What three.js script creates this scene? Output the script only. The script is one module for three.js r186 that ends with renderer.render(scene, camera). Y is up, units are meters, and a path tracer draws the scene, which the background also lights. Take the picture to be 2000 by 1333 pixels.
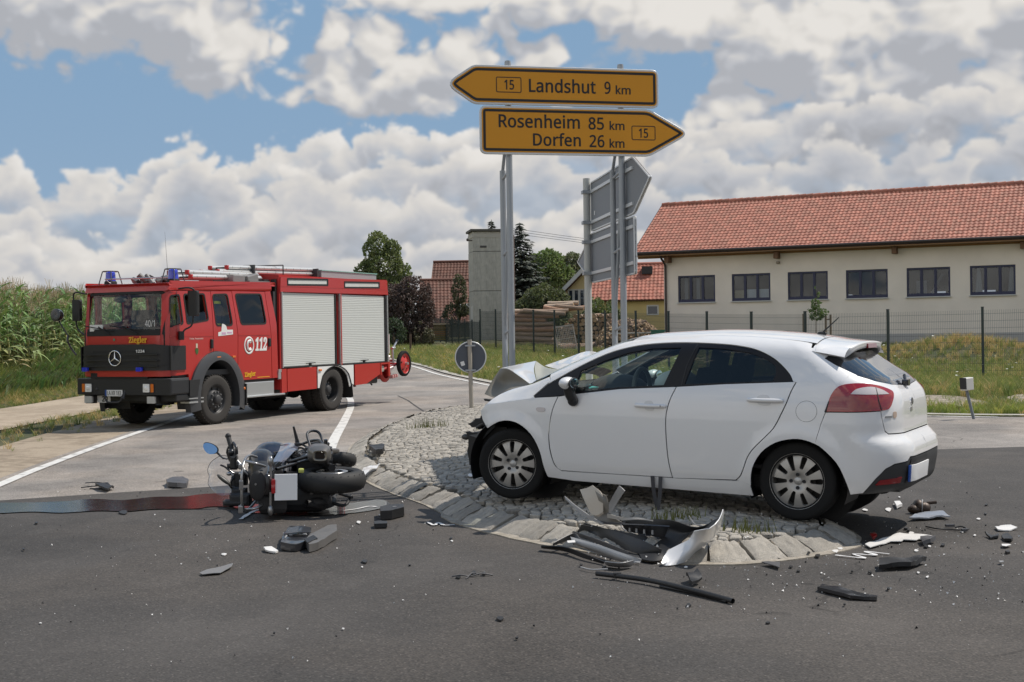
import * as THREE from 'three';
import { mergeGeometries } from 'three/addons/utils/BufferGeometryUtils.js';
import { createNoise2D } from 'simplex-noise';

// ------------------------------------------------------------------ camera, sun, exposure
const scene = new THREE.Scene();
const camera = new THREE.PerspectiveCamera(29.86, 2000 / 1333, 0.1, 2000);
camera.position.set(0, 1.66, 0);
camera.rotation.order = 'YXZ';
camera.rotation.set(-0.0074, 0, -0.0148);
scene.add(camera);
const renderer = new THREE.WebGLRenderer({ antialias: true });
renderer.setSize(1024, 682);
renderer.toneMapping = THREE.LinearToneMapping;
renderer.toneMappingExposure = 1.0;
renderer.shadowMap.enabled = true;
const sun = new THREE.DirectionalLight(new THREE.Color(1, 0.93, 0.84), 4.4);
sun.position.set(0.60 * 60, 60, -0.22 * 60);
sun.target.position.set(0, 0, -20);
sun.position.add(sun.target.position);
sun.castShadow = true; sun.shadow.radius = 1.3;
Object.assign(sun.shadow.camera, { left: -60, right: 60, top: 60, bottom: -60, near: 1, far: 250 });
scene.add(sun, sun.target);

// ------------------------------------------------------------------ noise
function rng(seed) { let a = seed >>> 0; return () => { a = (a + 0x6D2B79F5) >>> 0; let t = Math.imul(a ^ (a >>> 15), 1 | a); t = (t + Math.imul(t ^ (t >>> 7), 61 | t)) ^ t; return ((t ^ (t >>> 14)) >>> 0) / 4294967296; }; }
const HT = new Float32Array(65536); { const r = rng(77); for (let i = 0; i < 65536; i++) HT[i] = r(); }
const hsh = (x, y) => HT[((Math.imul(x, 374761393) + Math.imul(y, 668265263)) >>> 11 ^ Math.imul(x ^ (y << 7), 1274126177) >>> 9) & 65535];
function vn(x, y, per = 0) {
  let xi = Math.floor(x), yi = Math.floor(y); const fx = x - xi, fy = y - yi;
  let x1 = xi + 1, y1 = yi + 1;
  if (per) { xi = ((xi % per) + per) % per; yi = ((yi % per) + per) % per; x1 = ((x1 % per) + per) % per; y1 = ((y1 % per) + per) % per; }
  const u = fx * fx * fx * (fx * (fx * 6 - 15) + 10), v = fy * fy * fy * (fy * (fy * 6 - 15) + 10);
  const a = hsh(xi, yi), b = hsh(x1, yi), c = hsh(xi, y1), d = hsh(x1, y1);
  return a + (b - a) * u + (c - a) * v + (a - b - c + d) * u * v;
}
function fbm(x, y, o = 4, per = 0) { let s = 0, a = 0.5, n = 0; for (let i = 0; i < o; i++) { s += a * vn(x + i * 17.3 * (per ? 0 : 1), y + i * 9.1 * (per ? 0 : 1), per); n += a; x *= 2; y *= 2; if (per) per *= 2; a *= 0.5; } return s / n; }
const clamp = (x, a = 0, b = 1) => Math.min(b, Math.max(a, x));
const sst = (a, b, x) => { const t = clamp((x - a) / (b - a)); return t * t * (3 - 2 * t); };
const lerp = (a, b, t) => a + (b - a) * t;
function itp(tab) { const t = tab.slice().sort((a, b) => a[0] - b[0]); return x => { if (x <= t[0][0]) return t[0][1]; for (let i = 1; i < t.length; i++) if (x <= t[i][0]) return lerp(t[i - 1][1], t[i][1], (x - t[i - 1][0]) / (t[i][0] - t[i - 1][0])); return t[t.length - 1][1]; }; }
// smooth (monotone-ish Hermite) table
function itps(tab) { const t = tab.slice().sort((a, b) => a[0] - b[0]), n = t.length, m = []; for (let i = 0; i < n; i++) { const a = t[Math.max(0, i - 1)], b = t[Math.min(n - 1, i + 1)]; m.push((b[1] - a[1]) / (b[0] - a[0])); }
  return x => { if (x <= t[0][0]) return t[0][1]; for (let i = 1; i < n; i++) if (x <= t[i][0]) { const h = t[i][0] - t[i - 1][0], s = (x - t[i - 1][0]) / h, s2 = s * s, s3 = s2 * s; return (2 * s3 - 3 * s2 + 1) * t[i - 1][1] + (s3 - 2 * s2 + s) * h * m[i - 1] + (3 * s2 - 2 * s3) * t[i][1] + (s3 - s2) * h * m[i]; } return t[n - 1][1]; }; }

// ------------------------------------------------------------------ sky: air and clouds as one computed panorama
{
  const W = 4096, Hh = 2048, data = new Float32Array(W * Hh * 4);
  const tower = itp([[-60, 6.6], [-26, 7.1], [-22.6, 7.6], [-20.6, 7.3], [-20, 6.4], [-18.5, 6.8], [-16.3, 7], [-15.2, 8], [-14.2, 8.6], [-12.8, 7.9], [-11.6, 7.8], [-10, 8.6], [-8, 8.9], [-5, 9], [-1.6, 9.2], [2, 9.6], [5, 9.2], [9, 8.8], [14, 9.5], [20, 10], [26, 9.5], [40, 8.5], [60, 8]]);
  const blobs = [ // az, el, half width, half height, weight : the cumulus that stand over the village
    [-18.5, 13.9, 7.6, 2.0, 1.25], [-12.9, 13.0, 2.5, 1.6, 1.1], [-12.6, 11.4, 1.6, 0.9, 0.75], [-21, 15.5, 7, 1.6, 1.2], [-13, 15.2, 3, 1, 0.9],
    [-8.0, 12.9, 0.9, 1.1, 1.15], [-5.9, 12.2, 1.1, 1.2, 1.1], [-7.2, 11.2, 2.0, 1.3, 1.2], [-3.9, 11.3, 1.8, 1.1, 1.05], [-2.0, 12.3, 1.2, 0.9, 0.95], [-5.5, 10.7, 3.2, 0.9, 1.0], [-9.9, 12.7, 0.5, 0.5, 0.7],
    [-3, 14.9, 4.5, 0.9, 0.95], [3.5, 14.4, 5, 1.5, 1.05], [1.3, 12.0, 1.7, 1.1, 1.1], [7.5, 13.4, 4.5, 1.6, 1.1], [12.5, 12.2, 4.0, 2.4, 1.2], [19, 12.6, 4.2, 3, 1.2], [24, 12, 5, 3, 1.1], [16.4, 10, 5, 2.2, 1.1], [9.6, 9.8, 2.6, 1.4, 0.95], [13, 15.6, 2, .8, .8]];
  const holes = [[2.7, 12.9, 1.3, 0.55, 0.7], [7.4, 11.1, 1.0, 1.0, 0.95], [15.7, 14.3, 1.1, 0.9, 0.7], [-12.6, 5.1, 1.9, 0.8, 0.55], [-5, 4.2, 3, .5, .35], [19.6, 10.9, .8, .5, .45]];
  const sn = createNoise2D(rng(5)); const fb = (x, y, o) => { let v = 0, a = 0.5, n = 0; for (let i = 0; i < o; i++) { v += a * (0.5 + 0.5 * sn(x, y)); n += a; const t = x * 1.6 - y * 1.2 + 5.3; y = x * 1.2 + y * 1.6 + 9.1; x = t; a *= 0.5; } return v / n; };
  const bw = (x, y, o) => { let v = 0, a = 0.5, n = 0; for (let i = 0; i < o; i++) { v += a * Math.abs(sn(x, y)) * 1.5; n += a; const t = x * 1.7 - y * 1.3 + 5.3; y = x * 1.3 + y * 1.7 + 9.1; x = t; a *= 0.52; } return v / n; };
  const dens = (az, el, oct) => {
    const k = (1 - sst(23, 40, Math.abs(az))) * (1 - sst(16, 24, el));
    const wx = az + (fb(az * 0.25, el * 0.3 + 40, 3) - 0.5) * 1.2, wy = el + (fb(az * 0.25 + 70, el * 0.3, 3) - 0.5) * 0.9;
    const n = (bw(wx * 0.21 + 31, wy * 0.30 + 7, oct) - 0.5) * 0.85 + (fb(wx * 0.16 + 3, wy * 0.24 + 17, 3) - 0.5) * 0.7;
    let c = -0.9; // frame layout
    for (const b of blobs) { const dx = (wx - b[0]) / b[2], dy = (wy - b[1]) / b[3]; const d2 = dx * dx + dy * dy; if (d2 < 6) c = Math.max(c, b[4] * (1.15 - Math.sqrt(d2)) * 0.85); }
    c = Math.max(c, lerp(-0.9, clamp((tower(wx) - wy) * 0.8, -1, 0.4), sst(21, 27, Math.abs(az))));
    for (const b of holes) { const dx = (wx - b[0]) / b[2], dy = (wy - b[1]) / b[3]; c -= 1.25 * b[4] * Math.exp(-dx * dx - dy * dy); }
    let g = 0;
    if (k < 1) { const hx = wx * 0.055, hy = wy * 0.085; g = (fb(hx * 0.55 + 3.1, hy * 0.55 + 1.7, 3) - 0.5) * 2.6 + 0.5 - el * 0.017; }
    return lerp(g, c, k) + n;
  };
  for (let j = 0; j < Hh; j++) {
    const el = ((j + 0.5) / Hh - 0.5) * 180;
    for (let i = 0; i < W; i++) {
      const o = (j * W + i) * 4;
      if (el < -0.6) { data[o] = 0.30; data[o + 1] = 0.31; data[o + 2] = 0.32; data[o + 3] = 1; continue; }
      let az = ((i + 0.5) / W) * 360 - 90; if (az > 180) az -= 360; // 0 straight ahead, plus to the right
      const e = Math.max(el, 0), hz = Math.exp(-e / 6);
      let r = lerp(0.215, 0.37, hz), g = lerp(0.36, 0.47, hz), b = lerp(0.545, 0.58, hz);
      if (e > 20) { const q = sst(20, 90, e); r = lerp(r, 0.085, q); g = lerp(g, 0.185, q); b = lerp(b, 0.40, q); }
      const inside = Math.abs(az) < 30 && e < 22;
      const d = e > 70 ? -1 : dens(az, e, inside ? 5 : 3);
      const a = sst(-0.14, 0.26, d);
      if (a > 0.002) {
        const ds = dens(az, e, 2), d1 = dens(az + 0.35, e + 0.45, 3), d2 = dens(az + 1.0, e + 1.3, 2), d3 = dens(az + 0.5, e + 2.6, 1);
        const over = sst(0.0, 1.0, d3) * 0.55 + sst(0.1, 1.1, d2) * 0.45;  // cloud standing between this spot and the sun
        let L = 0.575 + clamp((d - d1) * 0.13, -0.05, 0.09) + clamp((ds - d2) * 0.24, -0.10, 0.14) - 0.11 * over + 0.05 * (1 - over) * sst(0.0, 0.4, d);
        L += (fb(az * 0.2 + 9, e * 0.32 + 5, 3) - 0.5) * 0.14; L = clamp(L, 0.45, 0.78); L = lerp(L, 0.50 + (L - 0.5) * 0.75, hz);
        let da = Math.abs(az - 70); if (da > 180) da = 360 - da; L *= 1 + 0.80 * sst(92, 160, da) * (1 - sst(50, 80, e)); // unseen clouds opposite the sun, brightened to lift the fill in shade
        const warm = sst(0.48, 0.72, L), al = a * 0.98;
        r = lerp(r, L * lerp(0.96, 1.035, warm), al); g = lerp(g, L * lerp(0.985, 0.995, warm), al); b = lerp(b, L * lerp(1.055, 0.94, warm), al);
      }
      if (inside && e < 13) { // the bank of cumulus behind: heads standing one before the other, bright above and grey towards their bases
        const fr = 1 - sst(22, 27, Math.abs(az));
        for (let q = 0; q < 5; q++) {
          const sx = az + q * 31, big = (fb(sx * 0.11, q * 9.7, 2) - 0.5) * 4.6 * (q ? 1 : 0.12), wob = (fb(sx * 0.32, e * 0.3 + q * 5, 2) - 0.5) * 1.0;
          const puff = (bw(sx * 0.17 + wob * 0.2, e * 0.23 + q * 3.3, 5) - 0.5) * 1.8, top = tower(az) - [0, 1.7, 3.3, 4.9, 6.4][q] + big * (1 - q * 0.12);
          const t = (top - e) + puff; const al = sst(-0.06, 0.26 + 0.10 * q, t) * fr * (q === 4 ? 0.7 : 0.96) * (1 - 0.55 * sst(1.2, 3.0, t + (fb(sx * 0.2, e * 0.3 + 40, 3) - 0.5) * 3.0) * (q < 4 ? 1 : 0)); if (al < 0.003) continue;
          const side = (bw((sx + 0.5) * 0.17 + wob * 0.2, (e + 0.4) * 0.23 + q * 3.3, 4) - 0.5) * 1.8; let L = lerp(0.745, 0.48, sst(-0.1, 2.3, t + (fb(sx * 0.16, e * 0.25, 3) - 0.5) * 2.0)) + clamp((puff - side) * 0.13, -0.06, 0.08); L = lerp(L, 0.52, 0.10 * q) * (1 - 0.10 * sst(2, 9, az));
          const warm = sst(0.48, 0.70, L); r = lerp(r, L * lerp(0.96, 1.035, warm), al); g = lerp(g, L * lerp(0.985, 0.995, warm), al); b = lerp(b, L * lerp(1.055, 0.945, warm), al);
        }
      }
      data[o] = r; data[o + 1] = g; data[o + 2] = b; data[o + 3] = 1;
    }
  }
  const t = new THREE.DataTexture(data, W, Hh, THREE.RGBAFormat, THREE.FloatType);
  t.mapping = THREE.EquirectangularReflectionMapping; t.magFilter = THREE.LinearFilter; t.minFilter = THREE.LinearFilter; t.needsUpdate = true;
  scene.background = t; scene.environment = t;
}

// ------------------------------------------------------------------ naming and building helpers
const used = {};
function numbered(n) { used[n] = (used[n] ?? -1) + 1; return used[n] ? `${n}_${String(used[n]).padStart(3, '0')}` : n; }
function tag(o, label, category, group, kind) { if (label) o.userData.label = label; if (category) o.userData.category = category; if (group) o.userData.group = group; if (kind) o.userData.kind = kind; return o; }
function thing(name, label, category, pos = [0, 0, 0], turn = 0, group) { const o = new THREE.Group(); o.name = numbered(name); o.position.set(...pos); o.rotation.y = turn; scene.add(o); return tag(o, label, category, group); }
function mesh(name, geos, mat, parent) {
  const g = Array.isArray(geos) ? merge(geos) : geos; const m = new THREE.Mesh(g, mat);
  m.name = parent && parent !== scene ? name : numbered(name); m.castShadow = m.receiveShadow = true; (parent || scene).add(m); return m;
}
function fix(g) { // bare attributes, no index, so that any two can be joined
  let h = g.index ? g.toNonIndexed() : g; if (!h.attributes.normal) h.computeVertexNormals();
  const r = new THREE.BufferGeometry(); r.setAttribute('position', h.attributes.position); r.setAttribute('normal', h.attributes.normal);
  r.setAttribute('uv', h.attributes.uv || new THREE.BufferAttribute(new Float32Array(h.attributes.position.count * 2), 2)); return r;
}
const merge = l => { const a = l.flat(9).filter(Boolean).map(fix); return a.length === 1 ? a[0] : mergeGeometries(a); };
const V = (x, y, z) => new THREE.Vector3(x, y, z);
function at(g, x = 0, y = 0, z = 0, rx = 0, ry = 0, rz = 0) { if (rx || ry || rz) g.applyMatrix4(new THREE.Matrix4().makeRotationFromEuler(new THREE.Euler(rx, ry, rz, 'YXZ'))); g.translate(x, y, z); return g; }
const box = (w, h, d, x = 0, y = 0, z = 0, rx = 0, ry = 0, rz = 0) => at(new THREE.BoxGeometry(w, h, d), x, y, z, rx, ry, rz);
function rbox(w, h, d, r, x = 0, y = 0, z = 0, rx = 0, ry = 0, rz = 0, seg = 2) { // box with rounded upright edges and bevelled rims
  const s = new THREE.Shape(), a = w / 2 - r, b = h / 2 - r; r = Math.min(r, w / 2.01, h / 2.01, d / 2.01);
  const X = w / 2 - r, Y = h / 2 - r; s.moveTo(-X, -Y); s.lineTo(X, -Y); s.lineTo(X, Y); s.lineTo(-X, Y); s.closePath();
  const g = new THREE.ExtrudeGeometry(s, { depth: d - 2 * r, bevelEnabled: true, bevelSize: r, bevelThickness: r, bevelSegments: seg, curveSegments: 1 }); g.translate(0, 0, -(d - 2 * r) / 2); return at(g, x, y, z, rx, ry, rz);
}
function bar(a, b, r, seg = 8, r2 = r) { const A = V(...a), B = V(...b), d = B.clone().sub(A), L = d.length(); const g = new THREE.CylinderGeometry(r2, r, L, seg); g.translate(0, L / 2, 0); g.applyQuaternion(new THREE.Quaternion().setFromUnitVectors(V(0, 1, 0), d.normalize())); g.translate(...a); return g; }
const tube = (pts, r, n = pts.length * 6, seg = 8, closed = false) => new THREE.TubeGeometry(new THREE.CatmullRomCurve3(pts.map(p => V(...p)), closed), n, r, seg, closed);
const lathe = (prof, seg = 40) => new THREE.LatheGeometry(prof.map(p => new THREE.Vector2(...p)), seg);
const ball = (r, sx = 1, sy = 1, sz = 1, x = 0, y = 0, z = 0, ws = 14, hs = 10) => { const g = new THREE.SphereGeometry(r, ws, hs); g.scale(sx, sy, sz); g.translate(x, y, z); return g; };
function prism(pts, depth, bevel = 0, holes = [], bs = 1) { // outline in x,y pushed along +z
  const s = new THREE.Shape(pts.map(p => new THREE.Vector2(...p))); for (const h of holes) s.holes.push(new THREE.Path(h.map(p => new THREE.Vector2(...p))));
  return new THREE.ExtrudeGeometry(s, { depth: depth - 2 * bevel, bevelEnabled: bevel > 0, bevelSize: bevel, bevelThickness: bevel, bevelOffset: -bevel, bevelSegments: bs, curveSegments: 6 }).translate(0, 0, bevel);
}
const circ = (cx, cy, r, n = 24, ry = r, a0 = 0, a1 = Math.PI * 2) => Array.from({ length: n }, (_, i) => { const t = a0 + (a1 - a0) * i / n; return [cx + r * Math.cos(t), cy + ry * Math.sin(t)]; });
function rrect(x0, y0, x1, y1, r, n = 4) { const o = []; for (const [cx, cy, a] of [[x1 - r, y1 - r, 0], [x0 + r, y1 - r, 1], [x0 + r, y0 + r, 2], [x1 - r, y0 + r, 3]]) for (let i = 0; i <= n; i++) { const t = (a + i / n) * Math.PI / 2; o.push([cx + r * Math.cos(t), cy + r * Math.sin(t)]); } return o; }
// smooth closed/open outline through points (Catmull-Rom); points with a third entry 1 stay sharp corners
function smooth(pts, n = 5, closed = true) {
  const o = [], N = pts.length, P = i => closed ? pts[(i + N) % N] : pts[clamp(i, 0, N - 1)];
  for (let i = 0; i < (closed ? N : N - 1); i++) { const p1 = P(i), p2 = P(i + 1), p0 = p1[2] ? p1 : P(i - 1), p3 = p2[2] ? p2 : P(i + 2);
    if (p1[2] && p2[2]) { o.push([p1[0], p1[1]]); continue; }
    for (let k = 0; k < n; k++) { const t = k / n, t2 = t * t, t3 = t2 * t, f = j => 0.5 * (2 * p1[j] + (p2[j] - p0[j]) * t + (2 * p0[j] - 5 * p1[j] + 4 * p2[j] - p3[j]) * t2 + (3 * p1[j] - p0[j] - 3 * p2[j] + p3[j]) * t3); o.push([f(0), f(1)]); } }
  if (!closed) o.push(pts[N - 1].slice(0, 2)); return o;
}
// A sheet of metal: outline (and holes) in u,v, laid on a curved surface map(u,v) -> [x,y,z], with turned-in rims
function panel(outline, map, { L = 0.08, rim = 0.012, holes = [], flip = 1, lift = 0, uvs = 1 } = {}) {
  const dens = c => { const o = []; for (let i = 0; i < c.length; i++) { const a = c[i], b = c[(i + 1) % c.length]; const n = Math.max(1, Math.ceil(Math.hypot(b[0] - a[0], b[1] - a[1]) / L)); for (let k = 0; k < n; k++) o.push(new THREE.Vector2(lerp(a[0], b[0], k / n), lerp(a[1], b[1], k / n))); } return o; };
  let C = dens(outline); if (THREE.ShapeUtils.isClockWise(C)) C.reverse();
  const Hs = holes.map(h => { const d = dens(h); if (!THREE.ShapeUtils.isClockWise(d)) d.reverse(); return d; });
  let tris = THREE.ShapeUtils.triangulateShape(C, Hs); const P = [...C, ...Hs.flat()].map(p => [p.x, p.y]);
  for (let it = 0; it < 7; it++) {
    const mid = new Map(), key = (a, b) => a < b ? a * 1e6 + b : b * 1e6 + a; let any = false;
    const m = (a, b) => { const k = key(a, b); if (mid.has(k)) return mid.get(k); const l = Math.hypot(P[a][0] - P[b][0], P[a][1] - P[b][1]); let r = -1; if (l > L * 1.5) { P.push([(P[a][0] + P[b][0]) / 2, (P[a][1] + P[b][1]) / 2]); r = P.length - 1; any = true; } mid.set(k, r); return r; };
    const nt = [];
    for (const [a, b, c] of tris) { const x = m(a, b), y = m(b, c), z = m(c, a), n = (x >= 0) + (y >= 0) + (z >= 0);
      if (!n) nt.push([a, b, c]); else if (n === 3) nt.push([a, x, z], [x, b, y], [z, y, c], [x, y, z]);
      else if (n === 1) { if (x >= 0) nt.push([a, x, c], [x, b, c]); else if (y >= 0) nt.push([a, b, y], [a, y, c]); else nt.push([a, b, z], [z, b, c]); }
      else if (x < 0) nt.push([a, b, y], [a, y, z], [z, y, c]); else if (y < 0) nt.push([a, x, z], [x, b, c], [x, c, z]); else nt.push([x, b, y], [a, x, y], [a, y, c]); }
    tris = nt; if (!any) break;
  }
  const e = 0.004, nor = ([u, v]) => { const a = map(u - e, v), b = map(u + e, v), c = map(u, v - e), d = map(u, v + e); const n = V(b[0] - a[0], b[1] - a[1], b[2] - a[2]).cross(V(d[0] - c[0], d[1] - c[1], d[2] - c[2])).normalize(); return n.multiplyScalar(flip); };
  const N = P.map(nor), Q = P.map(([u, v], i) => { const q = V(...map(u, v)); return lift ? q.addScaledVector(N[i], lift) : q; });
  const pos = [], nr = [], uv = [];
  const put = (q, n, t) => { pos.push(q.x, q.y, q.z); nr.push(n.x, n.y, n.z); uv.push(t[0] * uvs, t[1] * uvs); };
  for (const [a, b, c] of tris) { const o = flip > 0 ? [a, b, c] : [a, c, b]; for (const i of o) put(Q[i], N[i], P[i]); }
  if (rim) { let s = 0; for (const r of [C, ...Hs]) { const n = r.length; for (let i = 0; i < n; i++) { const a = s + i, b = s + (i + 1) % n; const A = Q[a], B = Q[b], A2 = A.clone().addScaledVector(N[a], -rim), B2 = B.clone().addScaledVector(N[b], -rim); let w = B.clone().sub(A).cross(N[a]).normalize().multiplyScalar(flip); 
        for (const [q, k] of flip > 0 ? [[A, a], [A2, a], [B, b], [B, b], [A2, a], [B2, b]] : [[A, a], [B, b], [A2, a], [B, b], [B2, b], [A2, a]]) put(q, w, P[k]); } s += n; } }
  const g = new THREE.BufferGeometry(); g.setAttribute('position', new THREE.Float32BufferAttribute(pos, 3)); g.setAttribute('normal', new THREE.Float32BufferAttribute(nr, 3)); g.setAttribute('uv', new THREE.Float32BufferAttribute(uv, 2)); return g;
}
// grid sheet from a function f(i/n, j/m) -> [x,y,z], smooth normals
function sheet(f, n, m, th = 0) {
  const pos = [], uv = [], idx = []; for (let j = 0; j <= m; j++) for (let i = 0; i <= n; i++) { pos.push(...f(i / n, j / m)); uv.push(i / n, j / m); }
  for (let j = 0; j < m; j++) for (let i = 0; i < n; i++) { const a = j * (n + 1) + i, b = a + 1, c = a + n + 1, d = c + 1; idx.push(a, b, d, a, d, c); }
  const g = new THREE.BufferGeometry(); g.setAttribute('position', new THREE.Float32BufferAttribute(pos, 3)); g.setAttribute('uv', new THREE.Float32BufferAttribute(uv, 2)); g.setIndex(idx); g.computeVertexNormals();
  if (!th) return g;
  const nn = g.attributes.normal, p2 = pos.map((v, k) => v - nn.array[k] * th), bk = new THREE.BufferGeometry(), id2 = []; for (let k = 0; k < idx.length; k += 3) id2.push(idx[k], idx[k + 2], idx[k + 1]);
  bk.setAttribute('position', new THREE.Float32BufferAttribute(p2, 3)); bk.setAttribute('uv', new THREE.Float32BufferAttribute(uv, 2)); bk.setIndex(id2); bk.computeVertexNormals();
  const ed = []; for (let i = 0; i < n; i++) ed.push([i + 1, i]); for (let j = 0; j < m; j++) ed.push([j * (n + 1), (j + 1) * (n + 1)]); for (let i = 0; i < n; i++) ed.push([m * (n + 1) + i, m * (n + 1) + i + 1]); for (let j = 0; j < m; j++) ed.push([(j + 1) * (n + 1) + n, j * (n + 1) + n]);
  const q = []; const pt = (a, k) => a.slice(k * 3, k * 3 + 3); for (const [a, b] of ed) q.push(...pt(pos, a), ...pt(pos, b), ...pt(p2, a), ...pt(pos, b), ...pt(p2, b), ...pt(p2, a));
  const rg = new THREE.BufferGeometry(); rg.setAttribute('position', new THREE.Float32BufferAttribute(q, 3)); rg.computeVertexNormals(); return merge([g, bk, rg]);
}
// patch through a small net of control points (Catmull-Rom both ways)
function patch(net, n = 16, m = 16, th = 0.002) {
  const cr = (p0, p1, p2, p3, t) => [0, 1, 2].map(j => 0.5 * (2 * p1[j] + (p2[j] - p0[j]) * t + (2 * p0[j] - 5 * p1[j] + 4 * p2[j] - p3[j]) * t * t + (3 * p1[j] - p0[j] - 3 * p2[j] + p3[j]) * t * t * t));
  const along = (r, t) => { const k = r.length - 1, s = Math.min(t * k, k - 1e-6), i = Math.floor(s), ex = (a, b) => a.map((v, j) => 2 * v - b[j]); return cr(i > 0 ? r[i - 1] : ex(r[0], r[1]), r[i], r[i + 1], i + 2 <= k ? r[i + 2] : ex(r[k], r[k - 1]), s - i); };
  return sheet((u, v) => along(net.map(r => along(r, u)), v), n, m, th);
}
// ------------------------------------------------------------------ textures and materials
function tex(w, h, fn, { srgb = true, repeat } = {}) {
  const d = new Uint8Array(w * h * 4); for (let j = 0; j < h; j++) for (let i = 0; i < w; i++) { const c = fn((i + 0.5) / w, (j + 0.5) / h, i, j), o = (j * w + i) * 4; for (let k = 0; k < 3; k++) { let v = Array.isArray(c) ? c[k] : c; v = clamp(v); if (srgb) v = v <= 0.0031308 ? v * 12.92 : 1.055 * Math.pow(v, 1 / 2.4) - 0.055; d[o + k] = v * 255 + 0.5; } d[o + 3] = Array.isArray(c) && c.length > 3 ? clamp(c[3]) * 255 : 255; }
  const t = new THREE.DataTexture(d, w, h, THREE.RGBAFormat); t.wrapS = t.wrapT = THREE.RepeatWrapping; t.magFilter = THREE.LinearFilter; t.minFilter = THREE.LinearMipmapLinearFilter; t.generateMipmaps = true; if (srgb) t.colorSpace = THREE.SRGBColorSpace; if (repeat) t.repeat.set(...repeat); t.needsUpdate = true; return t;
}
function canvasTex(w, h, draw) { const c = document.createElement('canvas'); c.width = w; c.height = h; draw(c.getContext('2d'), w, h); const t = new THREE.CanvasTexture(c); t.colorSpace = THREE.SRGBColorSpace; t.magFilter = THREE.LinearFilter; return t; }
const M = (r, g, b, rough = 0.6, o = {}) => new THREE.MeshPhysicalMaterial({ color: new THREE.Color().setRGB(r, g, b), roughness: rough, side: THREE.DoubleSide, ...o });
const MAT = {
  black: M(0.022, 0.022, 0.024, 0.55), blackGloss: M(0.012, 0.012, 0.014, 0.18, { clearcoat: 0.6, clearcoatRoughness: 0.1 }), dark: M(0.04, 0.04, 0.042, 0.6), rubber: M(0.013, 0.013, 0.013, 0.85, { specularIntensity: 0.5 }),
  steel: M(0.55, 0.56, 0.57, 0.32, { metalness: 1 }), chrome: M(0.8, 0.8, 0.8, 0.12, { metalness: 1 }), galv: M(0.36, 0.38, 0.40, 0.5, { metalness: 0.35 }), alu: M(0.6, 0.61, 0.61, 0.38, { metalness: 0.85 }),
  glass: M(0.86, 0.93, 0.90, 0.02, { transmission: 1, thickness: 0, ior: 1.5 }), white: M(0.72, 0.72, 0.71, 0.5), plate: M(0.92, 0.92, 0.92, 0.35),
};
import { FontLoader } from 'three/addons/loaders/FontLoader.js';
import { TextGeometry } from 'three/addons/geometries/TextGeometry.js';
const FONT = { sans: await new FontLoader().loadAsync('fonts/droid/droid_sans_regular.typeface.json'), bold: await new FontLoader().loadAsync('fonts/droid/droid_sans_bold.typeface.json'), serif: await new FontLoader().loadAsync('fonts/droid/droid_serif_bold.typeface.json') };
// raised lettering, centred on x, baseline at 0, capital height = cap
function letters(str, cap, depth, font = 'sans', width = 0, fat = 0) {
  const g = new TextGeometry(str, { font: FONT[font], size: cap, depth, curveSegments: 3, bevelEnabled: fat > 0, bevelSize: fat * cap, bevelThickness: 0.0005, bevelSegments: 1 }); g.computeBoundingBox(); const b = g.boundingBox, w = b.max.x - b.min.x;
  g.translate(-(b.min.x + b.max.x) / 2, 0, 0); const s = cap / (0.98 * cap); g.scale(width ? width / w : 1, 1, 1); return g;
}
// camera ray at a photograph pixel (2000 x 1333), used to set things out on the ground and at their distances
const EYE = new THREE.Matrix4().makeRotationFromEuler(camera.rotation);
const ray = (px, py) => V((px - 1000) / 2500, -(py - 666.5) / 2500, -1).applyMatrix4(EYE);
const atD = (px, py, d) => { const r = ray(px, py).multiplyScalar(1); r.multiplyScalar(d / -r.z); return [r.x, r.y + 1.66, r.z]; };
const onG = (px, py, h = 0) => { const r = ray(px, py); r.multiplyScalar((h - 1.66) / r.y); return [r.x, h, r.z]; };
// ------------------------------------------------------------------ the lie of the land (depth d is counted away from the road corner)
const softplus = (x, k) => (x > 0 ? x : 0) + k * Math.log(1 + Math.exp(-Math.abs(x) / k));
function Hgt(x, z) {
  const d = -z; let h = 0.027 * (softplus(d - 37, 1.5) - softplus(d - 92, 4) * 0.8);
  h += 0.95 * sst(-12.4, -15.2, x) * sst(2, 12, d); // bank up to the maize
  h += 0.16 * sst(24, 29, d) * sst(3, 9, x) * (1 - sst(31, 40, d));
  h += 0.75 * Math.exp(-(((x - 17.2) / 3.2) ** 2) - (((d - 49) / 2.0) ** 2)); // overgrown heap of earth before the hall
  return h;
}
// textures shared by the ground
const asphaltTex = (base, warm, seed, dark) => {
  const P = 2048; const b = [];
  const t = tex(P, P, (u, v, i, j) => {
    const g1 = hsh(i + seed * 13, j), g2 = hsh((i >> 1) + seed * 7, (j >> 1) + 91), big = fbm(u * 6 + seed, v * 6, 4, 6), mid = fbm(u * 40 + seed, v * 40, 3, 40);
    let k = 1 + (g1 - 0.5) * 0.5 + (g2 - 0.5) * 0.55 + (big - 0.5) * 0.8 + (mid - 0.5) * 0.35; if (g2 > 0.965) k += 0.7 * dark; if (g1 < 0.03) k -= 0.35;
    const st = sst(0.62, 0.7, fbm(u * 14 + 5, v * 14 + seed, 4, 14)); k += st * 0.16;
    const cr = Math.abs(fbm(u * 4 + 3, v * 4 + seed, 5, 4) - 0.5), cm = sst(0.5, 0.62, fbm(u * 7 + 1, v * 7 + seed * 3, 2, 7)); if (cr < 0.0035) k *= 1 - 0.5 * cm;
    const dust = sst(0.52, 0.72, fbm(u * 5 + 9 + seed, v * 5 + 2, 5, 5)) * (0.55 + 0.9 * (g2 - 0.3)) * 0.5; k *= base; return [k * warm[0] + dust * base * 0.75, k * warm[1] + dust * base * 0.56, k * warm[2] + dust * base * 0.38];
  }); return t;
};
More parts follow.
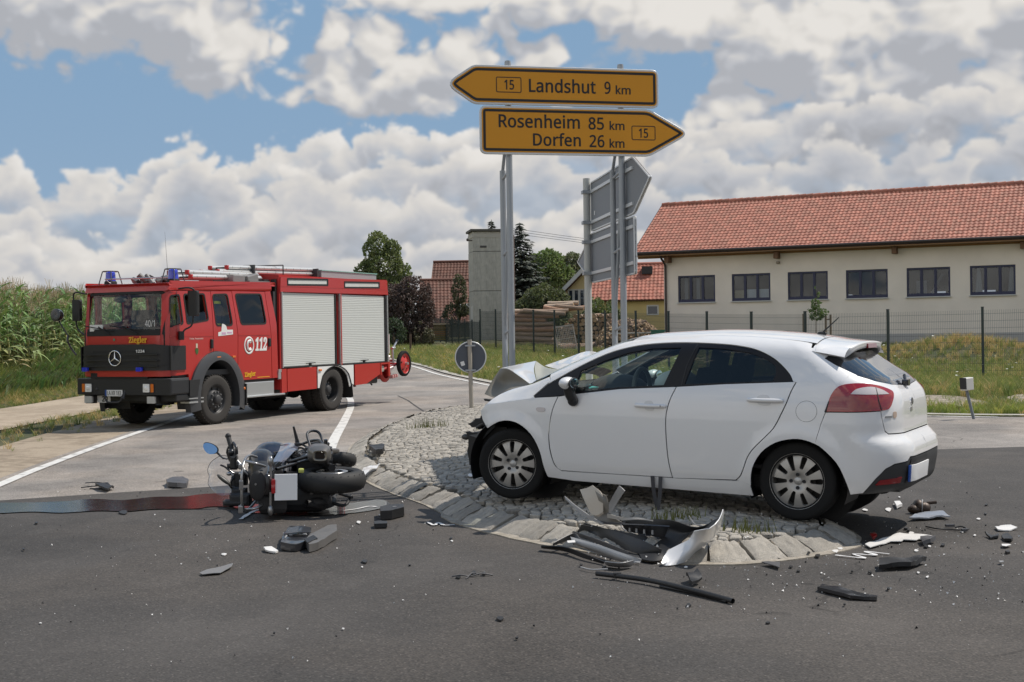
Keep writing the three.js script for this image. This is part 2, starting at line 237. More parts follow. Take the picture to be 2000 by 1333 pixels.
const bumpTex = tex(1024, 1024, (u, v, i, j) => 0.5 + (hsh(i, j) - 0.5) * 0.5 + (hsh((i >> 1) + 7, (j >> 1)) - 0.5) * 0.6, { srgb: false });
const roadMat = (base, warm, seed, dark, rough = 0.86) => { const m = M(1, 1, 1, rough, { map: asphaltTex(base, warm, seed, dark), bumpMap: bumpTex, bumpScale: 0.003 }); m.map.repeat.set(1 / 11, 1 / 11); bumpTex.repeat.set(1 / 5, 1 / 5); return m; };
const GM = { dark: roadMat(0.041, [1.09, 0.985, 0.90], 3, 1), old: roadMat(0.185, [1.08, 0.985, 0.89], 8, 0.35) };
const soilTex = (a, b, f) => tex(1024, 1024, (u, v, i, j) => { const n = fbm(u * f, v * f, 5, f), m = fbm(u * f * 6, v * f * 6, 3, f * 6), g = hsh(i, j); const t = sst(0.35, 0.65, n * 0.6 + m * 0.4); const k = 0.75 + 0.5 * g; return [lerp(a[0], b[0], t) * k, lerp(a[1], b[1], t) * k, lerp(a[2], b[2], t) * k]; });
function flatGeo(pts, lift, step = 1.2, y = Hgt) { // sheet over ground outline [[x, depth], ...]
  const g = panel(pts.map(p => [p[0], p[1]]), (a, b) => [a, y(a, -b) + lift, -b], { L: step, rim: 0, flip: 1 });
  return g;
}
function ground(name, pts, mat, lift, o = {}) { const m = mesh(name, flatGeo(pts, lift, o.L || 1.2, o.y || Hgt), mat); m.userData.kind = 'structure'; return m; }
// the ground sheet, far beyond everything
{
  const grass = soilTex([0.040, 0.052, 0.018], [0.085, 0.078, 0.034], 12);
  const f = (i, n, a, b, c) => { const t = i / n * 2 - 1; return c + Math.sign(t) * (Math.abs(t) * a + Math.pow(Math.abs(t), 5) * b); };
  const g = sheet((u, v) => { const x = f(u, 1, 42, 900, 0), z = -f(v, 1, 50, 1000, 40); const far = sst(120, 400, Math.hypot(x, z)); return [x, Hgt(x, z) * (1 - far) + far * -1.5 - 0.03, z]; }, 150, 190);
  { const p = g.attributes.position, uv = g.attributes.uv; for (let i = 0; i < p.count; i++) uv.setXY(i, p.getX(i) / 7, p.getZ(i) / 7); }
  mesh('ground', g, M(1, 1, 1, 0.95, { map: grass, bumpMap: grass, bumpScale: 0.05 })).userData.kind = 'structure';
}
// roads: old light asphalt with the newer dark layer in front; dirt track; verges
const XR = itps([[-30, -4.8], [9, -5.4], [13.2, -5.9], [15, -6.15], [20, -6.6], [27.6, -7.05], [36, -7.6], [45, -8.6], [55, -11.5], [66, -17], [76, -24]]); // left edge of the road by depth
const rightEdge = [[80, 20.6], [40, 21.2], [20, 22], [13, 22.6], [9, 23.0], [6.5, 24.6], [4, 28], [2, 32.5], [0.2, 37], [-0.85, 40.2], [-2.3, 45], [-3.9, 51.5], [-7, 60], [-12, 68.5], [-19, 78]];
{
  const left = []; for (let d = -30; d <= 76; d += 4) left.push([XR(d), d]);
  ground('road', [[80, -30], ...smooth(rightEdge, 3, false), ...left.reverse()], GM.old, -0.004, { L: 2 });
  const front = [[-5.6, 12.8], [-5.3, 13.15], [-4.2, 13.7], [-3.3, 14.1], [-2.3, 14.75], [-1.2, 15.6], [0.6, 16.4], [2, 16.4], [5, 17.0], [9, 17.6], [16, 17.8], [40, 18], [40, -8], [-5.2, -8]];
  ground('road', front, GM.dark, 0.0, { L: 1.5 });
  const white = M(0.62, 0.61, 0.58, 0.75, { map: tex(256, 256, (u, v, i, j) => { const w = sst(0.2, 0.5, fbm(u * 9, v * 9, 4, 9)); const k = lerp(0.55, 1, w) * (0.9 + 0.2 * hsh(i, j)); return [k, k, k]; }) });
  const strip = (c, w) => { const a = [], b = []; c.forEach((p, i) => { const q = c[Math.min(i + 1, c.length - 1)], o = c[Math.max(i - 1, 0)]; let dx = q[0] - o[0], dy = q[1] - o[1]; const l = Math.hypot(dx, dy); a.push([p[0] - dy / l * w / 2, p[1] + dx / l * w / 2]); b.push([p[0] + dy / l * w / 2, p[1] - dx / l * w / 2]); }); return [...a, ...b.reverse()]; };
  const e1 = []; for (let d = 13.9; d <= 76; d += 2) e1.push([XR(d) + 0.22, d]);
  ground('road_marking', strip(e1, 0.14), white, 0.006, { L: 0.8 });
  ground('road_marking', strip(smooth([[-2.62, 18.2], [-2.86, 20.5], [-3.28, 25], [-3.8, 30], [-4.5, 34.5], [-6.1, 41], [-8.6, 49]], 4, false), 0.16), white, 0.006, { L: 0.8 });
  const e3 = rightEdge.slice(4).map(p => [p[0] - 0.35, p[1] - 0.2]); ground('road_marking', strip(smooth(e3, 4, false), 0.13), white, 0.006, { L: 0.8 });
  const kerb = M(0.42, 0.40, 0.36, 0.85, { map: soilTex([0.8, 0.78, 0.74], [1, 1, 1], 8) });
  ground('road_shoulder', strip(smooth(rightEdge, 4, false).map(p => [p[0] + 0.05, p[1] + 0.05]), 0.3), kerb, 0.03, { L: 0.9 });
  // joint of the tar seam across the old asphalt
  ground('road_seam', strip([[-3.05, 33.9], [-2.6, 31.6], [-2.2, 29], [-1.75, 26.2]], 0.035), M(0.05, 0.048, 0.045, 0.7), 0.003, { L: 0.5 });
  ground('road_seam', strip([[-1.9, 26.0], [-3.5, 26.2], [-5, 26.9], [-6.6, 27.4]], 0.03), M(0.09, 0.085, 0.08, 0.8), 0.003, { L: 0.5 });
  const sandy = M(1, 1, 1, 0.95, { map: soilTex([0.33, 0.27, 0.20], [0.22, 0.175, 0.125], 8), bumpMap: bumpTex, bumpScale: 0.004 }); sandy.map.repeat.set(1 / 6, 1 / 6);
  const sh = []; for (let d = 11; d <= 40; d += 2) sh.push([XR(d) + 0.1, d]); const sh2 = []; for (let d = 40; d >= 11; d -= 1.5) sh2.push([XR(d) - 1.15 - 0.5 * fbm(d * 0.35, 3, 3), d]);
  ground('road_verge', [...sh, ...sh2], sandy, -0.012, { L: 0.9 });
  const tr = [], tl = []; for (let d = 6; d <= 62; d += 2) { tr.push([-9.3 - 0.25 * fbm(d * 0.4, 9, 2) + (d < 20 ? (20 - d) * 0.05 : 0), d]); tl.push([-12.35 + 0.3 * fbm(d * 0.4, 2, 2), d]); }
  const track = M(1, 1, 1, 0.95, { map: soilTex([0.40, 0.33, 0.25], [0.31, 0.25, 0.185], 5), bumpMap: bumpTex, bumpScale: 0.004 }); track.map.repeat.set(1 / 5, 1 / 5);
  ground('dirt_track', [...tr, ...tl.reverse()], track, -0.008, { L: 1 });
  // gravelly bare patches on the right verge
  const gravel = M(1, 1, 1, 0.95, { map: soilTex([0.36, 0.31, 0.25], [0.20, 0.17, 0.13], 20), bumpMap: bumpTex, bumpScale: 0.01 }); gravel.map.repeat.set(1 / 3, 1 / 3);
  ground('gravel', smooth([[7.9, 25.6], [8.8, 25.2], [9.6, 25.7], [9.5, 27.2], [8.6, 27.6], [7.9, 26.9]], 4), gravel, 0.03, { L: 0.5 });
  ground('gravel', smooth([[9.9, 25.2], [11.3, 24.6], [13, 24.8], [14.5, 25.6], [13, 27.6], [10.8, 27.4]], 4), gravel, 0.03, { L: 0.5 });
}
// ------------------------------------------------------------------ traffic island of natural stone
const ISL = smooth([[-1.79, 14.75], [-1.32, 13.35], [-0.86, 12.3], [-0.48, 11.15], [-0.1, 10.45], [0.25, 9.95], [0.65, 9.5], [1.02, 9.15], [1.45, 9.0], [1.9, 9.12], [2.3, 9.4], [2.62, 9.78], [2.72, 10.3], [2.6, 11.2], [2.5, 13], [2.3, 17], [1.9, 22], [1.2, 26], [0.2, 28], [-1.0, 27.6], [-1.85, 25.8], [-2.3, 22.6], [-2.4, 19.5], [-2.28, 17.4], [-2.08, 16]], 6);
const segd = (x, y, c) => { let m = 1e9, inside = false; for (let i = 0, j = c.length - 1; i < c.length; j = i++) { const [ax, ay] = c[j], [bx, by] = c[i]; const vx = bx - ax, vy = by - ay, t = clamp(((x - ax) * vx + (y - ay) * vy) / (vx * vx + vy * vy)); m = Math.min(m, Math.hypot(x - ax - vx * t, y - ay - vy * t)); if ((ay > y) !== (by > y) && x < (bx - ax) * (y - ay) / (by - ay) + ax) inside = !inside; } return inside ? m : -m; };
const KW = 0.27;
const Hisl = (x, z) => { const d = segd(x, -z, ISL); if (d <= 0) return 0; if (d < KW) return 0.115 * Math.pow(d / KW, 0.8); return 0.115 + 0.06 * sst(KW, 1.3, d) + 0.03 * sst(1.3, 2.6, d) * 0; };
{
  const isl = thing('traffic_island', 'cobbled traffic island with sloped granite kerb carrying the signs and crashed car', null); isl.userData.kind = 'structure';
  const stone = (k, seed) => tex(256, 256, (u, v, i, j) => { const g = hsh(i + seed, j), h = hsh((i >> 1) + seed, (j >> 1)), n = fbm(u * 6, v * 6, 4, 6); const t = k * (0.7 + 0.25 * g + 0.25 * h + 0.35 * (n - 0.5) * 2 * 0.6 + (g > 0.93 ? -0.35 : 0)); return [t * 1.05, t * 0.97, t * 0.84]; });
  const kerbMats = [0.40, 0.36, 0.44, 0.33].map((k, i) => M(1, 1, 1, 0.88, { map: stone(k, i * 31), bumpMap: bumpTex, bumpScale: 0.008 }));
  const settMats = [0.34, 0.40, 0.29, 0.44, 0.37].map((k, i) => M(1, 1, 1, 0.85, { map: stone(k, i * 17 + 200), bumpMap: bumpTex, bumpScale: 0.006 }));
  const R = rng(5);
  // bedding under the stones
  const bedM = M(1, 1, 1, 0.95, { map: soilTex([0.16, 0.135, 0.10], [0.09, 0.078, 0.055], 10) }); bedM.map.repeat.set(1 / 2, 1 / 2);
  const inset = (c, w) => { const n = c.length; return c.map((p, i) => { const a = c[(i + n - 1) % n], b = c[(i + 1) % n]; let dx = b[0] - a[0], dy = b[1] - a[1]; const l = Math.hypot(dx, dy); return [p[0] - dy / l * w, p[1] + dx / l * w]; }); };
  const sgn = segd(inset(ISL, 0.05)[0][0], inset(ISL, 0.05)[0][1], ISL) > 0 ? 1 : -1; const ins = w => inset(ISL, w * sgn);
  mesh('bedding', flatGeo(ins(0.03), -0.028, 0.35, Hisl), bedM, isl);
  mesh('mortar_strip', panel(ISL.map((p, i) => { const n = ISL.length, a = ISL[(i + n - 1) % n], b = ISL[(i + 1) % n]; let dx = b[0] - a[0], dy = b[1] - a[1]; const l = Math.hypot(dx, dy), w = -sgn * ((p[1] < 11.6 && p[0] < 2.6 ? 0.062 : 0.012) + 0.035 * (fbm(p[0] * 7, p[1] * 7, 3) - 0.45)); return [p[0] - dy / l * w, p[1] + dx / l * w]; }), (a, b) => [a, 0.009, -b], { L: 0.3, rim: 0.012 }), M(1, 1, 1, 0.95, { map: soilTex([0.36, 0.325, 0.27], [0.25, 0.222, 0.18], 16) }), isl);
  // kerb stones : sloped granite blocks, one after another
  { let per = 0; const acc = [0]; for (let i = 0; i < ISL.length; i++) { const a = ISL[i], b = ISL[(i + 1) % ISL.length]; per += Math.hypot(b[0] - a[0], b[1] - a[1]); acc.push(per); }
    const ptAt = s => { s = ((s % per) + per) % per; let i = 0; while (acc[i + 1] < s) i++; const t = (s - acc[i]) / (acc[i + 1] - acc[i]), a = ISL[i], b = ISL[(i + 1) % ISL.length]; const dx = b[0] - a[0], dy = b[1] - a[1], l = Math.hypot(dx, dy); return [lerp(a[0], b[0], t), lerp(a[1], b[1], t), -dy / l * sgn, dx / l * sgn]; };
    let s = 0; while (s < per - 0.2) { const L = Math.min(0.27 + R() * 0.16, per - s), j = 0.010 + R() * 0.008, tilt = (R() - 0.5) * 0.02, tw = (R() - 0.5) * 0.012, s0 = s + j, s1 = s + L - j, W = KW + (R() - 0.5) * 0.03, lift = (R() - 0.5) * 0.016;
      const nx = 9, ny = 8, sd = R() * 50, q = new Float32Array(128).map((_, i) => (R() - 0.5) * 0.009 + (fbm((i / 9 | 0) * 0.5 + sd, (i % 9) * 0.5, 2) - 0.5) * 0.03);
      const g = sheet((u, v) => { const ed = Math.min(u, 1 - u) * (s1 - s0), p = ptAt(lerp(s0, s1, u)), w = lerp(0.004, W - 0.008, v) ; const y = 0.118 * Math.pow(v, 0.82) + lift + tilt * (v) + tw * (u - 0.5) + q[Math.round(u * nx) * 9 + Math.round(v * ny)] - (ed < 0.003 ? 0.018 : 0) - (v > 0.999 || v < 0.001 ? 0.012 : 0); return [p[0] + p[2] * w, y + 0.008, -(p[1] + p[3] * w)]; }, nx, ny);
      const side = merge([g, ...[0, 1].map(k => sheet((u, v) => { const p = ptAt(k ? s1 : s0), w = lerp(0.004, W - 0.008, k ? u : 1 - u), t = k ? u : 1 - u; return [p[0] + p[2] * w, lerp(-0.06, 0.118 * Math.pow(t, 0.82) + lift - 0.008, v), -(p[1] + p[3] * w)]; }, 4, 1))]);
      mesh('kerb_stone', side, kerbMats[(R() * 4) | 0], isl); s += L; } }
  // setts
  const polyIn = ins(KW + 0.012), cells = [];
  const cw = 0.092; const rows = [], x0 = -2.6, y0 = 8.9;
  const jit = (i, j) => [x0 + i * cw + (hsh(i * 3 + 1, j * 7) - 0.5) * 0.05 + (fbm(j * 0.31, i * 0.05, 2) - 0.5) * 0.16, y0 + j * cw * 0.93 + (hsh(i * 5, j * 3 + 2) - 0.5) * 0.045 + (fbm(i * 0.27, j * 0.05 + 50, 2) - 0.5) * 0.2];
  const sett = (c) => { // c: four corners [x, depth]
    const cx = (c[0][0] + c[1][0] + c[2][0] + c[3][0]) / 4, cy = (c[0][1] + c[1][1] + c[2][1] + c[3][1]) / 4, lift = (R() - 0.5) * 0.016, tx = (R() - 0.5) * 0.07, ty = (R() - 0.5) * 0.07;
    const ring = (k, dy) => { const o = []; for (let i = 0; i < 4; i++) { const a = c[i], b = c[(i + 1) % 4]; for (const t of [0.14, 0.86]) { const x = lerp(a[0], b[0], t), y = lerp(a[1], b[1], t), X = cx + (x - cx) * k, Y = cy + (y - cy) * k; o.push([X, Hisl(X, -Y) + lift + dy + (X - cx) * tx + (Y - cy) * ty, -Y]); } } return o; };
    const top = ring(0.66, 0.005), mid = ring(0.87, -0.003), bot = ring(0.9, -0.03), pos = [], ctr = [cx, Hisl(cx, -cy) + lift + 0.007, -cy];
    for (let i = 0; i < 8; i++) { const n = (i + 1) % 8; pos.push(...ctr, ...top[i], ...top[n], ...top[i], ...mid[i], ...mid[n], ...top[i], ...mid[n], ...top[n], ...mid[i], ...bot[i], ...bot[n], ...mid[i], ...bot[n], ...mid[n]); }
    const uv = []; const ou = R() * 5, ov = R() * 5; for (let i = 0; i < pos.length; i += 3) uv.push(pos[i] * 3 + ou, pos[i + 2] * 3 + ov);
    const g = new THREE.BufferGeometry(); g.setAttribute('position', new THREE.Float32BufferAttribute(pos, 3)); g.setAttribute('uv', new THREE.Float32BufferAttribute(uv, 2)); g.computeVertexNormals();
    const nn = g.attributes.normal; return g; };
  for (let j = 0; j < 228; j++) for (let i = 0; i < 60; i++) { const c = [jit(i, j), jit(i + 1, j), jit(i + 1, j + 1), jit(i, j + 1)]; const cx = (c[0][0] + c[2][0]) / 2, cy = (c[0][1] + c[2][1]) / 2; if (segd(cx, cy, polyIn) > 0.045 && hsh(i * 11, j * 5) > 0.006) cells.push([Math.hypot(cx, cy), c, cx, cy]); }
  cells.sort((a, b) => a[0] - b[0]);
  const hid = (x, y) => { const ux = x - 2.6, uy = y - 10.74; const a = -ux * .877 + uy * .48 * 1, b = -ux * .48 - uy * .877; return a > -0.5 && a < 2.9 && b > -0.9 && b < 0.45; };
  const show = cells.filter(c => !hid(c[2], c[3])), near = new Set(show.slice(0, 300));
  const rest = [[], [], [], [], []];
  for (const c of cells) { const k = (R() * 5) | 0, g = sett(c[1]); if (near.has(c)) mesh('cobble', g, settMats[k], isl); else rest[k].push(g); }
  rest.forEach((l, k) => { const m = mesh('cobbles', l, settMats[k], isl); m.userData.kind = 'stuff'; });
  // weeds in the joints
  const tuft = (x, d, n, s) => { const l = []; for (let i = 0; i < n; i++) { const a = R() * 6.28, r = R() * 0.12 * s, X = x + Math.cos(a) * r * 2, Z = -(d + Math.sin(a) * r), y = Hisl(X, Z), h = 0.05 + R() * 0.09 * s, dx = (R() - 0.5) * 0.08, dz = (R() - 0.5) * 0.08, w = 0.004; const g = new THREE.BufferGeometry(); g.setAttribute('position', new THREE.Float32BufferAttribute([X - w, y, Z, X + w, y, Z, X + dx, y + h, Z + dz], 3)); g.computeVertexNormals(); l.push(g); } return l; };
  const wm = M(0.13, 0.14, 0.03, 0.8); const w1 = tag(mesh('weed_tuft', tuft(-1.35, 20.2, 90, 1.6), wm), 'sparse yellow green weeds in the cobble joints near the black mirror shell', 'weeds', null, 'stuff');
  tag(mesh('weed_tuft', tuft(-0.32, 19.2, 50, 1.1), wm), 'sparse weeds in the cobble joints just left of the crashed front', 'weeds', null, 'stuff');
  tag(mesh('weed_tuft', [...tuft(1.75, 9.62, 60, 1), ...tuft(1.3, 10.1, 60, 1)], wm), 'few green weeds between the stones under the white car sill', 'weeds', null, 'stuff');
}
// ------------------------------------------------------------------ roof tiles, laid row by row
const tileMats = (r, g, b) => [0.85, 1.0, 1.14, 0.95].map((k, i) => M(r * k * (i === 3 ? 0.92 : 1), g * k, b * k, 0.75));
function tiles(w, len, cw, rh, seed, n = 5, dep = 0.035) { // local: x along the eave, y up the slope, z out of the roof
  const R = rng(seed), out = [[], [], [], []], nc = Math.ceil(w / cw), nr = Math.ceil(len / rh);
  const prof = []; for (let i = 0; i <= n; i++) prof.push(0.5 + 0.5 * Math.cos(i / n * Math.PI * 2 + 0.6));
  for (let j = 0; j < nr; j++) for (let c = 0; c < nc; c++) { const x0 = c * cw, x1 = Math.min(w, x0 + cw), y0 = j * rh, y1 = Math.min(len, y0 + rh) + 0.03, l = (R() - 0.5) * 0.008, p = [], q = [];
    for (let i = 0; i < n; i++) { const xa = lerp(x0, x1, i / n), xb = lerp(x0, x1, (i + 1) / n), za = prof[i] * dep + l, zb = prof[i + 1] * dep + l, u = 0.028;
      p.push(xa, y0, za + u, xb, y0, zb + u, xb, y1, zb, xa, y0, za + u, xb, y1, zb, xa, y1, za, xa, y0, za - 0.02, xb, y0, zb - 0.02, xb, y0, zb + u, xa, y0, za - 0.02, xb, y0, zb + u, xa, y0, za + u); }
    out[(R() * 4) | 0].push(p); }
  return out.map(l => { const g = new THREE.BufferGeometry(); g.setAttribute('position', new THREE.Float32BufferAttribute(l.flat(), 3)); g.computeVertexNormals(); return g; });
}
function tiledPlane(parent, name, w, len, cw, rh, mats, frame, seed) { tiles(w, len, cw, rh, seed).forEach((g, k) => { const m = mesh(name, g.applyMatrix4(frame), mats[k], parent); m.userData.kind = 'stuff'; }); }
const frameOf = (o, ex, ey) => { const x = V(...ex).normalize(), y = V(...ey).normalize(), z = x.clone().cross(y); return new THREE.Matrix4().makeBasis(x, y, z).setPosition(...o); };
const plaster = (r, g, b, s) => { const t = tex(512, 512, (u, v, i, j) => { const n = fbm(u * 5 + s, v * 5, 5, 5), m = hsh(i, j); const k = 0.9 + 0.16 * n + 0.06 * (m - 0.5); return [r * k, g * k, b * k]; }); t.repeat.set(0.2, 0.2); return M(1, 1, 1, 0.9, { map: t, bumpMap: bumpTex, bumpScale: 0.003 }); };
const uvm = (g, ax = 0, ay = 1) => { const p = g.attributes.position, u = g.attributes.uv; for (let i = 0; i < p.count; i++) u.setXY(i, p.array[i * 3 + ax], p.array[i * 3 + ay]); return g; };

// ------------------------------------------------------------------ the hall with the red tiled roof
{
  const d0 = 68, X0 = atD(1361, 590, d0)[0]; // first window, on the wall line
  const hall = thing('workshop_hall', 'long cream plastered hall with red tiled roof and dark blue framed windows', 'building', [X0, 0, -d0], 0);
  hall.rotation.y = -Math.atan2(0.452, 0.892);
  // local: x along the wall to the right, z out of the wall towards the road
  const L0 = -1.82, L1 = 27, base = 0.2, top = 5.55, st = 2.965, wy0 = 3.08, wy1 = 4.5, ww = 2.06;
  const wins = Array.from({ length: 9 }, (_, i) => [i * st - ww / 2 + 0.0, i * st + ww / 2]);
  const wallM = plaster(0.78, 0.71, 0.625, 2), plinthM = plaster(0.42, 0.41, 0.395, 9);
  mesh('wall', [uvm(panel([[L0, 1.25], [L1, 1.25], [L1, top], [L0, top]], (u, v) => [u, v, 0], { holes: wins.map(w => [[w[0], wy0], [w[1], wy0], [w[1], wy1], [w[0], wy1]]), L: 4, rim: 0.16 })), box(0.3, top, 9, L0 + 0.15, top / 2, -4.7), box(0.3, top, 9, L1, top / 2, -4.7),
    panel([[L0, 0], [L1, 0], [L1, top], [L0, top]], (u, v) => [u, v, -9.2], { holes: [[[10.6, 2.8], [11.4, 2.8], [11.4, 3.55], [10.6, 3.55]], [[11.9, 2.8], [12.7, 2.8], [12.7, 3.55], [11.9, 3.55]], [[13.2, 2.8], [14, 2.8], [14, 3.55], [13.2, 3.55]], [[5.6, 2.8], [6.3, 2.8], [6.3, 3.5], [5.6, 3.5]]], L: 4, rim: 0.2 })], wallM, hall);
  mesh('plinth', box(L1 - L0 + 0.02, 1.3, 0.2, (L0 + L1) / 2, 0.62, -0.085), plinthM, hall);
  mesh('added_dark_lining', [panel([[L0 + 0.3, 0], [L1 - 0.3, 0], [L1 - 0.3, top - 0.1], [L0 + 0.3, top - 0.1]], (u, v) => [u, v, -8.9], { holes: [[[10.6, 2.8], [11.4, 2.8], [11.4, 3.55], [10.6, 3.55]], [[11.9, 2.8], [12.7, 2.8], [12.7, 3.55], [11.9, 3.55]], [[13.2, 2.8], [14, 2.8], [14, 3.55], [13.2, 3.55]], [[5.6, 2.8], [6.3, 2.8], [6.3, 3.5], [5.6, 3.5]]], L: 4, rim: 0 }), box(0.05, top, 8.6, L0 + 0.33, top / 2, -4.7), box(L1 - L0 - 0.6, 0.04, 8.6, (L0 + L1) / 2, top - 0.2, -4.7), box(L1 - L0 - 0.6, 0.04, 8.6, (L0 + L1) / 2, 1.98, -4.7)], M(0.05, 0.05, 0.052, 0.9), hall);  // dark lining added so the inside looks unlit through the panes
  mesh('ceiling', [box(L1 - L0 - 0.4, 0.12, 9, (L0 + L1) / 2, top - 0.08, -4.7), box(L1 - L0, 0.1, 9, (L0 + L1) / 2, 1.9, -4.7)], M(0.3, 0.28, 0.25, 0.9), hall);
  const fr = M(0.010, 0.016, 0.06, 0.35), gl = M(0.72, 0.76, 0.80, 0.03, { transmission: 1, thickness: 0, ior: 1.5 });
  const blind = M(0.7, 0.69, 0.66, 0.8), tanM = M(0.42, 0.33, 0.18, 0.8), curt = M(0.45, 0.45, 0.44, 0.9), mach = M(0.20, 0.21, 0.22, 0.6);
  wins.forEach((w, i) => { const win = mesh('window', [box(ww, 0.09, 0.09, i * st, wy1 - 0.045, -0.1), box(ww, 0.11, 0.09, i * st, wy0 + 0.055, -0.1), ...[0, 1 / 3, 2 / 3, 1].map((t, k) => box(k % 3 ? 0.13 : 0.09, wy1 - wy0 - 0.2, 0.09, lerp(w[0] + 0.045, w[1] - 0.045, t), (wy0 + wy1) / 2 + 0.01, -0.1)), box(ww - 0.05, 0.05, 0.07, i * st, wy0 + 0.13, -0.1)], fr, hall);
    for (let k = 0; k < 3; k++) mesh('pane', box(0.56, wy1 - wy0 - 0.26, 0.012, lerp(w[0] + 0.045, w[1] - 0.045, (k + 0.5) / 3), (wy0 + wy1) / 2 + 0.02, -0.11), gl, win);
    mesh('window_sill', box(ww + 0.08, 0.05, 0.16, i * st, wy0 - 0.03, 0.03), M(0.5, 0.5, 0.49, 0.6), win);
    if (i === 1) mesh('blind', [0, 1, 2].map(k => box(0.54, 0.44, 0.01, lerp(w[0] + 0.045, w[1] - 0.045, (k + 0.5) / 3), wy0 + 0.38, -0.2)).slice(1), blind, win), mesh('blind', box(0.54, 0.40, 0.01, w[0] + 0.37, wy0 + 0.36, -0.2), tanM, win);
    if (i === 0 || i === 5) for (const k of i ? [0.18, 0.9] : [0.18, 0.5]) mesh('curtain', sheet((u, v) => [w[0] + k * ww + (u - 0.5) * (i ? 0.34 * (0.4 + v * 0.6) : 0.2), lerp(wy1 - 0.1, wy0 + 0.15, v), -0.3 + 0.03 * Math.sin(u * 25)], 24, 2), curt, win);
    if (i === 4) mesh('machine', [box(0.5, 0.8, 0.4, w[0] + 0.6, wy0 + 0.4, -0.9), bar([w[0] + 1, wy0, -0.8], [w[0] + 1.6, wy1 - 0.3, -0.8], 0.07)], mach, win); });
  // eave, soffit, gutter, downpipe, beam heads
  const D = 4.75, ey = 5.72, ry = 8.72, ov = 0.85, v0 = L0 - 1.45, v1 = L1 + 1;
  const wood = M(0.30, 0.165, 0.075, 0.7), beam = M(0.16, 0.085, 0.045, 0.7), metal = M(0.035, 0.025, 0.022, 0.45);
  mesh('soffit', [box(v1 - v0, 0.03, ov + 0.1, (v0 + v1) / 2, ey - 0.13, ov / 2), box(v1 - v0, 0.24, 0.05, (v0 + v1) / 2, ey - 0.12, 0.06)], wood, hall);
  mesh('gutter', [at(new THREE.CylinderGeometry(0.075, 0.075, v1 - v0, 10, 1, true, 0, Math.PI), (v0 + v1) / 2, ey + 0.02, ov + 0.08, Math.PI / 2, 0, Math.PI / 2), box(v1 - v0, 0.13, 0.02, (v0 + v1) / 2, ey - 0.01, ov + 0.02), box(v1 - v0, 0.04, 0.10, (v0 + v1) / 2, ey - 0.03, ov + 0.07)], metal, hall);
  mesh('downpipe', tube([[L0 + 0.1, ey - 0.05, ov], [L0 + 0.1, ey - 0.28, ov - 0.2], [L0 + 0.12, ey - 0.62, 0.12], [L0 + 0.12, ey - 0.9, 0.09], [L0 + 0.12, 3, 0.09], [L0 + 0.12, 0.3, 0.09]], 0.06, 50, 8), M(0.06, 0.042, 0.038, 0.5), hall);
  for (let i = 0; i < 5; i++) mesh('beam_head', box(0.22, 0.36, 0.55, L0 + 0.35 + i * 5.9, ey - 0.33, 0.28), beam, hall);
  mesh('wall_lamp', [ball(0.08, 1.4, 0.8, 1, L0 + 6.25, 5.0, 0.08), box(0.16, 0.06, 0.1, L0 + 6.25, 5.05, 0.06)], M(0.3, 0.26, 0.2, 0.5), hall);
  const up = [0, ry - ey, -(D)], sl = Math.hypot(ry - ey, D);
  const roof = mesh('roof', [at(new THREE.BoxGeometry(v1 - v0 - 0.02, 0.1, sl - 0.05), (v0 + v1) / 2, (ey + ry) / 2 - 0.1, ov - D / 2, Math.atan2(ry - ey, D), 0, 0), at(new THREE.BoxGeometry(v1 - v0 - 0.02, 0.1, sl + 0.8), (v0 + v1) / 2, (ey + ry) / 2 - 0.38, ov - D * 1.5 - 0.32, -Math.atan2(ry - ey, D), 0, 0)], M(0.2, 0.12, 0.08, 0.8), hall);
  const tm = tileMats(0.37, 0.145, 0.098);
  tiledPlane(roof, 'roof_tiles', v1 - v0, sl, 0.222, 0.30, tm, frameOf([v0, ey, ov], [1, 0, 0], up), 3);
  const rg = at(new THREE.CylinderGeometry(0.125, 0.145, 0.42, 10), 0, 0, 0, 0, 0, Math.PI / 2);
  for (let x = v0 + 0.2, k = 0; x < v1; x += 0.39, k++) { const m = mesh('ridge_tile', rg, tm[k * 7 % 4], roof); m.position.set(x, ry + 0.02, ov - D); m.rotation.z = 0.03; }
  mesh('verge_board', at(new THREE.BoxGeometry(0.04, 0.2, sl), v0 - 0.02, (ey + ry) / 2 - 0.07, ov - D / 2, Math.atan2(ry - ey, D), 0, 0), metal, roof);
  mesh('chimney', [at(new THREE.CylinderGeometry(0.2, 0.2, 1.2, 12), 17.9, ry - 0.1, ov - D + 0.9), at(new THREE.CylinderGeometry(0.29, 0.26, 0.12, 12), 17.9, ry + 0.5, ov - D + 0.9), box(0.9, 0.06, 0.7, 17.7, ry - 0.52, ov - D + 1.0, -0.55)], M(0.10, 0.035, 0.03, 0.6), roof);
}
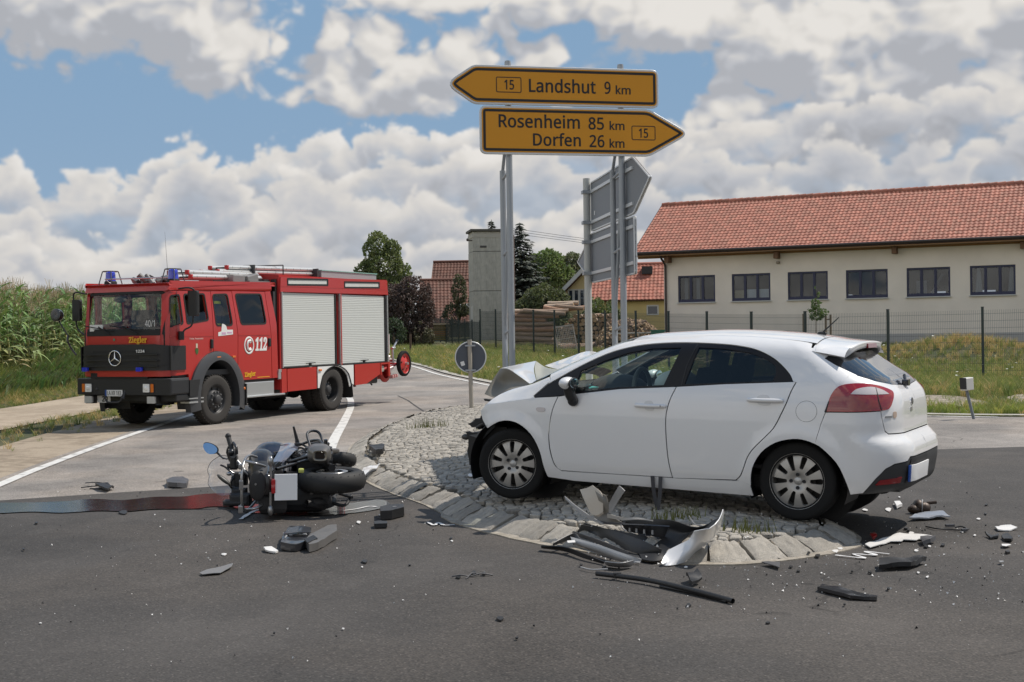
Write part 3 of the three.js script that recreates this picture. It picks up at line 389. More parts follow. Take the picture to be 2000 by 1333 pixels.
// ------------------------------------------------------------------ trees
function leaves(list, n, size, R, squash = 1) { // list of [x,y,z,rx,ry,rz]; leaf-sized faces through the shells of these lumps
  const pos = [], nor = [], col = []; const tot = list.reduce((s, b) => s + b[3] * b[4], 0);
  for (const b of list) { const k = Math.round(n * b[3] * b[4] / tot);
    for (let i = 0; i < k; i++) { let a = R() * 6.283, y = R() * 2 - 1, q = Math.sqrt(1 - y * y), rr = 0.62 + 0.42 * Math.pow(R(), 0.6); const dx = q * Math.cos(a), dz = q * Math.sin(a); const lump = 0.82 + 0.36 * fbm(dx * 2.6 + b[0] * 3 + 11, y * 2.6 + dz * 2.6 + b[1] * 2, 3); rr *= lump;
      const x = b[0] + dx * b[3] * rr, yy = b[1] + y * b[4] * rr, z = b[2] + dz * b[5] * rr; if (fbm(x * 1.9 + 7, yy * 1.9 + z * 1.3, 2) < 0.36) continue;
      const s = size * (0.6 + R() * 0.8), t = V(R() - 0.5, R() - 0.7, R() - 0.5).normalize(), w = V(R() - 0.5, R() - 0.5, R() - 0.5).cross(t).normalize(); const nn = w.clone().cross(t);
      const P = (u, v) => [x + t.x * u * s + w.x * v * s * squash, yy + t.y * u * s + w.y * v * s * squash, z + t.z * u * s + w.z * v * s * squash]; const A = P(-0.5, 0), B = P(0, -0.34), C = P(0.55, 0), D = P(0, 0.34); pos.push(...A, ...C, ...B, ...A, ...D, ...C); const c = 0.72 + R() * 0.56, h = (R() - 0.5) * 0.22; for (let m = 0; m < 6; m++) { nor.push(nn.x, nn.y, nn.z); col.push(c * (1 + h), c, c * (1 - Math.abs(h))); } } }
  const g = new THREE.BufferGeometry(); g.setAttribute('position', new THREE.Float32BufferAttribute(pos, 3)); g.setAttribute('normal', new THREE.Float32BufferAttribute(nor, 3)); g.setAttribute('color', new THREE.Float32BufferAttribute(col, 3)); return g;
}
const leafM = (r, g, b) => M(r * 1.5, g * 1.5, b * 1.5, 0.97, { transmission: 0.4, vertexColors: true });
const bark = M(0.10, 0.075, 0.05, 0.9);
function tree(name, label, cat, px, d, lumps, n, size, col, seed, o = {}) { // lumps in metres from the foot
  const R = rng(seed), p = atD(px, 640, d), y0 = Hgt(p[0], -d); const t = thing(name, label, cat, [p[0], y0, -d]);
  const top = Math.max(...lumps.map(l => l[1])), limbs = [bar([0, -0.3, 0], [0, top * 0.75, 0], o.r || 0.22, 8, 0.06)];
  for (const l of lumps) limbs.push(bar([0, Math.min(l[1] * 0.5, top * 0.6), 0], [l[0], l[1], l[2]], 0.08, 6, 0.02)); mesh('trunk', limbs, bark, t);
  const m = new THREE.Mesh(leaves(lumps, n, size, R, o.squash), leafM(...col)); m.name = 'crown'; t.add(m); return t;
}
{ const R = rng(21), lump = (a) => a;
  const mk = (w, h, k, s) => { const r = rng(s), o = []; for (let i = 0; i < k; i++) { const y = 0.18 + 0.78 * (i + 0.5) / k, q = Math.pow(Math.sin(Math.PI * Math.pow(y, 0.8)), 0.7), a = i * 2.4 + r(); const rr = (0.22 + 0.2 * r()); o.push([Math.cos(a) * w * 0.33 * q, y * h * 0.93, Math.sin(a) * w * 0.33 * q, w * rr * (0.5 + q * 0.6), h * rr * 0.5, w * rr * (0.5 + q * 0.6)]); } return o; };
  // big green tree behind the fire engine, with the dark copper bush before its right side
  tree('deciduous_tree', 'tall green leafy tree with a ragged double top behind the fire engine', 'tree', 746, 82, [[0, 2.6, 0, 1.95, 1.6, 1.8], [-1.0, 3.1, 0.3, 1.4, 1.2, 1.2], [0.2, 4.6, 0, 1.35, 1.2, 1.2], [-0.25, 5.9, 0, 0.85, 1.0, 0.8], [0.7, 5.7, 0.1, 0.55, 0.75, 0.6], [1.2, 4.3, 0.2, 0.75, 0.8, 0.7], [-1.0, 4.3, 0, 0.8, 0.8, 0.8], [0.9, 3.2, 0.4, 1.0, 0.9, 0.9], [-1.5, 2.5, 0, 0.7, 0.7, 0.7], [-.3, 1.4, 0, 1.6, 1, 1.3]], 26000, 0.17, [0.10, 0.125, 0.036], 31);
  tree('copper_bush', 'dark reddish brown copper leaved bush right of the tall green tree', 'bush', 795, 72, [[0, 1.9, 0, 1.4, 1.4, 1.2], [0.4, 2.95, 0, 0.95, 0.95, 0.8], [-0.6, 2.7, 0, 0.9, 0.9, 0.8], [1.0, 1.9, 0, 0.6, 1.0, 0.7], [-1.0, 1.6, 0, 0.7, 0.9, 0.8], [0.3, 1.0, 0, 1.2, 0.8, 1], [0.9, 2.7, 0, 0.35, 0.6, 0.4]], 19000, 0.13, [0.058, 0.036, 0.030], 32);
  tree('green_bush', 'dark green bush at the foot of the copper bush beside the board fence', 'bush', 768, 70, [[0, 0.8, 0, 0.7, 0.8, 0.6], [-0.7, 0.7, 0, 0.6, 0.7, 0.6]], 3000, 0.13, [0.03, 0.05, 0.02], 33);
  tree('green_bush', 'small brownish bush in front of the plank stack by the wooden post', 'bush', 822, 71, [[0, 0.7, 0, 0.35, 0.7, 0.35], [0.4, 0.5, 0, 0.35, 0.5, 0.3]], 1800, 0.11, [0.075, 0.07, 0.035], 34, { r: 0.04 });
  tree('deciduous_tree', 'light green leafy tree right of the dark spruce above the log pile', 'tree', 1070, 98, [[0, 4.2, 0, 1.7, 1.7, 1.5], [0.2, 5.3, 0, 1.1, 1.1, 1.1], [-0.9, 5, 0, 1, 1.1, 1], [1.2, 4.3, 0, 0.9, 1.0, 0.9]], 13000, 0.2, [0.11, 0.155, 0.045], 35);
  tree('deciduous_tree', 'pale grey green loose tree beside the gable of the yellow house', 'tree', 1112, 104, [[0, 4.2, 0, 1.2, 1.7, 1.2], [0.4, 5.7, 0, 0.8, 0.8, 0.8], [-1, 3.6, 0, 1, 1.2, 1], [.9, 3.8, 0, .9, 1.2, .9]], 10000, 0.2, [0.10, 0.115, 0.055], 36);
  tree('green_bush', 'broad mid green shrub between the spruce and the log pile', 'bush', 1062, 80, [[0, 2.1, 0, 1.3, 1.3, 1.1], [-0.9, 1.8, 0, 0.9, 1.0, 0.9], [0.9, 2.1, 0, 0.8, 1.0, 0.8], [0.2, 1.0, 0, 1.7, 0.9, 1]], 15000, 0.16, [0.075, 0.09, 0.032], 37);
  tree('climber', 'green climbing plant hanging over the red brown roof beside the tower', 'plant', 897, 86, [[0, 3.2, 0, 0.5, 1.0, 0.5], [0.3, 2.2, 0, 0.5, 0.8, 0.5], [-0.5, 1.6, 0, 0.7, 0.7, 0.5]], 3500, 0.14, [0.06, 0.065, 0.028], 38, { r: 0.05 });
  tree('green_bush', 'small green bush before the yellow house gable above the firewood', 'bush', 1165, 80, [[0, 1.9, 0, 0.6, 0.7, 0.5], [0.7, 1.6, 0, 0.5, 0.5, 0.5], [-0.3, 1.2, 0, .8, .7, .6]], 2600, 0.14, [0.10, 0.13, 0.04], 39, { r: 0.05 });
  tree('green_bush', 'small yellow green bush between the two sign posts at the yellow house', 'bush', 1196, 82, [[0, 1.6, 0, 0.4, 0.8, 0.4], [0.4, 1.3, 0, 0.4, 0.5, 0.4]], 1700, 0.14, [0.11, 0.13, 0.05], 40, { r: 0.05 });
  // spruce : whorls of hanging boughs
  const spruce = (label, px, d, h, w, seed) => { const r = rng(seed), p = atD(px, 640, d), t = thing('spruce_tree', label, 'tree', [p[0], Hgt(p[0], -d), -d]); mesh('trunk', bar([0, -0.2, 0], [0, h, 0], 0.16, 7, 0.02), bark, t);
    const pos = [], nor = [], col = []; for (let y = 0.3; y < h; y += 0.16) { const f = 1 - y / h, len = w * Math.pow(f, 0.8) * (0.75 + r() * 0.45), nb = Math.max(7, Math.round(14 * f + 7)); for (let b = 0; b < nb; b++) { const a = r() * 6.283, L = len * (0.55 + r() * 0.6), ns = Math.max(5, Math.round(L * 17)); for (let i = 0; i < ns; i++) { const s = (i + r()) / ns, rad = s * L, yy = y - 0.32 * rad + 0.22 * rad * s + (r() - 0.5) * 0.08; for (let m = 0; m < 2; m++) { const sp = (r() - 0.5) * 0.28 * (1.1 - s) * L * 0.8, x = Math.cos(a) * rad - Math.sin(a) * sp, z = Math.sin(a) * rad + Math.cos(a) * sp, q = 0.15 + r() * 0.16, aa = a + (r() - 0.5) * 1.6, dx = Math.cos(aa) * q, dz = Math.sin(aa) * q, dr = -0.4 * q - r() * 0.05; pos.push(x, yy, z, x + dx * 0.6 - dz * 0.25, yy + dr * 0.5, z + dz * 0.6 + dx * 0.25, x + dx * 1.2, yy + dr, z + dz * 1.2, x, yy, z, x + dx * 1.2, yy + dr, z + dz * 1.2, x + dx * 0.6 + dz * 0.25, yy + dr * 0.5, z + dz * 0.6 - dx * 0.25); const c = 0.7 + r() * 0.6; for (let k = 0; k < 6; k++) { nor.push((r() - 0.5) * 0.5, 1, (r() - 0.5) * 0.5); col.push(c, c, c); } } } } }
    const g = new THREE.BufferGeometry(); g.setAttribute('position', new THREE.Float32BufferAttribute(pos, 3)); g.setAttribute('color', new THREE.Float32BufferAttribute(col, 3)); g.computeVertexNormals(); const m = new THREE.Mesh(g, leafM(0.022, 0.036, 0.018)); m.name = 'crown'; t.add(m); };
  spruce('tall dark green spruce between the concrete tower and the red roof', 1018, 84, 7.55, 3.3, 41); spruce('second dark spruce with its top just above the tower roof edge', 963, 96, 8.6, 1.9, 42);
  // young staked tree before the hall
  { const p = atD(1594, 640, 55), y = Hgt(p[0], -55), t = thing('sapling', 'young thin staked tree with few leaves before the cream hall', 'sapling', [p[0], y, -55]); mesh('trunk', bar([0, 0, 0], [0.02, 2.5, 0], 0.03, 6, 0.012), bark, t); for (const [x, h] of [[-0.52, 1.75], [0.42, 1.65], [0.62, 1.7]]) mesh('stake', bar([x, -0.1, 0.1 * x], [x, h, 0.1 * x], 0.045, 7), M(0.17, 0.13, 0.09, 0.85), t); mesh('crosspiece', bar([0.42, 1.5, 0.04], [0.62, 1.5, 0.06], 0.03, 5), M(0.17, 0.13, 0.09, 0.85), t);
    const m = new THREE.Mesh(leaves([[0.02, 2.15, 0, 0.22, 0.25, 0.2], [0.08, 2.75, 0, 0.13, 0.3, 0.13], [-0.22, 1.75, 0, 0.24, 0.2, 0.2], [0.3, 1.8, 0, 0.25, 0.18, 0.2], [0.05, 1.6, 0, 0.3, 0.15, 0.2]], 700, 0.10, rng(43)), leafM(0.07, 0.11, 0.03)); m.name = 'crown'; t.add(m); }
}
// ------------------------------------------------------------------ village buildings
function gabled(name, label, px, d, turn, w, dep, eave, ridge, wm, tm, seed, ov = 0.35, cw = 0.26, rh = 0.33) { // local: ridge along x, front slope faces +z
  const p = atD(px, 640, d), y0 = Hgt(p[0], -d); const t = thing(name, label, 'building', [p[0], y0, -d], turn);
  mesh('wall', [prism([[-dep / 2, -0.5], [dep / 2, -0.5], [dep / 2, eave], [0, ridge - 0.12], [-dep / 2, eave]], w).rotateY(Math.PI / 2).translate(-w / 2, 0, 0)], wm, t);
  const rise = ridge - eave, run = dep / 2, sl = Math.hypot(rise, run) * (run + ov) / run, ax = Math.atan2(rise, run);
  const roof = mesh('roof', [1, -1].map(s => at(new THREE.BoxGeometry(w + 2 * ov, 0.08, sl), 0, ridge - 0.05 - Math.sin(ax) * sl / 2, s * Math.cos(ax) * sl / 2, s * ax, 0, 0)), M(0.12, 0.06, 0.045, 0.8), t);
  for (const s of [1, -1]) tiledPlane(roof, 'roof_tiles', w + 2 * ov, sl, cw, rh, tm, frameOf([s > 0 ? -w / 2 - ov : w / 2 + ov, ridge - Math.sin(ax) * sl, s * Math.cos(ax) * sl], [s, 0, 0], [0, Math.sin(ax), -s * Math.cos(ax)]), seed);
  mesh('ridge', at(new THREE.CylinderGeometry(0.12, 0.12, w + 2 * ov, 7), 0, ridge + 0.02, 0, 0, 0, Math.PI / 2), tm[1], roof); return t;
}
{
  const brown = tileMats(0.135, 0.056, 0.036), orange = tileMats(0.37, 0.135, 0.09), grey = plaster(0.32, 0.30, 0.28, 3);
  gabled('farm_house', 'farmhouse with steep red brown tiled roof left of the tower', 903, 104, -0.06, 3.6, 6.5, 2.6, 5.85, M(0.05, 0.045, 0.04, 0.8), brown, 51, 0.5);
  gabled('barn', 'low barn with broad red brown tiled roof left of the tower', 897, 92, 0.05, 4.6, 6.4, 1.3, 4.0, grey, brown, 52, 0.5);
  gabled('farm_house', 'house with red roof peeping out right of the dark spruce', 1070, 116, 0.1, 2.0, 6, 3.4, 6.5, plaster(0.5, 0.45, 0.4, 5), tileMats(0.33, 0.12, 0.085), 53);
  gabled('shed', 'small shed with brownish roof left of the yellow gable', 1104, 100, 0.05, 2.6, 4, 1.6, 3.2, plaster(0.45, 0.4, 0.35, 6), tileMats(0.25, 0.12, 0.10), 57);
  const yel = plaster(0.68, 0.53, 0.24, 7), yel2 = plaster(0.74, 0.60, 0.32, 8), wf = M(0.62, 0.61, 0.58, 0.6), pane = M(0.02, 0.03, 0.05, 0.06, { clearcoat: 1 });
  const win = (h, x, y, z, w, hh, ry = 0) => { const m = mesh('window', [box(w + 0.16, 0.09, 0.09, 0, hh / 2 + 0.04, 0), box(w + 0.16, 0.09, 0.09, 0, -hh / 2 - 0.04, 0), box(0.09, hh, 0.09, -w / 2 - 0.04, 0, 0), box(0.09, hh, 0.09, w / 2 + 0.04, 0, 0)], wf, h); m.position.set(x, y, z); m.rotation.y = ry; mesh('pane', box(w, hh, 0.03, 0, 0, 0), pane, m); };
  // yellow house: gable end to the left front, and the lower wing with the lettering
  const y1 = gabled('yellow_house', 'yellow house with white gable boards and red roof behind the grey signs', 1188, 92, 1.28, 9, 5.6, 2.2, 4.9, yel2, orange, 54, 0.5);
  for (const s of [1, -1]) mesh('gable_board', at(new THREE.BoxGeometry(0.06, 0.26, 4.45), -5.05, 3.42, s * 1.63, s * 0.767, 0, 0), wf, y1);
  for (const z of [-0.62, -0.2, 0.22]) win(y1, -4.53, 2.5, z + 0.9, 0.24, 1.25, -Math.PI / 2); for (const z of [-0.6, -0.2, .2]) win(y1, -4.53, 2.4, z - 1, 0.24, 1.2, -Math.PI / 2);
  mesh('balcony_rail', [bar([-4.9, 1.2, -1.2], [-4.9, 1.2, 2.2], 0.05, 5), ...Array.from({ length: 12 }, (_, i) => bar([-4.9, 0.3, -1.2 + i * 0.3], [-4.9, 1.2, -1.2 + i * 0.3], 0.025, 4))], M(0.12, 0.09, 0.06, 0.7), y1);
  const y2 = gabled('yellow_house', 'yellow wing with red roof and grey lettering left of the cream hall', 1256, 86, -0.18, 5.6, 5.2, 2.62, 4.75, yel, orange, 55, 0.4);
  win(y2, 0.85, 1.62, 2.6, 0.62, 0.5); mesh('lettering', at(letters('osenhammer', 0.30, 0.03, 'sans', 2.5), 0.15, 2.18, 2.6), M(0.19, 0.165, 0.08, 0.7), y2);
  mesh('roof_hatch', at(new THREE.BoxGeometry(0.7, 0.5, 0.7), 0.4, 4.3, 0.75), M(0.02, 0.02, 0.022, 0.4), y2);
  // transformer tower
  const conc = M(1, 1, 1, 0.92, { map: tex(512, 512, (u, v, i, j) => { const n = fbm(u * 4, v * 4, 5, 4), s = fbm(u * 26, v * 2, 3, 26), g = hsh(i, j); let k = 0.44 * (0.8 + 0.4 * n) * (0.93 + 0.1 * g); k *= 1 - 0.14 * sst(0.55, 0.75, s); return [k * 1.05, k, k * 0.87]; }), bumpMap: bumpTex, bumpScale: 0.004 });
  const p = atD(955, 640, 82), tw = thing('transformer_tower', 'square grey concrete transformer tower with flat roof slab behind the green fence', 'tower', [p[0], 0, -82], 0.16);
  const hw = 1.12, jl = [1, 4.25, 6.75, 8.02]; for (let i = 0; i < 3; i++) mesh('wall', uvm(rbox(hw * 2 - (i % 2 ? 0.0 : 0.02), jl[i + 1] - jl[i] - 0.03, hw * 2, 0.02, 0, (jl[i] + jl[i + 1]) / 2, 0)), conc, tw);
  mesh('joint', box(hw * 2 - 0.06, 7.2, hw * 2 - 0.06, 0, 4.4, 0), M(0.06, 0.055, 0.05, 0.9), tw); mesh('roof_slab', [rbox(hw * 2 + 0.26, 0.14, hw * 2 + 0.3, 0.02, 0, 8.09, 0)], M(0.11, 0.10, 0.085, 0.85), tw); mesh('cornice', box(hw * 2 + 0.04, 0.22, hw * 2 + 0.04, 0, 7.75, 0), plaster(0.48, 0.45, 0.39, 11), tw);
  mesh('door', [box(0.03, 2.0, 0.8, -hw - 0.01, 2.3, 0.4), box(0.05, 2.1, 0.08, -hw - 0.015, 2.3, 0.86)], M(0.55, 0.54, 0.5, 0.6), tw); mesh('insulator', [bar([-hw - 0.35, 7.45, 0.9], [-hw, 7.45, 0.9], 0.04, 6), ball(0.08, 1, 1.2, 1, -hw - 0.3, 7.5, 0.9)], M(0.08, 0.06, 0.05, 0.5), tw); mesh('vent', box(0.42, 0.13, 0.04, -0.45, 7.05, hw + 0.01), M(0.08, 0.075, 0.07, 0.8), tw); mesh('ladder', [...Array.from({ length: 16 }, (_, i) => bar([hw + 0.1, 2 + i * 0.36, hw], [hw + 0.4, 2 + i * 0.36, hw], 0.02, 4)), bar([hw + 0.1, 1.5, hw], [hw + 0.1, 7.8, hw], 0.025, 4), bar([hw + 0.4, 1.5, hw], [hw + 0.4, 7.8, hw], 0.025, 4)], M(0.2, 0.13, 0.11, 0.6), tw);
  const la = atD(1046, 457, 90), lb = atD(1320, 487, 90); tag(mesh('power_line', [0, 0.18, 0.36].map(k => tube([[la[0] - 2, la[1] + k + 0.1, -90], [(la[0] + lb[0]) / 2, (la[1] + lb[1]) / 2 - 0.25 + k * 0.8, -90], [lb[0], lb[1] + k * 0.6, -90]], 0.013, 20, 4)), M(0.05, 0.05, 0.055, 0.6)), 'thin sagging overhead wires between the spruce and the grey signs', 'wire');
}
// ------------------------------------------------------------------ wire mesh fences
{
  const pm = M(0.022, 0.035, 0.034, 0.45), wm = M(0.035, 0.048, 0.046, 0.5);
  const wire = (L, Hh, step) => { const l = []; const P = (x, y, w, h) => l.push(new THREE.BoxGeometry(w * (w < 0.01 ? 0.75 : 1), h * (h < 0.01 ? 0.75 : 1), 0.005).translate(x, y, 0)); for (let x = step / 2; x < L; x += step) P(x, Hh / 2 + 0.04, 0.0055, Hh); for (let y = 0.06; y <= Hh + 0.03; y += 0.2) { P(L / 2, y, L, 0.008); } return merge(l); };
  const fence = (label, pts, hgt, cap) => { const f = thing('wire_fence', label, 'fence', [pts[0][0], 0, pts[0][1]]); pts.forEach((p, i) => { const y = Hgt(p[0], p[1]); const m = mesh('post', [box(0.07, hgt + 0.6, 0.06, 0, hgt / 2 - 0.22, 0), box(0.08, 0.02, 0.07, 0, hgt + 0.09, 0)], pm, f); m.position.set(p[0] - pts[0][0], y, p[1] - pts[0][1]); const q = pts[i + 1]; if (!q) return; const dx = q[0] - p[0], dz = q[1] - p[1], L = Math.hypot(dx, dz), y2 = Hgt(q[0], q[1]); m.rotation.y = -Math.atan2(dz, dx); const w = mesh('wire_panel', wire(L, hgt - 0.05, 0.05), wm, f); w.position.set(p[0] - pts[0][0], y + 0.02, p[1] - pts[0][1]); w.rotation.set(0, -Math.atan2(dz, dx), Math.atan2(y2 - y, L), 'YXZ'); }); return f; };
  const at2 = (px, d) => [atD(px, 640, d)[0], -d];
  fence('dark green wire mesh fence running from the hall to the log pile', [[2310, 32.6], [2115, 34.5], [1920, 36], [1735, 37.1], [1573, 38.7], [1468, 40.9], [1381, 43.1], [1306, 45.4], [1242, 47.8], [1182, 50.2], [1130, 52.5], [1083, 54.8], [1042, 57.1], [1004, 59.4], [968, 61.6], [938, 64]].map(p => at2(...p)), 1.98);
  const l2 = []; for (let i = 0; i < 10; i++) { const t = i / 9; const a = at2(937, 64), b = at2(831, 85); l2.push([lerp(a[0], b[0], t), lerp(a[1], b[1], t)]); }
  fence('dense dark green fence section left of the tower seen almost end on', l2, 1.42);
  // boards and odds and ends by the bushes
  const bp = atD(757, 640, 72), bf = thing('board_fence', 'dark grey board fence under the copper bush behind the fire engine', 'fence', [bp[0], Hgt(bp[0], -72), -72]); for (let i = 0; i < 13; i++) mesh('board', box(0.13, 1.0 + hsh(i, 3) * 0.08, 0.03, i * 0.145 - 0.1, 0.5, hsh(i, 9) * 0.02), M(0.045 + 0.01 * (i % 3), 0.05 + 0.01 * (i % 3), 0.058, 0.8), bf);
  const wp = atD(801, 640, 62); tag(mesh('wooden_post', bar([wp[0], Hgt(wp[0], -62) - 0.1, -62], [wp[0], Hgt(wp[0], -62) + 0.95, -62], 0.05, 8), M(0.10, 0.065, 0.045, 0.85)), 'short dark wooden post in the meadow left of the green fence', 'post');
  const sp = atD(812, 640, 76), ps = thing('plank_stack', 'stack of sawn planks with pale top boards behind the green fence', 'planks', [sp[0], Hgt(sp[0], -76), -76]); const R = rng(9); for (let j = 0; j < 9; j++) for (let i = 0; i < 2; i++) mesh('plank', box(1.25 + R() * 0.1, 0.085, 0.7, i * 1.3 + (R() - 0.5) * 0.1, 0.2 + j * 0.115, (R() - 0.5) * 0.1, 0, (R() - 0.5) * 0.02, (R() - .5) * .02), j > 7 ? M(0.45, 0.35, 0.24, 0.8) : M(0.16 + R() * 0.08, 0.10 + R() * 0.05, 0.06, 0.85), ps);
}
// parked white van behind the tower
{
  const p = atD(955, 640, 90), v = thing('parked_van', 'white van parked behind the concrete tower, only its ends showing', 'van', [p[0], Hgt(p[0], -90), -90], 0.05);
  mesh('body', prism(smooth([[-2.1, 0.4, 1], [2.1, 0.4, 1], [2.15, 1.0], [1.85, 1.25], [1.2, 1.45], [0.8, 2.1], [0.5, 2.2], [-1.8, 2.25], [-2.08, 2.1], [-2.12, 1.2]], 4), 1.8, 0.05).translate(0, 0, -0.9), M(0.72, 0.72, 0.7, 0.3, { clearcoat: 0.8 }), v);
  mesh('window', [prism([[-1.95, 1.45], [-1.2, 1.45], [-1.2, 2.02], [-1.95, 2.02]], 1.84).translate(0, 0, -0.92), prism([[0.2, 1.45], [1.05, 1.45], [0.72, 2.02], [0.2, 2.02]], 1.84).translate(0, 0, -0.92)], MAT.blackGloss, v);
  for (const x of [-1.3, 1.35]) mesh('wheel', at(new THREE.CylinderGeometry(0.33, 0.33, 1.75, 16), x, 0.33, 0, Math.PI / 2), MAT.rubber, v);
}
// ------------------------------------------------------------------ log piles
{
  const barkT = (r, g, b, s) => { const t = tex(256, 256, (u, v, i, j) => { const n = fbm(u * 24 + s, v * 5, 4, 24), m = fbm(u * 5, v * 5 + s, 3, 5), q = hsh(i, j); const k = (0.55 + 0.9 * n) * (0.75 + 0.5 * m) * (0.9 + 0.2 * q); return [r * k, g * k, b * k]; }); return M(1, 1, 1, 0.95, { map: t, bumpMap: t, bumpScale: 0.02 }); };
  const barks = [barkT(0.30, 0.22, 0.165, 1), barkT(0.24, 0.175, 0.13, 4), barkT(0.40, 0.31, 0.235, 7), barkT(0.33, 0.20, 0.135, 9)];
  const endT = [[0.52, 0.36, 0.20], [0.40, 0.26, 0.14], [0.46, 0.33, 0.22]].map(c => M(1, 1, 1, 0.85, { map: tex(128, 128, (u, v) => { const r = Math.hypot(u - 0.5, v - 0.5) * 2, k = 0.85 + 0.12 * Math.sin(r * 40) + 0.25 * (vn(u * 9, v * 9) - 0.5) - (r > 0.9 ? 0.35 : 0); return [c[0] * k, c[1] * k, c[2] * k]; }) }));
  const R = rng(61); const G1 = 'barked logs lying lengthwise in the pile behind the fence', G2 = 'logs stacked with their cut ends to the road', G3 = 'loose logs on the ground before the pile';
  const log = (a, b, r, label, group) => { const A = V(...a), B = V(...b), d = B.clone().sub(A), L = d.length(); const g = new THREE.CylinderGeometry(r * (0.85 + R() * 0.12), r, L, 11, 5, true); const p = g.attributes.position, s = R() * 9; for (let i = 0; i < p.count; i++) { const k = 1 + 0.14 * (vn(p.getX(i) * 14 + s, p.getY(i) * 2 + p.getZ(i) * 14) - 0.5); p.setXYZ(i, p.getX(i) * k + 0.03 * Math.sin(p.getY(i) * 1.4 + s), p.getY(i), p.getZ(i) * k); } g.computeVertexNormals();
    const m = new THREE.Mesh(g, barks[(R() * 4) | 0]); m.name = numbered('log'); m.position.copy(A.clone().add(B).multiplyScalar(0.5)); m.quaternion.setFromUnitVectors(V(0, 1, 0), d.normalize()); scene.add(m); tag(m, label, 'log', group); m.material; for (const s2 of [1, -1]) { const c = mesh('cut_end', new THREE.CylinderGeometry(r * (s2 > 0 ? 0.9 : 0.97), r * 0.97, 0.012, 14), endT[(R() * 3) | 0], m); c.position.set(0.03 * Math.sin(s2 * L / 2 * 1.4 + s), s2 * (L / 2 - 0.003), 0); } return m; };
  // left pile, logs along the fence
  const p0 = atD(1000, 640, 66); const gy = Hgt(p0[0], -66);
  for (let j = 0, y = gy + 0.1; j < 8; j++) { const r = 0.10 + R() * 0.06; y += r; for (let i = 0; i < 2; i++) { const x0 = p0[0] - 0.2 + (R() - 0.5) * 0.5 - (j > 6 ? -0.4 : 0), L = 2.3 + (R() - 0.5) * 0.7; log([x0, y, -65.6 - i * 0.3 - (R()) * 0.06], [x0 + L, y + (R() - 0.5) * 0.13, -65.7 - i * 0.3], r * (0.95 + R() * 0.1), `${i ? 'rear' : 'front'} brown log of the ${['lowest', 'second', 'third', 'fourth', 'fifth', 'sixth', 'seventh', 'topmost'][j]} layer in the left log pile`, G1); } y += r * 0.86; }
  // top row, longer and lighter
  const top = gy + 2.12; for (const [px0, px1, py0, py1, dd, w] of [[1022, 1104, 608, 612, 65.2, 'longest and lowest'], [1062, 1106, 601, 607, 66, 'short tilted'], [1064, 1120, 598, 595, 66.8, 'upper middle'], [1070, 1130, 592, 592, 67.6, 'topmost level'], [1085, 1140, 597, 603, 66.4, 'right sloping'], [1090, 1150, 604, 600, 67.2, 'rightmost rising']]) log(atD(px0, py0, dd), atD(px1, py1, dd - 0.3), 0.115, `${w} of the pale brown logs lying across the top of the log pile`, 'long logs on top of the pile');
  // end-on pile
  for (let j = 0; j < 9; j++) for (let i = 0; i < 12; i++) { const pxc = 1094 + i * 8.6 + (j % 2) * 4 + (R() - 0.5) * 3, yy = gy + 0.12 + j * 0.215 + (R() - 0.5) * 0.05; if (j > 4 + 4 * Math.sin(clamp((i + 1) / 9) * 2.2) || R() < 0.06) continue; if (j < 3 && i > 3 && i < 5) continue; const P = atD(pxc, 640, 66.2 + R() * 0.4); const s = (R() - 0.5) * 0.5; log([P[0], yy, P[2]], [P[0] + 0.55 + s, yy + (R() - 0.5) * 0.15, P[2] - 2.0], 0.085 + R() * 0.05, 'log stacked with its pale cut end towards the road', G2); }
  for (let k = 0; k < 9; k++) { const P = atD(1100 + k * 10 + R() * 6, 640, 63.6 + R() * 1.2), y = Hgt(P[0], P[2]) + 0.12; const a = R() * 1.2 - 0.6; log([P[0] - 0.5 * Math.cos(a), y, P[2]], [P[0] + 0.5 * Math.cos(a), y + 0.02 + R() * 0.1, P[2] + Math.sin(a) * 0.5], 0.09 + R() * 0.05, `loose log on the ground before the log pile, ${['leftmost', 'second', 'third', 'fourth', 'fifth', 'sixth', 'seventh', 'eighth', 'rightmost'][k]} of nine from the left`, G3); }
  // firewood heap, too small to tell its pieces apart
  const F = []; const fc = atD(1236, 640, 64), fy = Hgt(fc[0], -64); for (let i = 0; i < 1500; i++) { const u = R() * 2 - 1, w = R(), hx = 1.75, prof = 1.35 * Math.sqrt(Math.max(0, 1 - Math.pow(Math.abs(u - 0.0), 2.6))) * (u > 0.3 ? 1 - (u - 0.3) * 0.75 : 1); const v = R() * 2 - 1, y = prof * Math.sqrt(Math.max(0, 1 - v * v)) * (0.86 + 0.18 * R()); const s = 0.05 + R() * 0.05, L = 0.22 + R() * 0.14; const g = new THREE.CylinderGeometry(s, s, L, 3 + ((R() * 2) | 0)); F.push(at(g, fc[0] + u * hx, fy + Math.max(0.05, y), fc[2] + v * 1.3, R() * 6, R() * 6, R() * 6)); }
  const fm = [[], [], []]; F.forEach((g, i) => fm[i % 3].push(g)); const heap = thing('firewood_heap', 'rounded heap of split firewood right of the log pile', 'firewood', [0, 0, 0]); [[0.30, 0.20, 0.12], [0.17, 0.12, 0.085], [0.42, 0.30, 0.18]].forEach((c, i) => { mesh('split_logs', fm[i], M(...c, 0.9), heap).userData.kind = 'stuff'; }); mesh('core', ball(1, 1.65, 1.2, 1.1, fc[0] - 0.05, fy, fc[2]), M(0.05, 0.035, 0.025, 0.95), heap);
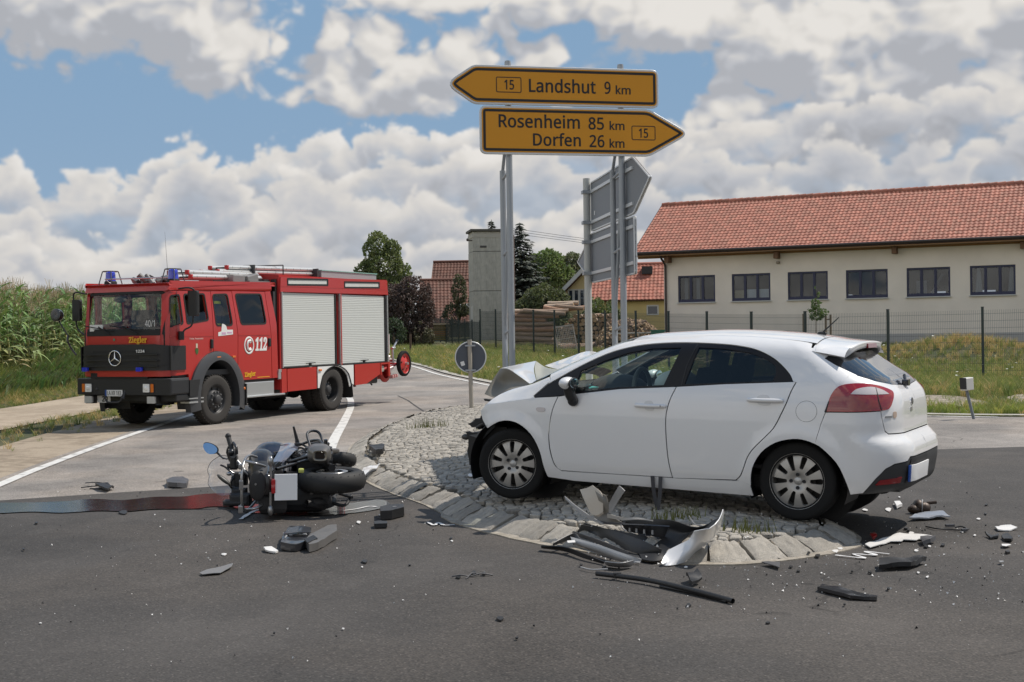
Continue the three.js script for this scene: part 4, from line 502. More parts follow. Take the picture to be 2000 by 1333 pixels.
  const gp = atD(1109, 676, 62), gr = thing('steel_grate', 'pale rusty steel grating leaning against the log pile', 'grating', [gp[0], Hgt(gp[0], -62), -62], 0.1); const gm = M(0.5, 0.44, 0.38, 0.6); const Gx = (i) => -0.45 + i * 0.9 / 11; const bars = []; for (let i = 0; i < 12; i++) bars.push(box(0.022, 1.22, 0.02, Gx(i), 0.62, 0)); for (let j = 0; j < 13; j++) bars.push(box(0.9, 0.014, 0.012, 0, 0.06 + j * 0.095, 0.004)); mesh('bars', bars.map(g => at(g, 0, 0, 0, -0.18, 0, 0.14)), gm, gr); mesh('frame', [box(0.96, 0.045, 0.03, 0, 0.0, 0), box(0.96, 0.045, 0.03, 0, 1.25, 0), box(0.96, 0.03, 0.03, 0, 0.62, 0.005), box(0.04, 1.25, 0.03, -0.48, 0.62, 0), box(0.04, 1.25, 0.03, 0.48, 0.62, 0)].map(g => at(g, 0, 0, 0, -0.18, 0, 0.14)), gm, gr);
  const bx = atD(1285, 652, 60); tag(mesh('crate', [rbox(0.62, 0.3, 0.4, 0.03, bx[0], bx[1], bx[2]), box(0.7, 0.05, 0.46, bx[0], bx[1] + 0.15, bx[2])], M(0.02, 0.16, 0.10, 0.5)), 'green plastic tub on the white cross bar beside the firewood heap', 'tub'); tag(mesh('barrier_rail', [bar(atD(1190, 652, 60.3), atD(1300, 650, 60.3), 0.03, 6), ...[1200, 1248, 1294].map(x => { const q = atD(x, 650, 60.3); return bar([q[0], Hgt(q[0], q[2]), q[2]], [q[0], q[1], q[2]], 0.025, 6); })], M(0.45, 0.44, 0.41, 0.6)), 'low pale rail in front of the firewood heap', 'rail');
}
// ------------------------------------------------------------------ maize field, grasses, flowers
function instanced(name, geo, mat, list, label, cat) { const m = new THREE.InstancedMesh(geo, mat, list.length); const q = new THREE.Quaternion(), c = new THREE.Color(); list.forEach((p, i) => { m.setMatrixAt(i, new THREE.Matrix4().compose(V(p[0], p[1], p[2]), q.setFromEuler(new THREE.Euler(p[5] || 0, p[3], p[6] || 0, 'YXZ')), V(p[4], p[4] * (p[8] || 1), p[4]))); m.setColorAt(i, c.setRGB(...p[7])); }); m.name = numbered(name); m.userData.kind = 'stuff'; scene.add(m); return tag(m, label, cat, null, 'stuff'); }
{
  const R = rng(101);
  const corn = (seed) => { const r = rng(seed), l = [], vc = []; const put = (g, c) => { const n = g.attributes.position.count; for (let i = 0; i < n; i++) vc.push(...c); l.push(g); };
    put(fix(new THREE.CylinderGeometry(0.012, 0.017, 2.0, 5, 1, true).translate(0, 1.0, 0)), [0.16, 0.17, 0.06]);
    for (let k = 0; k < 11; k++) { const y = 0.2 + k * 0.17, a = (k % 2) * Math.PI + (r() - 0.5) * 1.1, L = (k < 3 ? 0.5 : 0.78) * (0.8 + r() * 0.35) * (k > 8 ? 0.7 : 1), up = 0.5 + r() * 0.35 + (k > 7 ? 0.25 : 0), dr = 0.75 + r() * 0.6 + (k < 3 ? 0.5 : 0), tw = (r() - 0.5) * 1.6; const dry = k < 2 ? 0.9 : k < 4 ? 0.4 : r() < 0.08 ? 0.6 : 0;
      const g = sheet((u, v) => { const s = v * L, w = 0.052 * Math.sin(Math.PI * Math.pow(v * 0.96 + 0.04, 0.6)) * (u - 0.5) * 2, yy = y + up * s - dr * s * s, c = Math.abs(u - 0.5) * 0.03; const x = s * 0.92, z = w * Math.cos(tw * v) , y2 = yy + w * Math.sin(tw * v) + c; return [Math.cos(a) * x - Math.sin(a) * z, y2, Math.sin(a) * x + Math.cos(a) * z]; }, 2, 7);
      put(fix(g), [lerp(0.115, 0.42, dry) * (0.85 + r() * 0.3), lerp(0.185, 0.36, dry) * (0.85 + r() * 0.3), lerp(0.05, 0.17, dry)]); }
    put(fix(new THREE.CylinderGeometry(0.032, 0.022, 0.24, 6).rotateZ(0.25).translate(0.05, 1.02, 0.02)), [0.34, 0.33, 0.13]);
    for (let k = 0; k < 7; k++) { const a = k * 0.9 + r(), t = k ? 0.13 : 0.01; put(fix(bar([0, 1.98, 0], [Math.cos(a) * t, 2.28 + r() * 0.08, Math.sin(a) * t], 0.006, 3, 0.004)), [0.33, 0.26, 0.14]); }
    const g = merge(l); g.setAttribute('color', new THREE.Float32BufferAttribute(vc, 3)); return g; };
  const cm = M(1.3, 1.3, 1.3, 0.93, { vertexColors: true, transmission: 0.3 });
  const sets = [[], [], [], []];
  for (let d = 14; d < 84; d += 0.19) for (let r = 0; r < 22; r++) { if (r > 5 && R() < 0.45) continue; const x = -14.25 - r * 0.62 + (R() - 0.5) * 0.22 + 0.25 * Math.sin(d * 0.4), z = -d + (R() - 0.5) * 0.12; if (R() < 0.05) continue; const k = 0.80 + R() * 0.25 - 0.04 * sst(38, 50, d); const t = 0.8 + R() * 0.45, w = (R() - 0.5) * 0.2; sets[(R() * 4) | 0].push([x, Hgt(x, z) - 0.05, z, R() * 6.28, k, (R() - 0.5) * 0.14, (R() - 0.5) * 0.14, [t * (1 + w * 0.6), t, t * (1 - w * 0.4)], 0.94 + R() * 0.16]); }
  sets.forEach((s, i) => instanced('maize_field', corn(7 + i), cm, s, i ? null : 'tall ripening maize field standing on the bank left of the fire engine', i ? null : 'maize'));
  scene.children.filter(o => /^maize_field_/.test(o.name)).forEach(o => tag(o, 'tall ripening maize field standing on the bank left of the fire engine', 'maize', 'maize plants of the field'));
  scene.children.find(o => o.name === 'maize_field').userData.group = 'maize plants of the field';
  // grasses
  const tuft = (seed, n, spread, lean, w) => { const r = rng(seed), pos = [], nor = []; for (let i = 0; i < n; i++) { const a = r() * 6.28, rr = r() * spread, x = Math.cos(a) * rr, z = Math.sin(a) * rr, b = r() * 6.28, h = 0.55 + r() * 0.45, lx = Math.cos(b) * lean * h * (0.4 + r()), lz = Math.sin(b) * lean * h * (0.4 + r()), q = w * (0.7 + r() * 0.6), tx = -Math.sin(b + 1) * q, tz = Math.cos(b + 1) * q; const m = [x + lx * 0.35, h * 0.6, z + lz * 0.35]; pos.push(x - tx, 0, z - tz, x + tx, 0, z + tz, m[0] + tx * 0.8, m[1], m[2] + tz * 0.8, x - tx, 0, z - tz, m[0] + tx * 0.8, m[1], m[2] + tz * 0.8, m[0] - tx * 0.8, m[1], m[2] - tz * 0.8, m[0] - tx * 0.8, m[1], m[2] - tz * 0.8, m[0] + tx * 0.8, m[1], m[2] + tz * 0.8, x + lx, h, z + lz); for (let k = 0; k < 9; k++) nor.push(0, 1, 0); }
    const g = new THREE.BufferGeometry(); g.setAttribute('position', new THREE.Float32BufferAttribute(pos, 3)); g.computeVertexNormals(); return g; };
  const gm = M(2.0, 1.9, 1.55, 0.95, { transmission: 0.35 });
  const T = [tuft(1, 16, 0.32, 0.5, 0.022), tuft(2, 14, 0.38, 0.7, 0.02)], weed = tuft(5, 20, 0.34, 0.75, 0.05);
  const S = [[], []], Wd = [], cols = [[0.115, 0.15, 0.04], [0.09, 0.125, 0.034], [0.165, 0.175, 0.06], [0.13, 0.16, 0.045]];
  const pick = (dry) => { const c = R() < dry ? [0.30, 0.235, 0.12] : cols[(R() * 4) | 0], k = 0.75 + R() * 0.5; return [c[0] * k, c[1] * k, c[2] * k]; };
  const edgeX = itp(rightEdge.map(p => [p[1], p[0]]).filter(p => p[0] > 22)); const edgeD = itp(rightEdge.map(p => [p[0], p[1]]));
  // right meadow, from the kerb to the fence and beyond
  for (let i = 0; i < 52000; i++) { const d = 22 + Math.pow(R(), 1.25) * 46, x = -16 + R() * (16 + d * 0.46); if (edgeD(x) + 0.35 > d || Math.abs(x) > d * 0.46 + 1) continue; const a = Math.abs(x - 8.75) < 0.8 && Math.abs(d - 26.4) < 1.1, b = Math.abs(x - 12.2) < 2.2 && Math.abs(d - 26) < 1.4; if ((a || b) && R() < 0.88) continue; if (d > 63 && x > 8) continue;
    const nearEdge = d - edgeD(x) < 1.2, mound = Math.exp(-(((x - 17.2) / 3.2) ** 2) - (((d - 49) / 2.0) ** 2)); const h = (nearEdge ? 0.10 : 0.15) + 0.2 * R() * fbm(x * 0.5, d * 0.5, 2) + (x < 2 && d > 42 ? 0.08 : 0) + mound * 0.1; S[i & 1].push([x, Hgt(x, -d) - 0.02, -d, R() * 6.28, h * 1.1, 0, 0, pick(0.14 + mound * 0.7), 0.8 + R() * 0.5]); }
  for (let i = 0; i < 900; i++) { const x = 4.5 + R() * 20, d = edgeD(x) + 0.5 + Math.pow(R(), 2) * 1.6; const c = pick(0.05); S[0].push([x, Hgt(x, -d) - 0.02, -d, R() * 6.28, 0.13 + R() * 0.14, 0, 0, [c[0] * 1.25, c[1] * 1.3, c[2]], 1]); }
  // bank below the maize, verge between track and road
  for (let i = 0; i < 15000; i++) { const d = 15 + Math.pow(R(), 1.2) * 50, x = -12.3 - Math.pow(R(), 0.9) * 2.4; const t = (-x - 12.3) / 2.2, h = lerp(0.12, 0.36, sst(0.05, 0.8, t)) * (0.6 + 0.8 * fbm(x, d * 0.6, 3)); S[i & 1].push([x, Hgt(x, -d) - 0.02, -d, R() * 6.28, h, 0, 0, pick(t < 0.3 ? 0.3 : 0.12), 0.8 + R() * 0.6]); }
  for (let i = 0; i < 1500; i++) { const d = 24 + R() * 30, x = -13.2 - R() * 1.2; const c = [0.07, 0.105, 0.04].map(v => v * (0.8 + R() * 0.5)); Wd.push([x, Hgt(x, -d) - 0.02, -d, R() * 6.28, (0.28 + 0.35 * R()) * (0.5 + fbm(d * 0.5, 3, 2)), 0, 0, c, 1]); }
  for (let i = 0; i < 7000; i++) { const d = 10 + R() * 40, xr = XR(d) - 0.9, x = lerp(-9.3, xr, R()); const bare = sst(0.45, 0.6, fbm(x * 0.8 + 4, d * 0.35, 3)) ; if (x > xr - 0.5 && R() < 0.6) continue; if (d < 23 && R() < 0.65) continue; if (R() < bare * 0.8) continue; S[i & 1].push([x, Hgt(x, -d) - 0.02, -d, R() * 6.28, 0.07 + R() * 0.14, 0, 0, pick(0.35), 0.9]); }
  instanced('grass', T[0], gm, S[0], 'rough unmown grass of the verges and the meadow along the fence', 'grass'); instanced('grass', T[1], gm, S[1], 'rough unmown grass of the verges and the meadow along the fence', 'grass');
  scene.children.filter(o => /^grass/.test(o.name)).forEach(o => { o.userData.group = 'grass of the verges'; });
  instanced('bank_weeds', weed, gm, Wd, 'broad leaved dark green weeds on the bank below the maize', 'weeds');
  // white umbels and yellow flowers
  const disc = new THREE.CylinderGeometry(0.06, 0.03, 0.02, 7), F = [], Y = [];
  for (let i = 0; i < 420; i++) { const d = 30 + R() * 32, x = (R() < 0.6 ? 4 + R() * 18 : -8 + R() * 14); if (edgeD(x) + 1 > d || Math.abs(x) > d * 0.44) continue; F.push([x, Hgt(x, -d) + 0.2 + R() * 0.25, -d, R() * 6, 0.3 + R() * 0.6, (R() - 0.5) * 0.5, (R() - 0.5) * 0.5, [0.75, 0.75, 0.66], 1]); }
  for (let i = 0; i < 160; i++) { const d = 44 + R() * 10, x = -3.5 + R() * 2.5 - (d - 44) * 0.2; if (edgeD(x) + 0.6 > d) continue; Y.push([x, Hgt(x, -d) + 0.18 + R() * 0.2, -d, R() * 6, 0.4 + R() * 0.7, 0, 0, [0.62, 0.50, 0.05], 1]); }
  instanced('white_flowers', disc, M(1, 1, 1, 0.8), F, 'scattered white umbel flowers standing in the meadow by the fence', 'flowers'); instanced('yellow_flowers', disc, M(1, 1, 1, 0.8), Y, 'patch of yellow flowers in the grass near the green fence', 'flowers');
}
// ------------------------------------------------------------------ signs on the island
{
  const galv = MAT.galv, rim = M(0.62, 0.63, 0.63, 0.35, { metalness: 0.3 }), back = M(0.20, 0.215, 0.235, 0.55), ink = M(0.012, 0.012, 0.012, 0.5);
  const yel = M(0.70, 0.29, 0.006, 0.5);
  // front pair of arrow signs; local plane: x to the right, y up, z towards the road corner
  const d0 = 13.62, ang = 0.215, cx = 1108; const C = atD(cx, 640, d0); const ground0 = Hisl(C[0], C[2]);
  const N = V(Math.sin(ang), 0, Math.cos(ang)), O = V(C[0], 0, C[2]), Xv = V(Math.cos(ang), 0, -Math.sin(ang));
  const loc = (px, py) => { const r = ray(px, py), e = V(0, 1.66, 0); const t = O.clone().sub(e).dot(N) / r.dot(N); const p = r.multiplyScalar(t).add(e).sub(O); return [p.dot(Xv), p.y]; };
  const big = thing('direction_sign', 'yellow double arrow road sign to Landshut, Rosenheim and Dorfen on two lattice posts', 'road sign', [C[0], 0, C[2]], ang);
  const board = (pts, name, label) => { // outline listed with corner radii
    const o = []; const n = pts.length; for (let i = 0; i < n; i++) { const p = pts[i], a = pts[(i + n - 1) % n], b = pts[(i + 1) % n], r = p[2]; const da = Math.hypot(a[0] - p[0], a[1] - p[1]), db = Math.hypot(b[0] - p[0], b[1] - p[1]); const A = [p[0] + (a[0] - p[0]) / da * r, p[1] + (a[1] - p[1]) / da * r], B = [p[0] + (b[0] - p[0]) / db * r, p[1] + (b[1] - p[1]) / db * r]; for (let k = 0; k <= 5; k++) { const t = k / 5; o.push([0, 1].map(j => (1 - t) * (1 - t) * A[j] + 2 * t * (1 - t) * p[j] + t * t * B[j])); } } return o; };
  const off = (o, w) => { const n = o.length, s = THREE.ShapeUtils.isClockWise(o.map(p => new THREE.Vector2(...p))) ? -1 : 1; return o.map((p, i) => { const a = o[(i + n - 1) % n], b = o[(i + 1) % n]; let dx = b[0] - a[0], dy = b[1] - a[1]; const l = Math.hypot(dx, dy) || 1; return [p[0] + s * dy / l * w, p[1] - s * dx / l * w]; }); };
  const mk = (pts, label, z0) => { const o = board(pts), f = mesh('arrow_panel', prism(o, 0.03, 0.004).translate(0, 0, z0 - 0.03), rim, big); f.userData.label = label; mesh('yellow_face', prism(off(o, -0.022), 0.006).translate(0, 0, z0 - 0.003), yel, f); const a = off(o, -0.036), b = off(o, -0.062); mesh('black_border', prism(a, 0.003, 0, [b]).translate(0, 0, z0 + 0.0028), ink, f); return f; };
  const L1 = loc(873, 163), R1t = loc(1284, 139), R1b = loc(1284, 213), T1 = loc(923, 127), B1 = loc(923, 205);
  const yt = (R1t[1] + T1[1]) / 2, ybm = (R1b[1] + B1[1]) / 2;
  const u1 = mk([[L1[0] - 0.035, (yt + ybm) / 2, 0.14], [T1[0], ybm, 0.05], [R1b[0], ybm, 0.075], [R1b[0], yt, 0.075], [T1[0], yt, 0.05]], 'yellow upper arrow panel pointing left with 15 Landshut 9 km', 0.05);
  const L2 = loc(936, 302), L2t = loc(936, 206), R2 = loc(1342, 263), T2 = loc(1280, 219), B2 = loc(1266, 307);
  const yt2 = ybm - 0.012, yb2 = (L2[1] + B2[1]) / 2;
  const u2 = mk([[L2[0], yt2, 0.075], [L2[0], yb2, 0.075], [B2[0], yb2, 0.06], [R2[0] + 0.02, (yt2 + yb2) / 2, 0.13], [B2[0], yt2, 0.06]], 'yellow lower arrow panel pointing right with Rosenheim 85 km, Dorfen 26 km and 15', 0.05);
  const word = (parent, s, x0, x1, y0, cap, font = 'sans') => { const a = loc(x0, y0), b = loc(x1, y0); mesh('lettering', letters(s, cap, 0.003, font, b[0] - a[0], 0.02).translate((a[0] + b[0]) / 2, a[1], 0.0528), ink, parent); };
  const k = d0 / 2500; word(u1, 'Landshut', 1031, 1161, 181, 24.5 * k); word(u1, '9', 1178, 1190, 184.5, 23 * k); word(u1, 'km', 1200, 1229, 185.5, 16 * k); word(u1, '15', 983, 1002, 176, 18 * k);
  word(u2, 'Rosenheim', 972, 1130, 249.5, 24 * k); word(u2, '85', 1147, 1177, 254, 23 * k); word(u2, 'km', 1188, 1217, 255, 16 * k); word(u2, 'Dorfen', 1039, 1132, 285.5, 23 * k); word(u2, '26', 1149, 1178, 288.5, 23 * k); word(u2, 'km', 1188, 1217, 289.5, 16 * k); word(u2, '15', 1245, 1263, 270, 17.5 * k);
  for (const [p, x0, y0, x1, y1] of [[u1, 967, 153, 1016, 182], [u2, 1231, 248, 1277, 275]]) { const a = loc(x0, y1), b = loc(x1, y0), o = rrect(a[0], a[1], b[0], b[1], 0.018); mesh('route_frame', prism(o, 0.003, 0, [rrect(a[0] + 0.008, a[1] + 0.008, b[0] - 0.008, b[1] - 0.008, 0.012)]).translate(0, 0, 0.0528), ink, p); }
  // lattice posts
  for (const [pm, py, ps] of [[1000, 640, 979], [1220, 640, 1204]]) { const x = loc(pm, py)[0], topY = yt + 0.045, zb = -0.02; const g0 = ground0; const stx = 0.0, sz = -0.34;
    mesh('post', [bar([x, g0, zb], [x, topY, zb], 0.035, 12), at(new THREE.CylinderGeometry(0.032, 0.032, 0.03, 12), x, topY, zb)], galv, big); mesh('post', bar([x, g0, zb + sz], [x, loc(pm, 318)[1] - 0.04, zb + sz], 0.032, 10), galv, big);
    const top = loc(pm, 300)[1]; mesh('brace', [bar([x, top - 0.15, zb + sz], [x, top + 0.35, zb - 0.03], 0.018, 8), ...[0.18, 1.0, 1.85, 2.62].map(s => bar([x, top - s, zb], [x, top - s - 0.05, zb + sz], 0.016, 7)), bar([x, top - 0.3, zb - 0.02], [x, top - 1.9, zb + sz], 0.017, 7), bar([x, top - 1.9, zb + sz], [x, g0 + 0.2, zb - 0.02], 0.017, 7)], galv, big);
    for (const yy of [yt - 0.1, ybm + 0.1, yt2 - 0.1, yb2 + 0.1]) mesh('clamp', [box(0.09, 0.03, 0.075, x, yy, 0.0)], galv, big); }
  for (const yy of [yt - 0.1, ybm + 0.1]) mesh('rail', box(2.0, 0.03, 0.012, (L1[0] + R1t[0]) / 2 + 0.1, yy, 0.014), galv, u1); for (const yy of [yt2 - 0.1, yb2 + 0.1]) mesh('rail', box(1.8, 0.03, 0.012, (L2[0] + B2[0]) / 2, yy, 0.014), galv, u2);
  // second pair seen from behind, nearly edge on: plane through two depths
  const dl = 15.75, dr = 13.3; const A = V(...atD(1157, 400, dl)), B = V(...atD(1245, 372, dr)); A.y = 0; B.y = 0; const e = B.clone().sub(A).setY(0).normalize(), nb = V(-e.z, 0, e.x); // nb faces the camera side (the back)
  if (nb.dot(V(0, 0, 1)) < 0) nb.negate();
  const sec = thing('direction_sign', 'grey back of a second double arrow sign behind the yellow one on white post', 'road sign', [A.x, 0, A.z], Math.atan2(-e.z, e.x));
  const zs = V(0, 0, 1).applyAxisAngle(V(0, 1, 0), sec.rotation.y).dot(nb) > 0 ? 1 : -1;
  const l2 = (px, py) => { const r = ray(px, py), ey = V(0, 1.66, 0); const t = A.clone().sub(ey).dot(nb) / r.dot(nb); const p = r.multiplyScalar(t).add(ey).sub(A); return [p.dot(e), p.y]; };
  const q = (a, r) => [...a, r]; const P1 = l2(1156, 349), P2 = l2(1238, 313.5), P3 = l2(1272, 352), P4 = l2(1238, 428), P5 = l2(1156, 448); const Q1 = l2(1157, 450), Q2 = l2(1243, 431), Q3 = l2(1245, 537), Q4 = l2(1160, 551), Q5 = l2(1129, 498);
  const yT = (P1[1] + P2[1]) / 2, yM = (P5[1] + P4[1]) / 2, yB = (Q4[1] + Q3[1]) / 2; const tipR = P3[0], tipL = Q5[0], xr = P2[0], xl = Q1[0] ;
  const pan = (pts, name) => { const o = board(pts), f = mesh('arrow_panel', prism(o, 0.012).translate(0, 0, zs * 0.0 - 0.006), back, sec); mesh('edge_frame', prism(o, 0.034, 0, [off(o, -0.016)]).translate(0, 0, -0.017), rim, f); return f; };
  const f1 = pan([[xl, yT, 0.03], [xr, yT, 0.07], [tipR, (yT + yM) / 2, 0.07], [xr, yM + 0.01, 0.07], [xl, yM + 0.01, 0.03]]), f2 = pan([[xl, yM - 0.01, 0.06], [xr + 0.03, yM - 0.01, 0.05], [xr + 0.03, yB, 0.05], [xl, yB, 0.06], [tipL, (yM + yB) / 2, 0.05]]);
  for (const yy of [yT - 0.12, yM + 0.12]) mesh('rail', box(xr - xl, 0.035, 0.02, (xl + xr) / 2, yy, zs * 0.016), rim, f1); for (const yy of [yM - 0.12, yB + 0.12]) mesh('rail', box(xr - xl, 0.035, 0.02, (xl + xr) / 2, yy, zs * 0.016), rim, f2);
  mesh('sticker', box(0.05, 0.05, 0.002, xl + 0.2, yM + 0.22, zs * 0.008), MAT.white, f1);
  const pw = l2(1151, 400); mesh('post', bar([xl - 0.02, 0.1, zs * 0.06], [xl - 0.02, yT + 0.05, zs * 0.06], 0.045, 14), M(0.50, 0.50, 0.47, 0.5), sec);
  for (const yy of [yT - 0.12, yM + 0.12, yM - 0.12, yB + 0.12]) mesh('clamp', box(0.12, 0.04, 0.12, xl - 0.02, yy, zs * 0.06), galv, sec);
  // small round sign turned away from us
  const s0 = onG(921, 802, 0.12), sr = thing('round_sign', 'small round traffic sign seen from behind on a short metal pole', 'road sign', [s0[0], 0.12, s0[2]], 0.12); const kk = -s0[2] / 2500;
  const cy = (802 - 698) * kk, rr = 30 * kk; mesh('disc', [at(new THREE.CylinderGeometry(rr, rr, 0.012, 48), 0, cy, -0.04, Math.PI / 2)], M(0.07, 0.08, 0.10, 0.5), sr); mesh('rim', at(new THREE.TorusGeometry(rr, 0.012, 8, 48), 0, cy, -0.035), rim, sr); mesh('pole', [bar([0, -0.05, 0], [-0.02, cy + rr + 0.02, 0], 0.042, 14), at(new THREE.CylinderGeometry(0.045, 0.045, 0.025, 14), -0.02, cy + rr + 0.03, 0)], M(0.34, 0.31, 0.26, 0.6), sr); for (const s of [0.75, -0.85]) mesh('clamp', box(0.2, 0.03, 0.09, -0.01, cy + rr * s, -0.005), galv, sr); mesh('sticker', box(0.075, 0.085, 0.004, -0.16, cy - 0.125, -0.031, 0, 0, 0.3), MAT.white, sr); mesh('foot', at(new THREE.CylinderGeometry(0.07, 0.09, 0.05, 12), 0, 0.0, 0), MAT.dark, sr);
  // leaning marker stake on the right verge
  const m0 = onG(1905, 802, 0.15), mk2 = thing('marker_stake', 'leaning grey stake with a small white box head on the right verge', 'marker', [m0[0], Hgt(m0[0], m0[2]), m0[2]]); const km = -m0[2] / 2500; const hx = -18 * km, hy = 62 * km;
  mesh('stake', [bar([0, -0.1, 0], [hx, hy, 0.02], 0.028, 4)], M(0.16, 0.18, 0.20, 0.5), mk2); mesh('head', [rbox(0.19, 0.22, 0.14, 0.015, hx + 0.02, hy + 0.06, 0.02, 0, 0.5, 0.06)], M(0.62, 0.61, 0.57, 0.55), mk2); mesh('dark_side', box(0.02, 0.2, 0.13, hx - 0.07, hy + 0.07, 0.08, 0, 0.5, 0.06), MAT.black, mk2);
}
// ------------------------------------------------------------------ fire engine; local x runs from the front axle backwards, z out of the near side
{
  const P0 = onG(422, 829), T = thing('fire_engine', 'red fire engine with silver roller shutters parked across the left lane', 'fire engine', [P0[0], -0.005, P0[2]], Math.atan2(0.915, 0.403));
  const red = M(0.43, 0.020, 0.016, 0.42, { clearcoat: 0.7, clearcoatRoughness: 0.12 }), red2 = M(0.40, 0.02, 0.018, 0.5), seal = M(0.012, 0.012, 0.012, 0.7), plas = M(0.016, 0.0165, 0.0175, 0.5), grey = M(0.10, 0.105, 0.11, 0.55), pale = M(0.72, 0.72, 0.70, 0.5), yell = M(0.75, 0.42, 0.02, 0.5);
  const glassT = M(0.86, 0.92, 0.92, 0.02, { transmission: 1, thickness: 0 }), tint = M(0.30, 0.34, 0.36, 0.03, { transmission: 1, thickness: 0 }), orange = M(0.7, 0.16, 0.01, 0.3, { clearcoat: 1 }), blue = M(0.02, 0.04, 0.55, 0.12, { clearcoat: 1 });
  const lens = M(0.85, 0.85, 0.82, 0.08, { clearcoat: 1 }), W = 2.03; // width
  const zc = (x) => 0.0 - 0.22 * sst(-1.1, -1.5, x) - 0.0; // plan rounding at the cab front
  const side = s => (x, y) => [x, y, (s > 0 ? zc(x) - 0.05 * sst(1.75, 2.7, y) : -W - zc(x) + 0.05 * sst(1.75, 2.7, y))];
  const arch = (x0, x1, rx, ry, cx, cy, n = 12) => { const o = []; for (let i = 0; i <= n; i++) { const x = lerp(x0, x1, i / n); o.push([x, cy + ry * Math.sqrt(Math.max(0, 1 - ((x - cx) / rx) ** 2))]); } return o; };
  const rnd = (p, r = 0.05) => { const o = [], n = p.length; for (let i = 0; i < n; i++) { const q = p[i], a = p[(i + n - 1) % n], b = p[(i + 1) % n], da = Math.hypot(a[0] - q[0], a[1] - q[1]), db = Math.hypot(b[0] - q[0], b[1] - q[1]), A = [q[0] + (a[0] - q[0]) / da * r, q[1] + (a[1] - q[1]) / da * r], B = [q[0] + (b[0] - q[0]) / db * r, q[1] + (b[1] - q[1]) / db * r]; for (let k = 0; k <= 4; k++) { const t = k / 4; o.push([0, 1].map(j => (1 - t) * (1 - t) * A[j] + 2 * t * (1 - t) * q[j] + t * t * B[j])); } } return o; };
  const grow = (p, d) => { let cx = 0, cy = 0; p.forEach(q => { cx += q[0] / p.length; cy += q[1] / p.length; }); return p.map(q => { const dx = q[0] - cx, dy = q[1] - cy; const mx = Math.max(...p.map(e => Math.abs(e[0] - cx))), my = Math.max(...p.map(e => Math.abs(e[1] - cy))); return [cx + dx * (1 + d / mx), cy + dy * (1 + d / my)]; }); };
  const w1 = rnd([[-1.24, 1.84], [-0.93, 1.90], [-0.98, 2.42], [-1.19, 2.40]], 0.05), w2 = rnd([[-0.81, 1.895], [-0.18, 1.965], [-0.25, 2.45], [-0.85, 2.43]], 0.06), w3 = rnd([[0.05, 1.86], [0.56, 1.87], [0.46, 2.46], [-0.0, 2.44]], 0.08), w4 = rnd([[0.84, 1.885], [1.68, 1.90], [1.57, 2.48], [0.71, 2.465]], 0.08);
  const doorF = [[-1.335, 0.955], [-0.80, 0.975], ...arch(-0.76, -0.055, 0.84, 0.88, 0.04, 0.50), [-0.055, 2.5], [-1.2, 2.49], [-1.31, 2.42], [-1.37, 1.6]];
  const fixP = [[-0.04, 1.375], ...arch(-0.02, 0.64, 0.84, 0.88, 0.04, 0.50), [0.70, 1.0], [0.72, 1.66], [0.60, 2.52], [-0.04, 2.505]], doorC = [[0.80, 0.80], [1.84, 0.80], [1.83, 1.7], [1.70, 2.535], [0.615, 2.525], [0.735, 1.67], [0.715, 1.0]], pil = [[1.86, 0.8], [2.07, 0.8], [2.04, 1.9], [1.90, 2.55], [1.715, 2.54], [1.845, 1.7]];
  for (const s of [1, -1]) { const f = s; const o = { flip: f, L: 0.13, rim: 0.05 };
    const d1 = mesh('cab_door', panel(doorF, side(s), { ...o, holes: [w1, w2] }), red, T), d2 = mesh('cab_side', panel(fixP, side(s), { ...o, holes: [w3] }), red, T), d3 = mesh('crew_door', panel(doorC, side(s), { ...o, holes: [w4] }), red, T); mesh('cab_pillar', panel(pil, side(s), o), red, T);
    for (const [w, p, g] of [[w1, d1, glassT], [w2, d1, glassT], [w3, d2, glassT], [w4, d3, tint]]) { if (w !== w2 || s < 0) mesh('window', panel(w, side(s), { flip: f, L: 0.3, rim: 0, lift: -0.012 }), g, p); else mesh('window', panel(rnd([[-0.80, 1.9], [-0.18, 1.965], [-0.20, 2.12], [-0.83, 2.08]], 0.02), side(s), { flip: f, L: 0.3, rim: 0, lift: -0.012 }), glassT, p); mesh('window_seal', panel(grow(w, 0.018), side(s), { holes: [grow(w, -0.012)], flip: f, L: 0.2, rim: 0.012, lift: 0.006 }), seal, p); }
    for (const [x, p] of [[-0.11, d1], [1.76, d3]]) mesh('door_handle', rbox(0.07, 0.17, 0.05, 0.02, x, 1.52, s > 0 ? 0.012 : -W - 0.012), plas, p); mesh('crease', [box(1.25, 0.012, 0.01, -0.68, 1.665, s > 0 ? 0.0 : -W)], red, d1); mesh('crease', box(1.04, 0.012, 0.012, 1.28, 1.672, s > 0 ? 0 : -W), red, d3); }
  // lettering and stickers on the near side
  mesh('lettering', letters('112', 0.245, 0.004, 'serif', 0.40, 0.045).applyMatrix4(new THREE.Matrix4().makeShear(0, 0, 0.12, 0, 0, 0)).translate(1.47, 1.37, 0.002), pale, T);
  const ph = 0.155; mesh('phone_sign', [at(new THREE.TorusGeometry(ph, 0.02, 6, 36).scale(0.95, 1.0, 0.3), 1.08, 1.47, 0.004), tube([[1.13, 1.56, 0.004], [1.05, 1.55, 0.004], [1.015, 1.47, 0.004], [1.05, 1.39, 0.004], [1.13, 1.38, 0.004]], 0.024, 20, 6).scale(1, 1, 1), ball(0.042, 1, 1, 0.25, 1.115, 1.55, 0.004), ball(0.042, 1, 1, 0.25, 1.115, 1.39, 0.004)], pale, T);
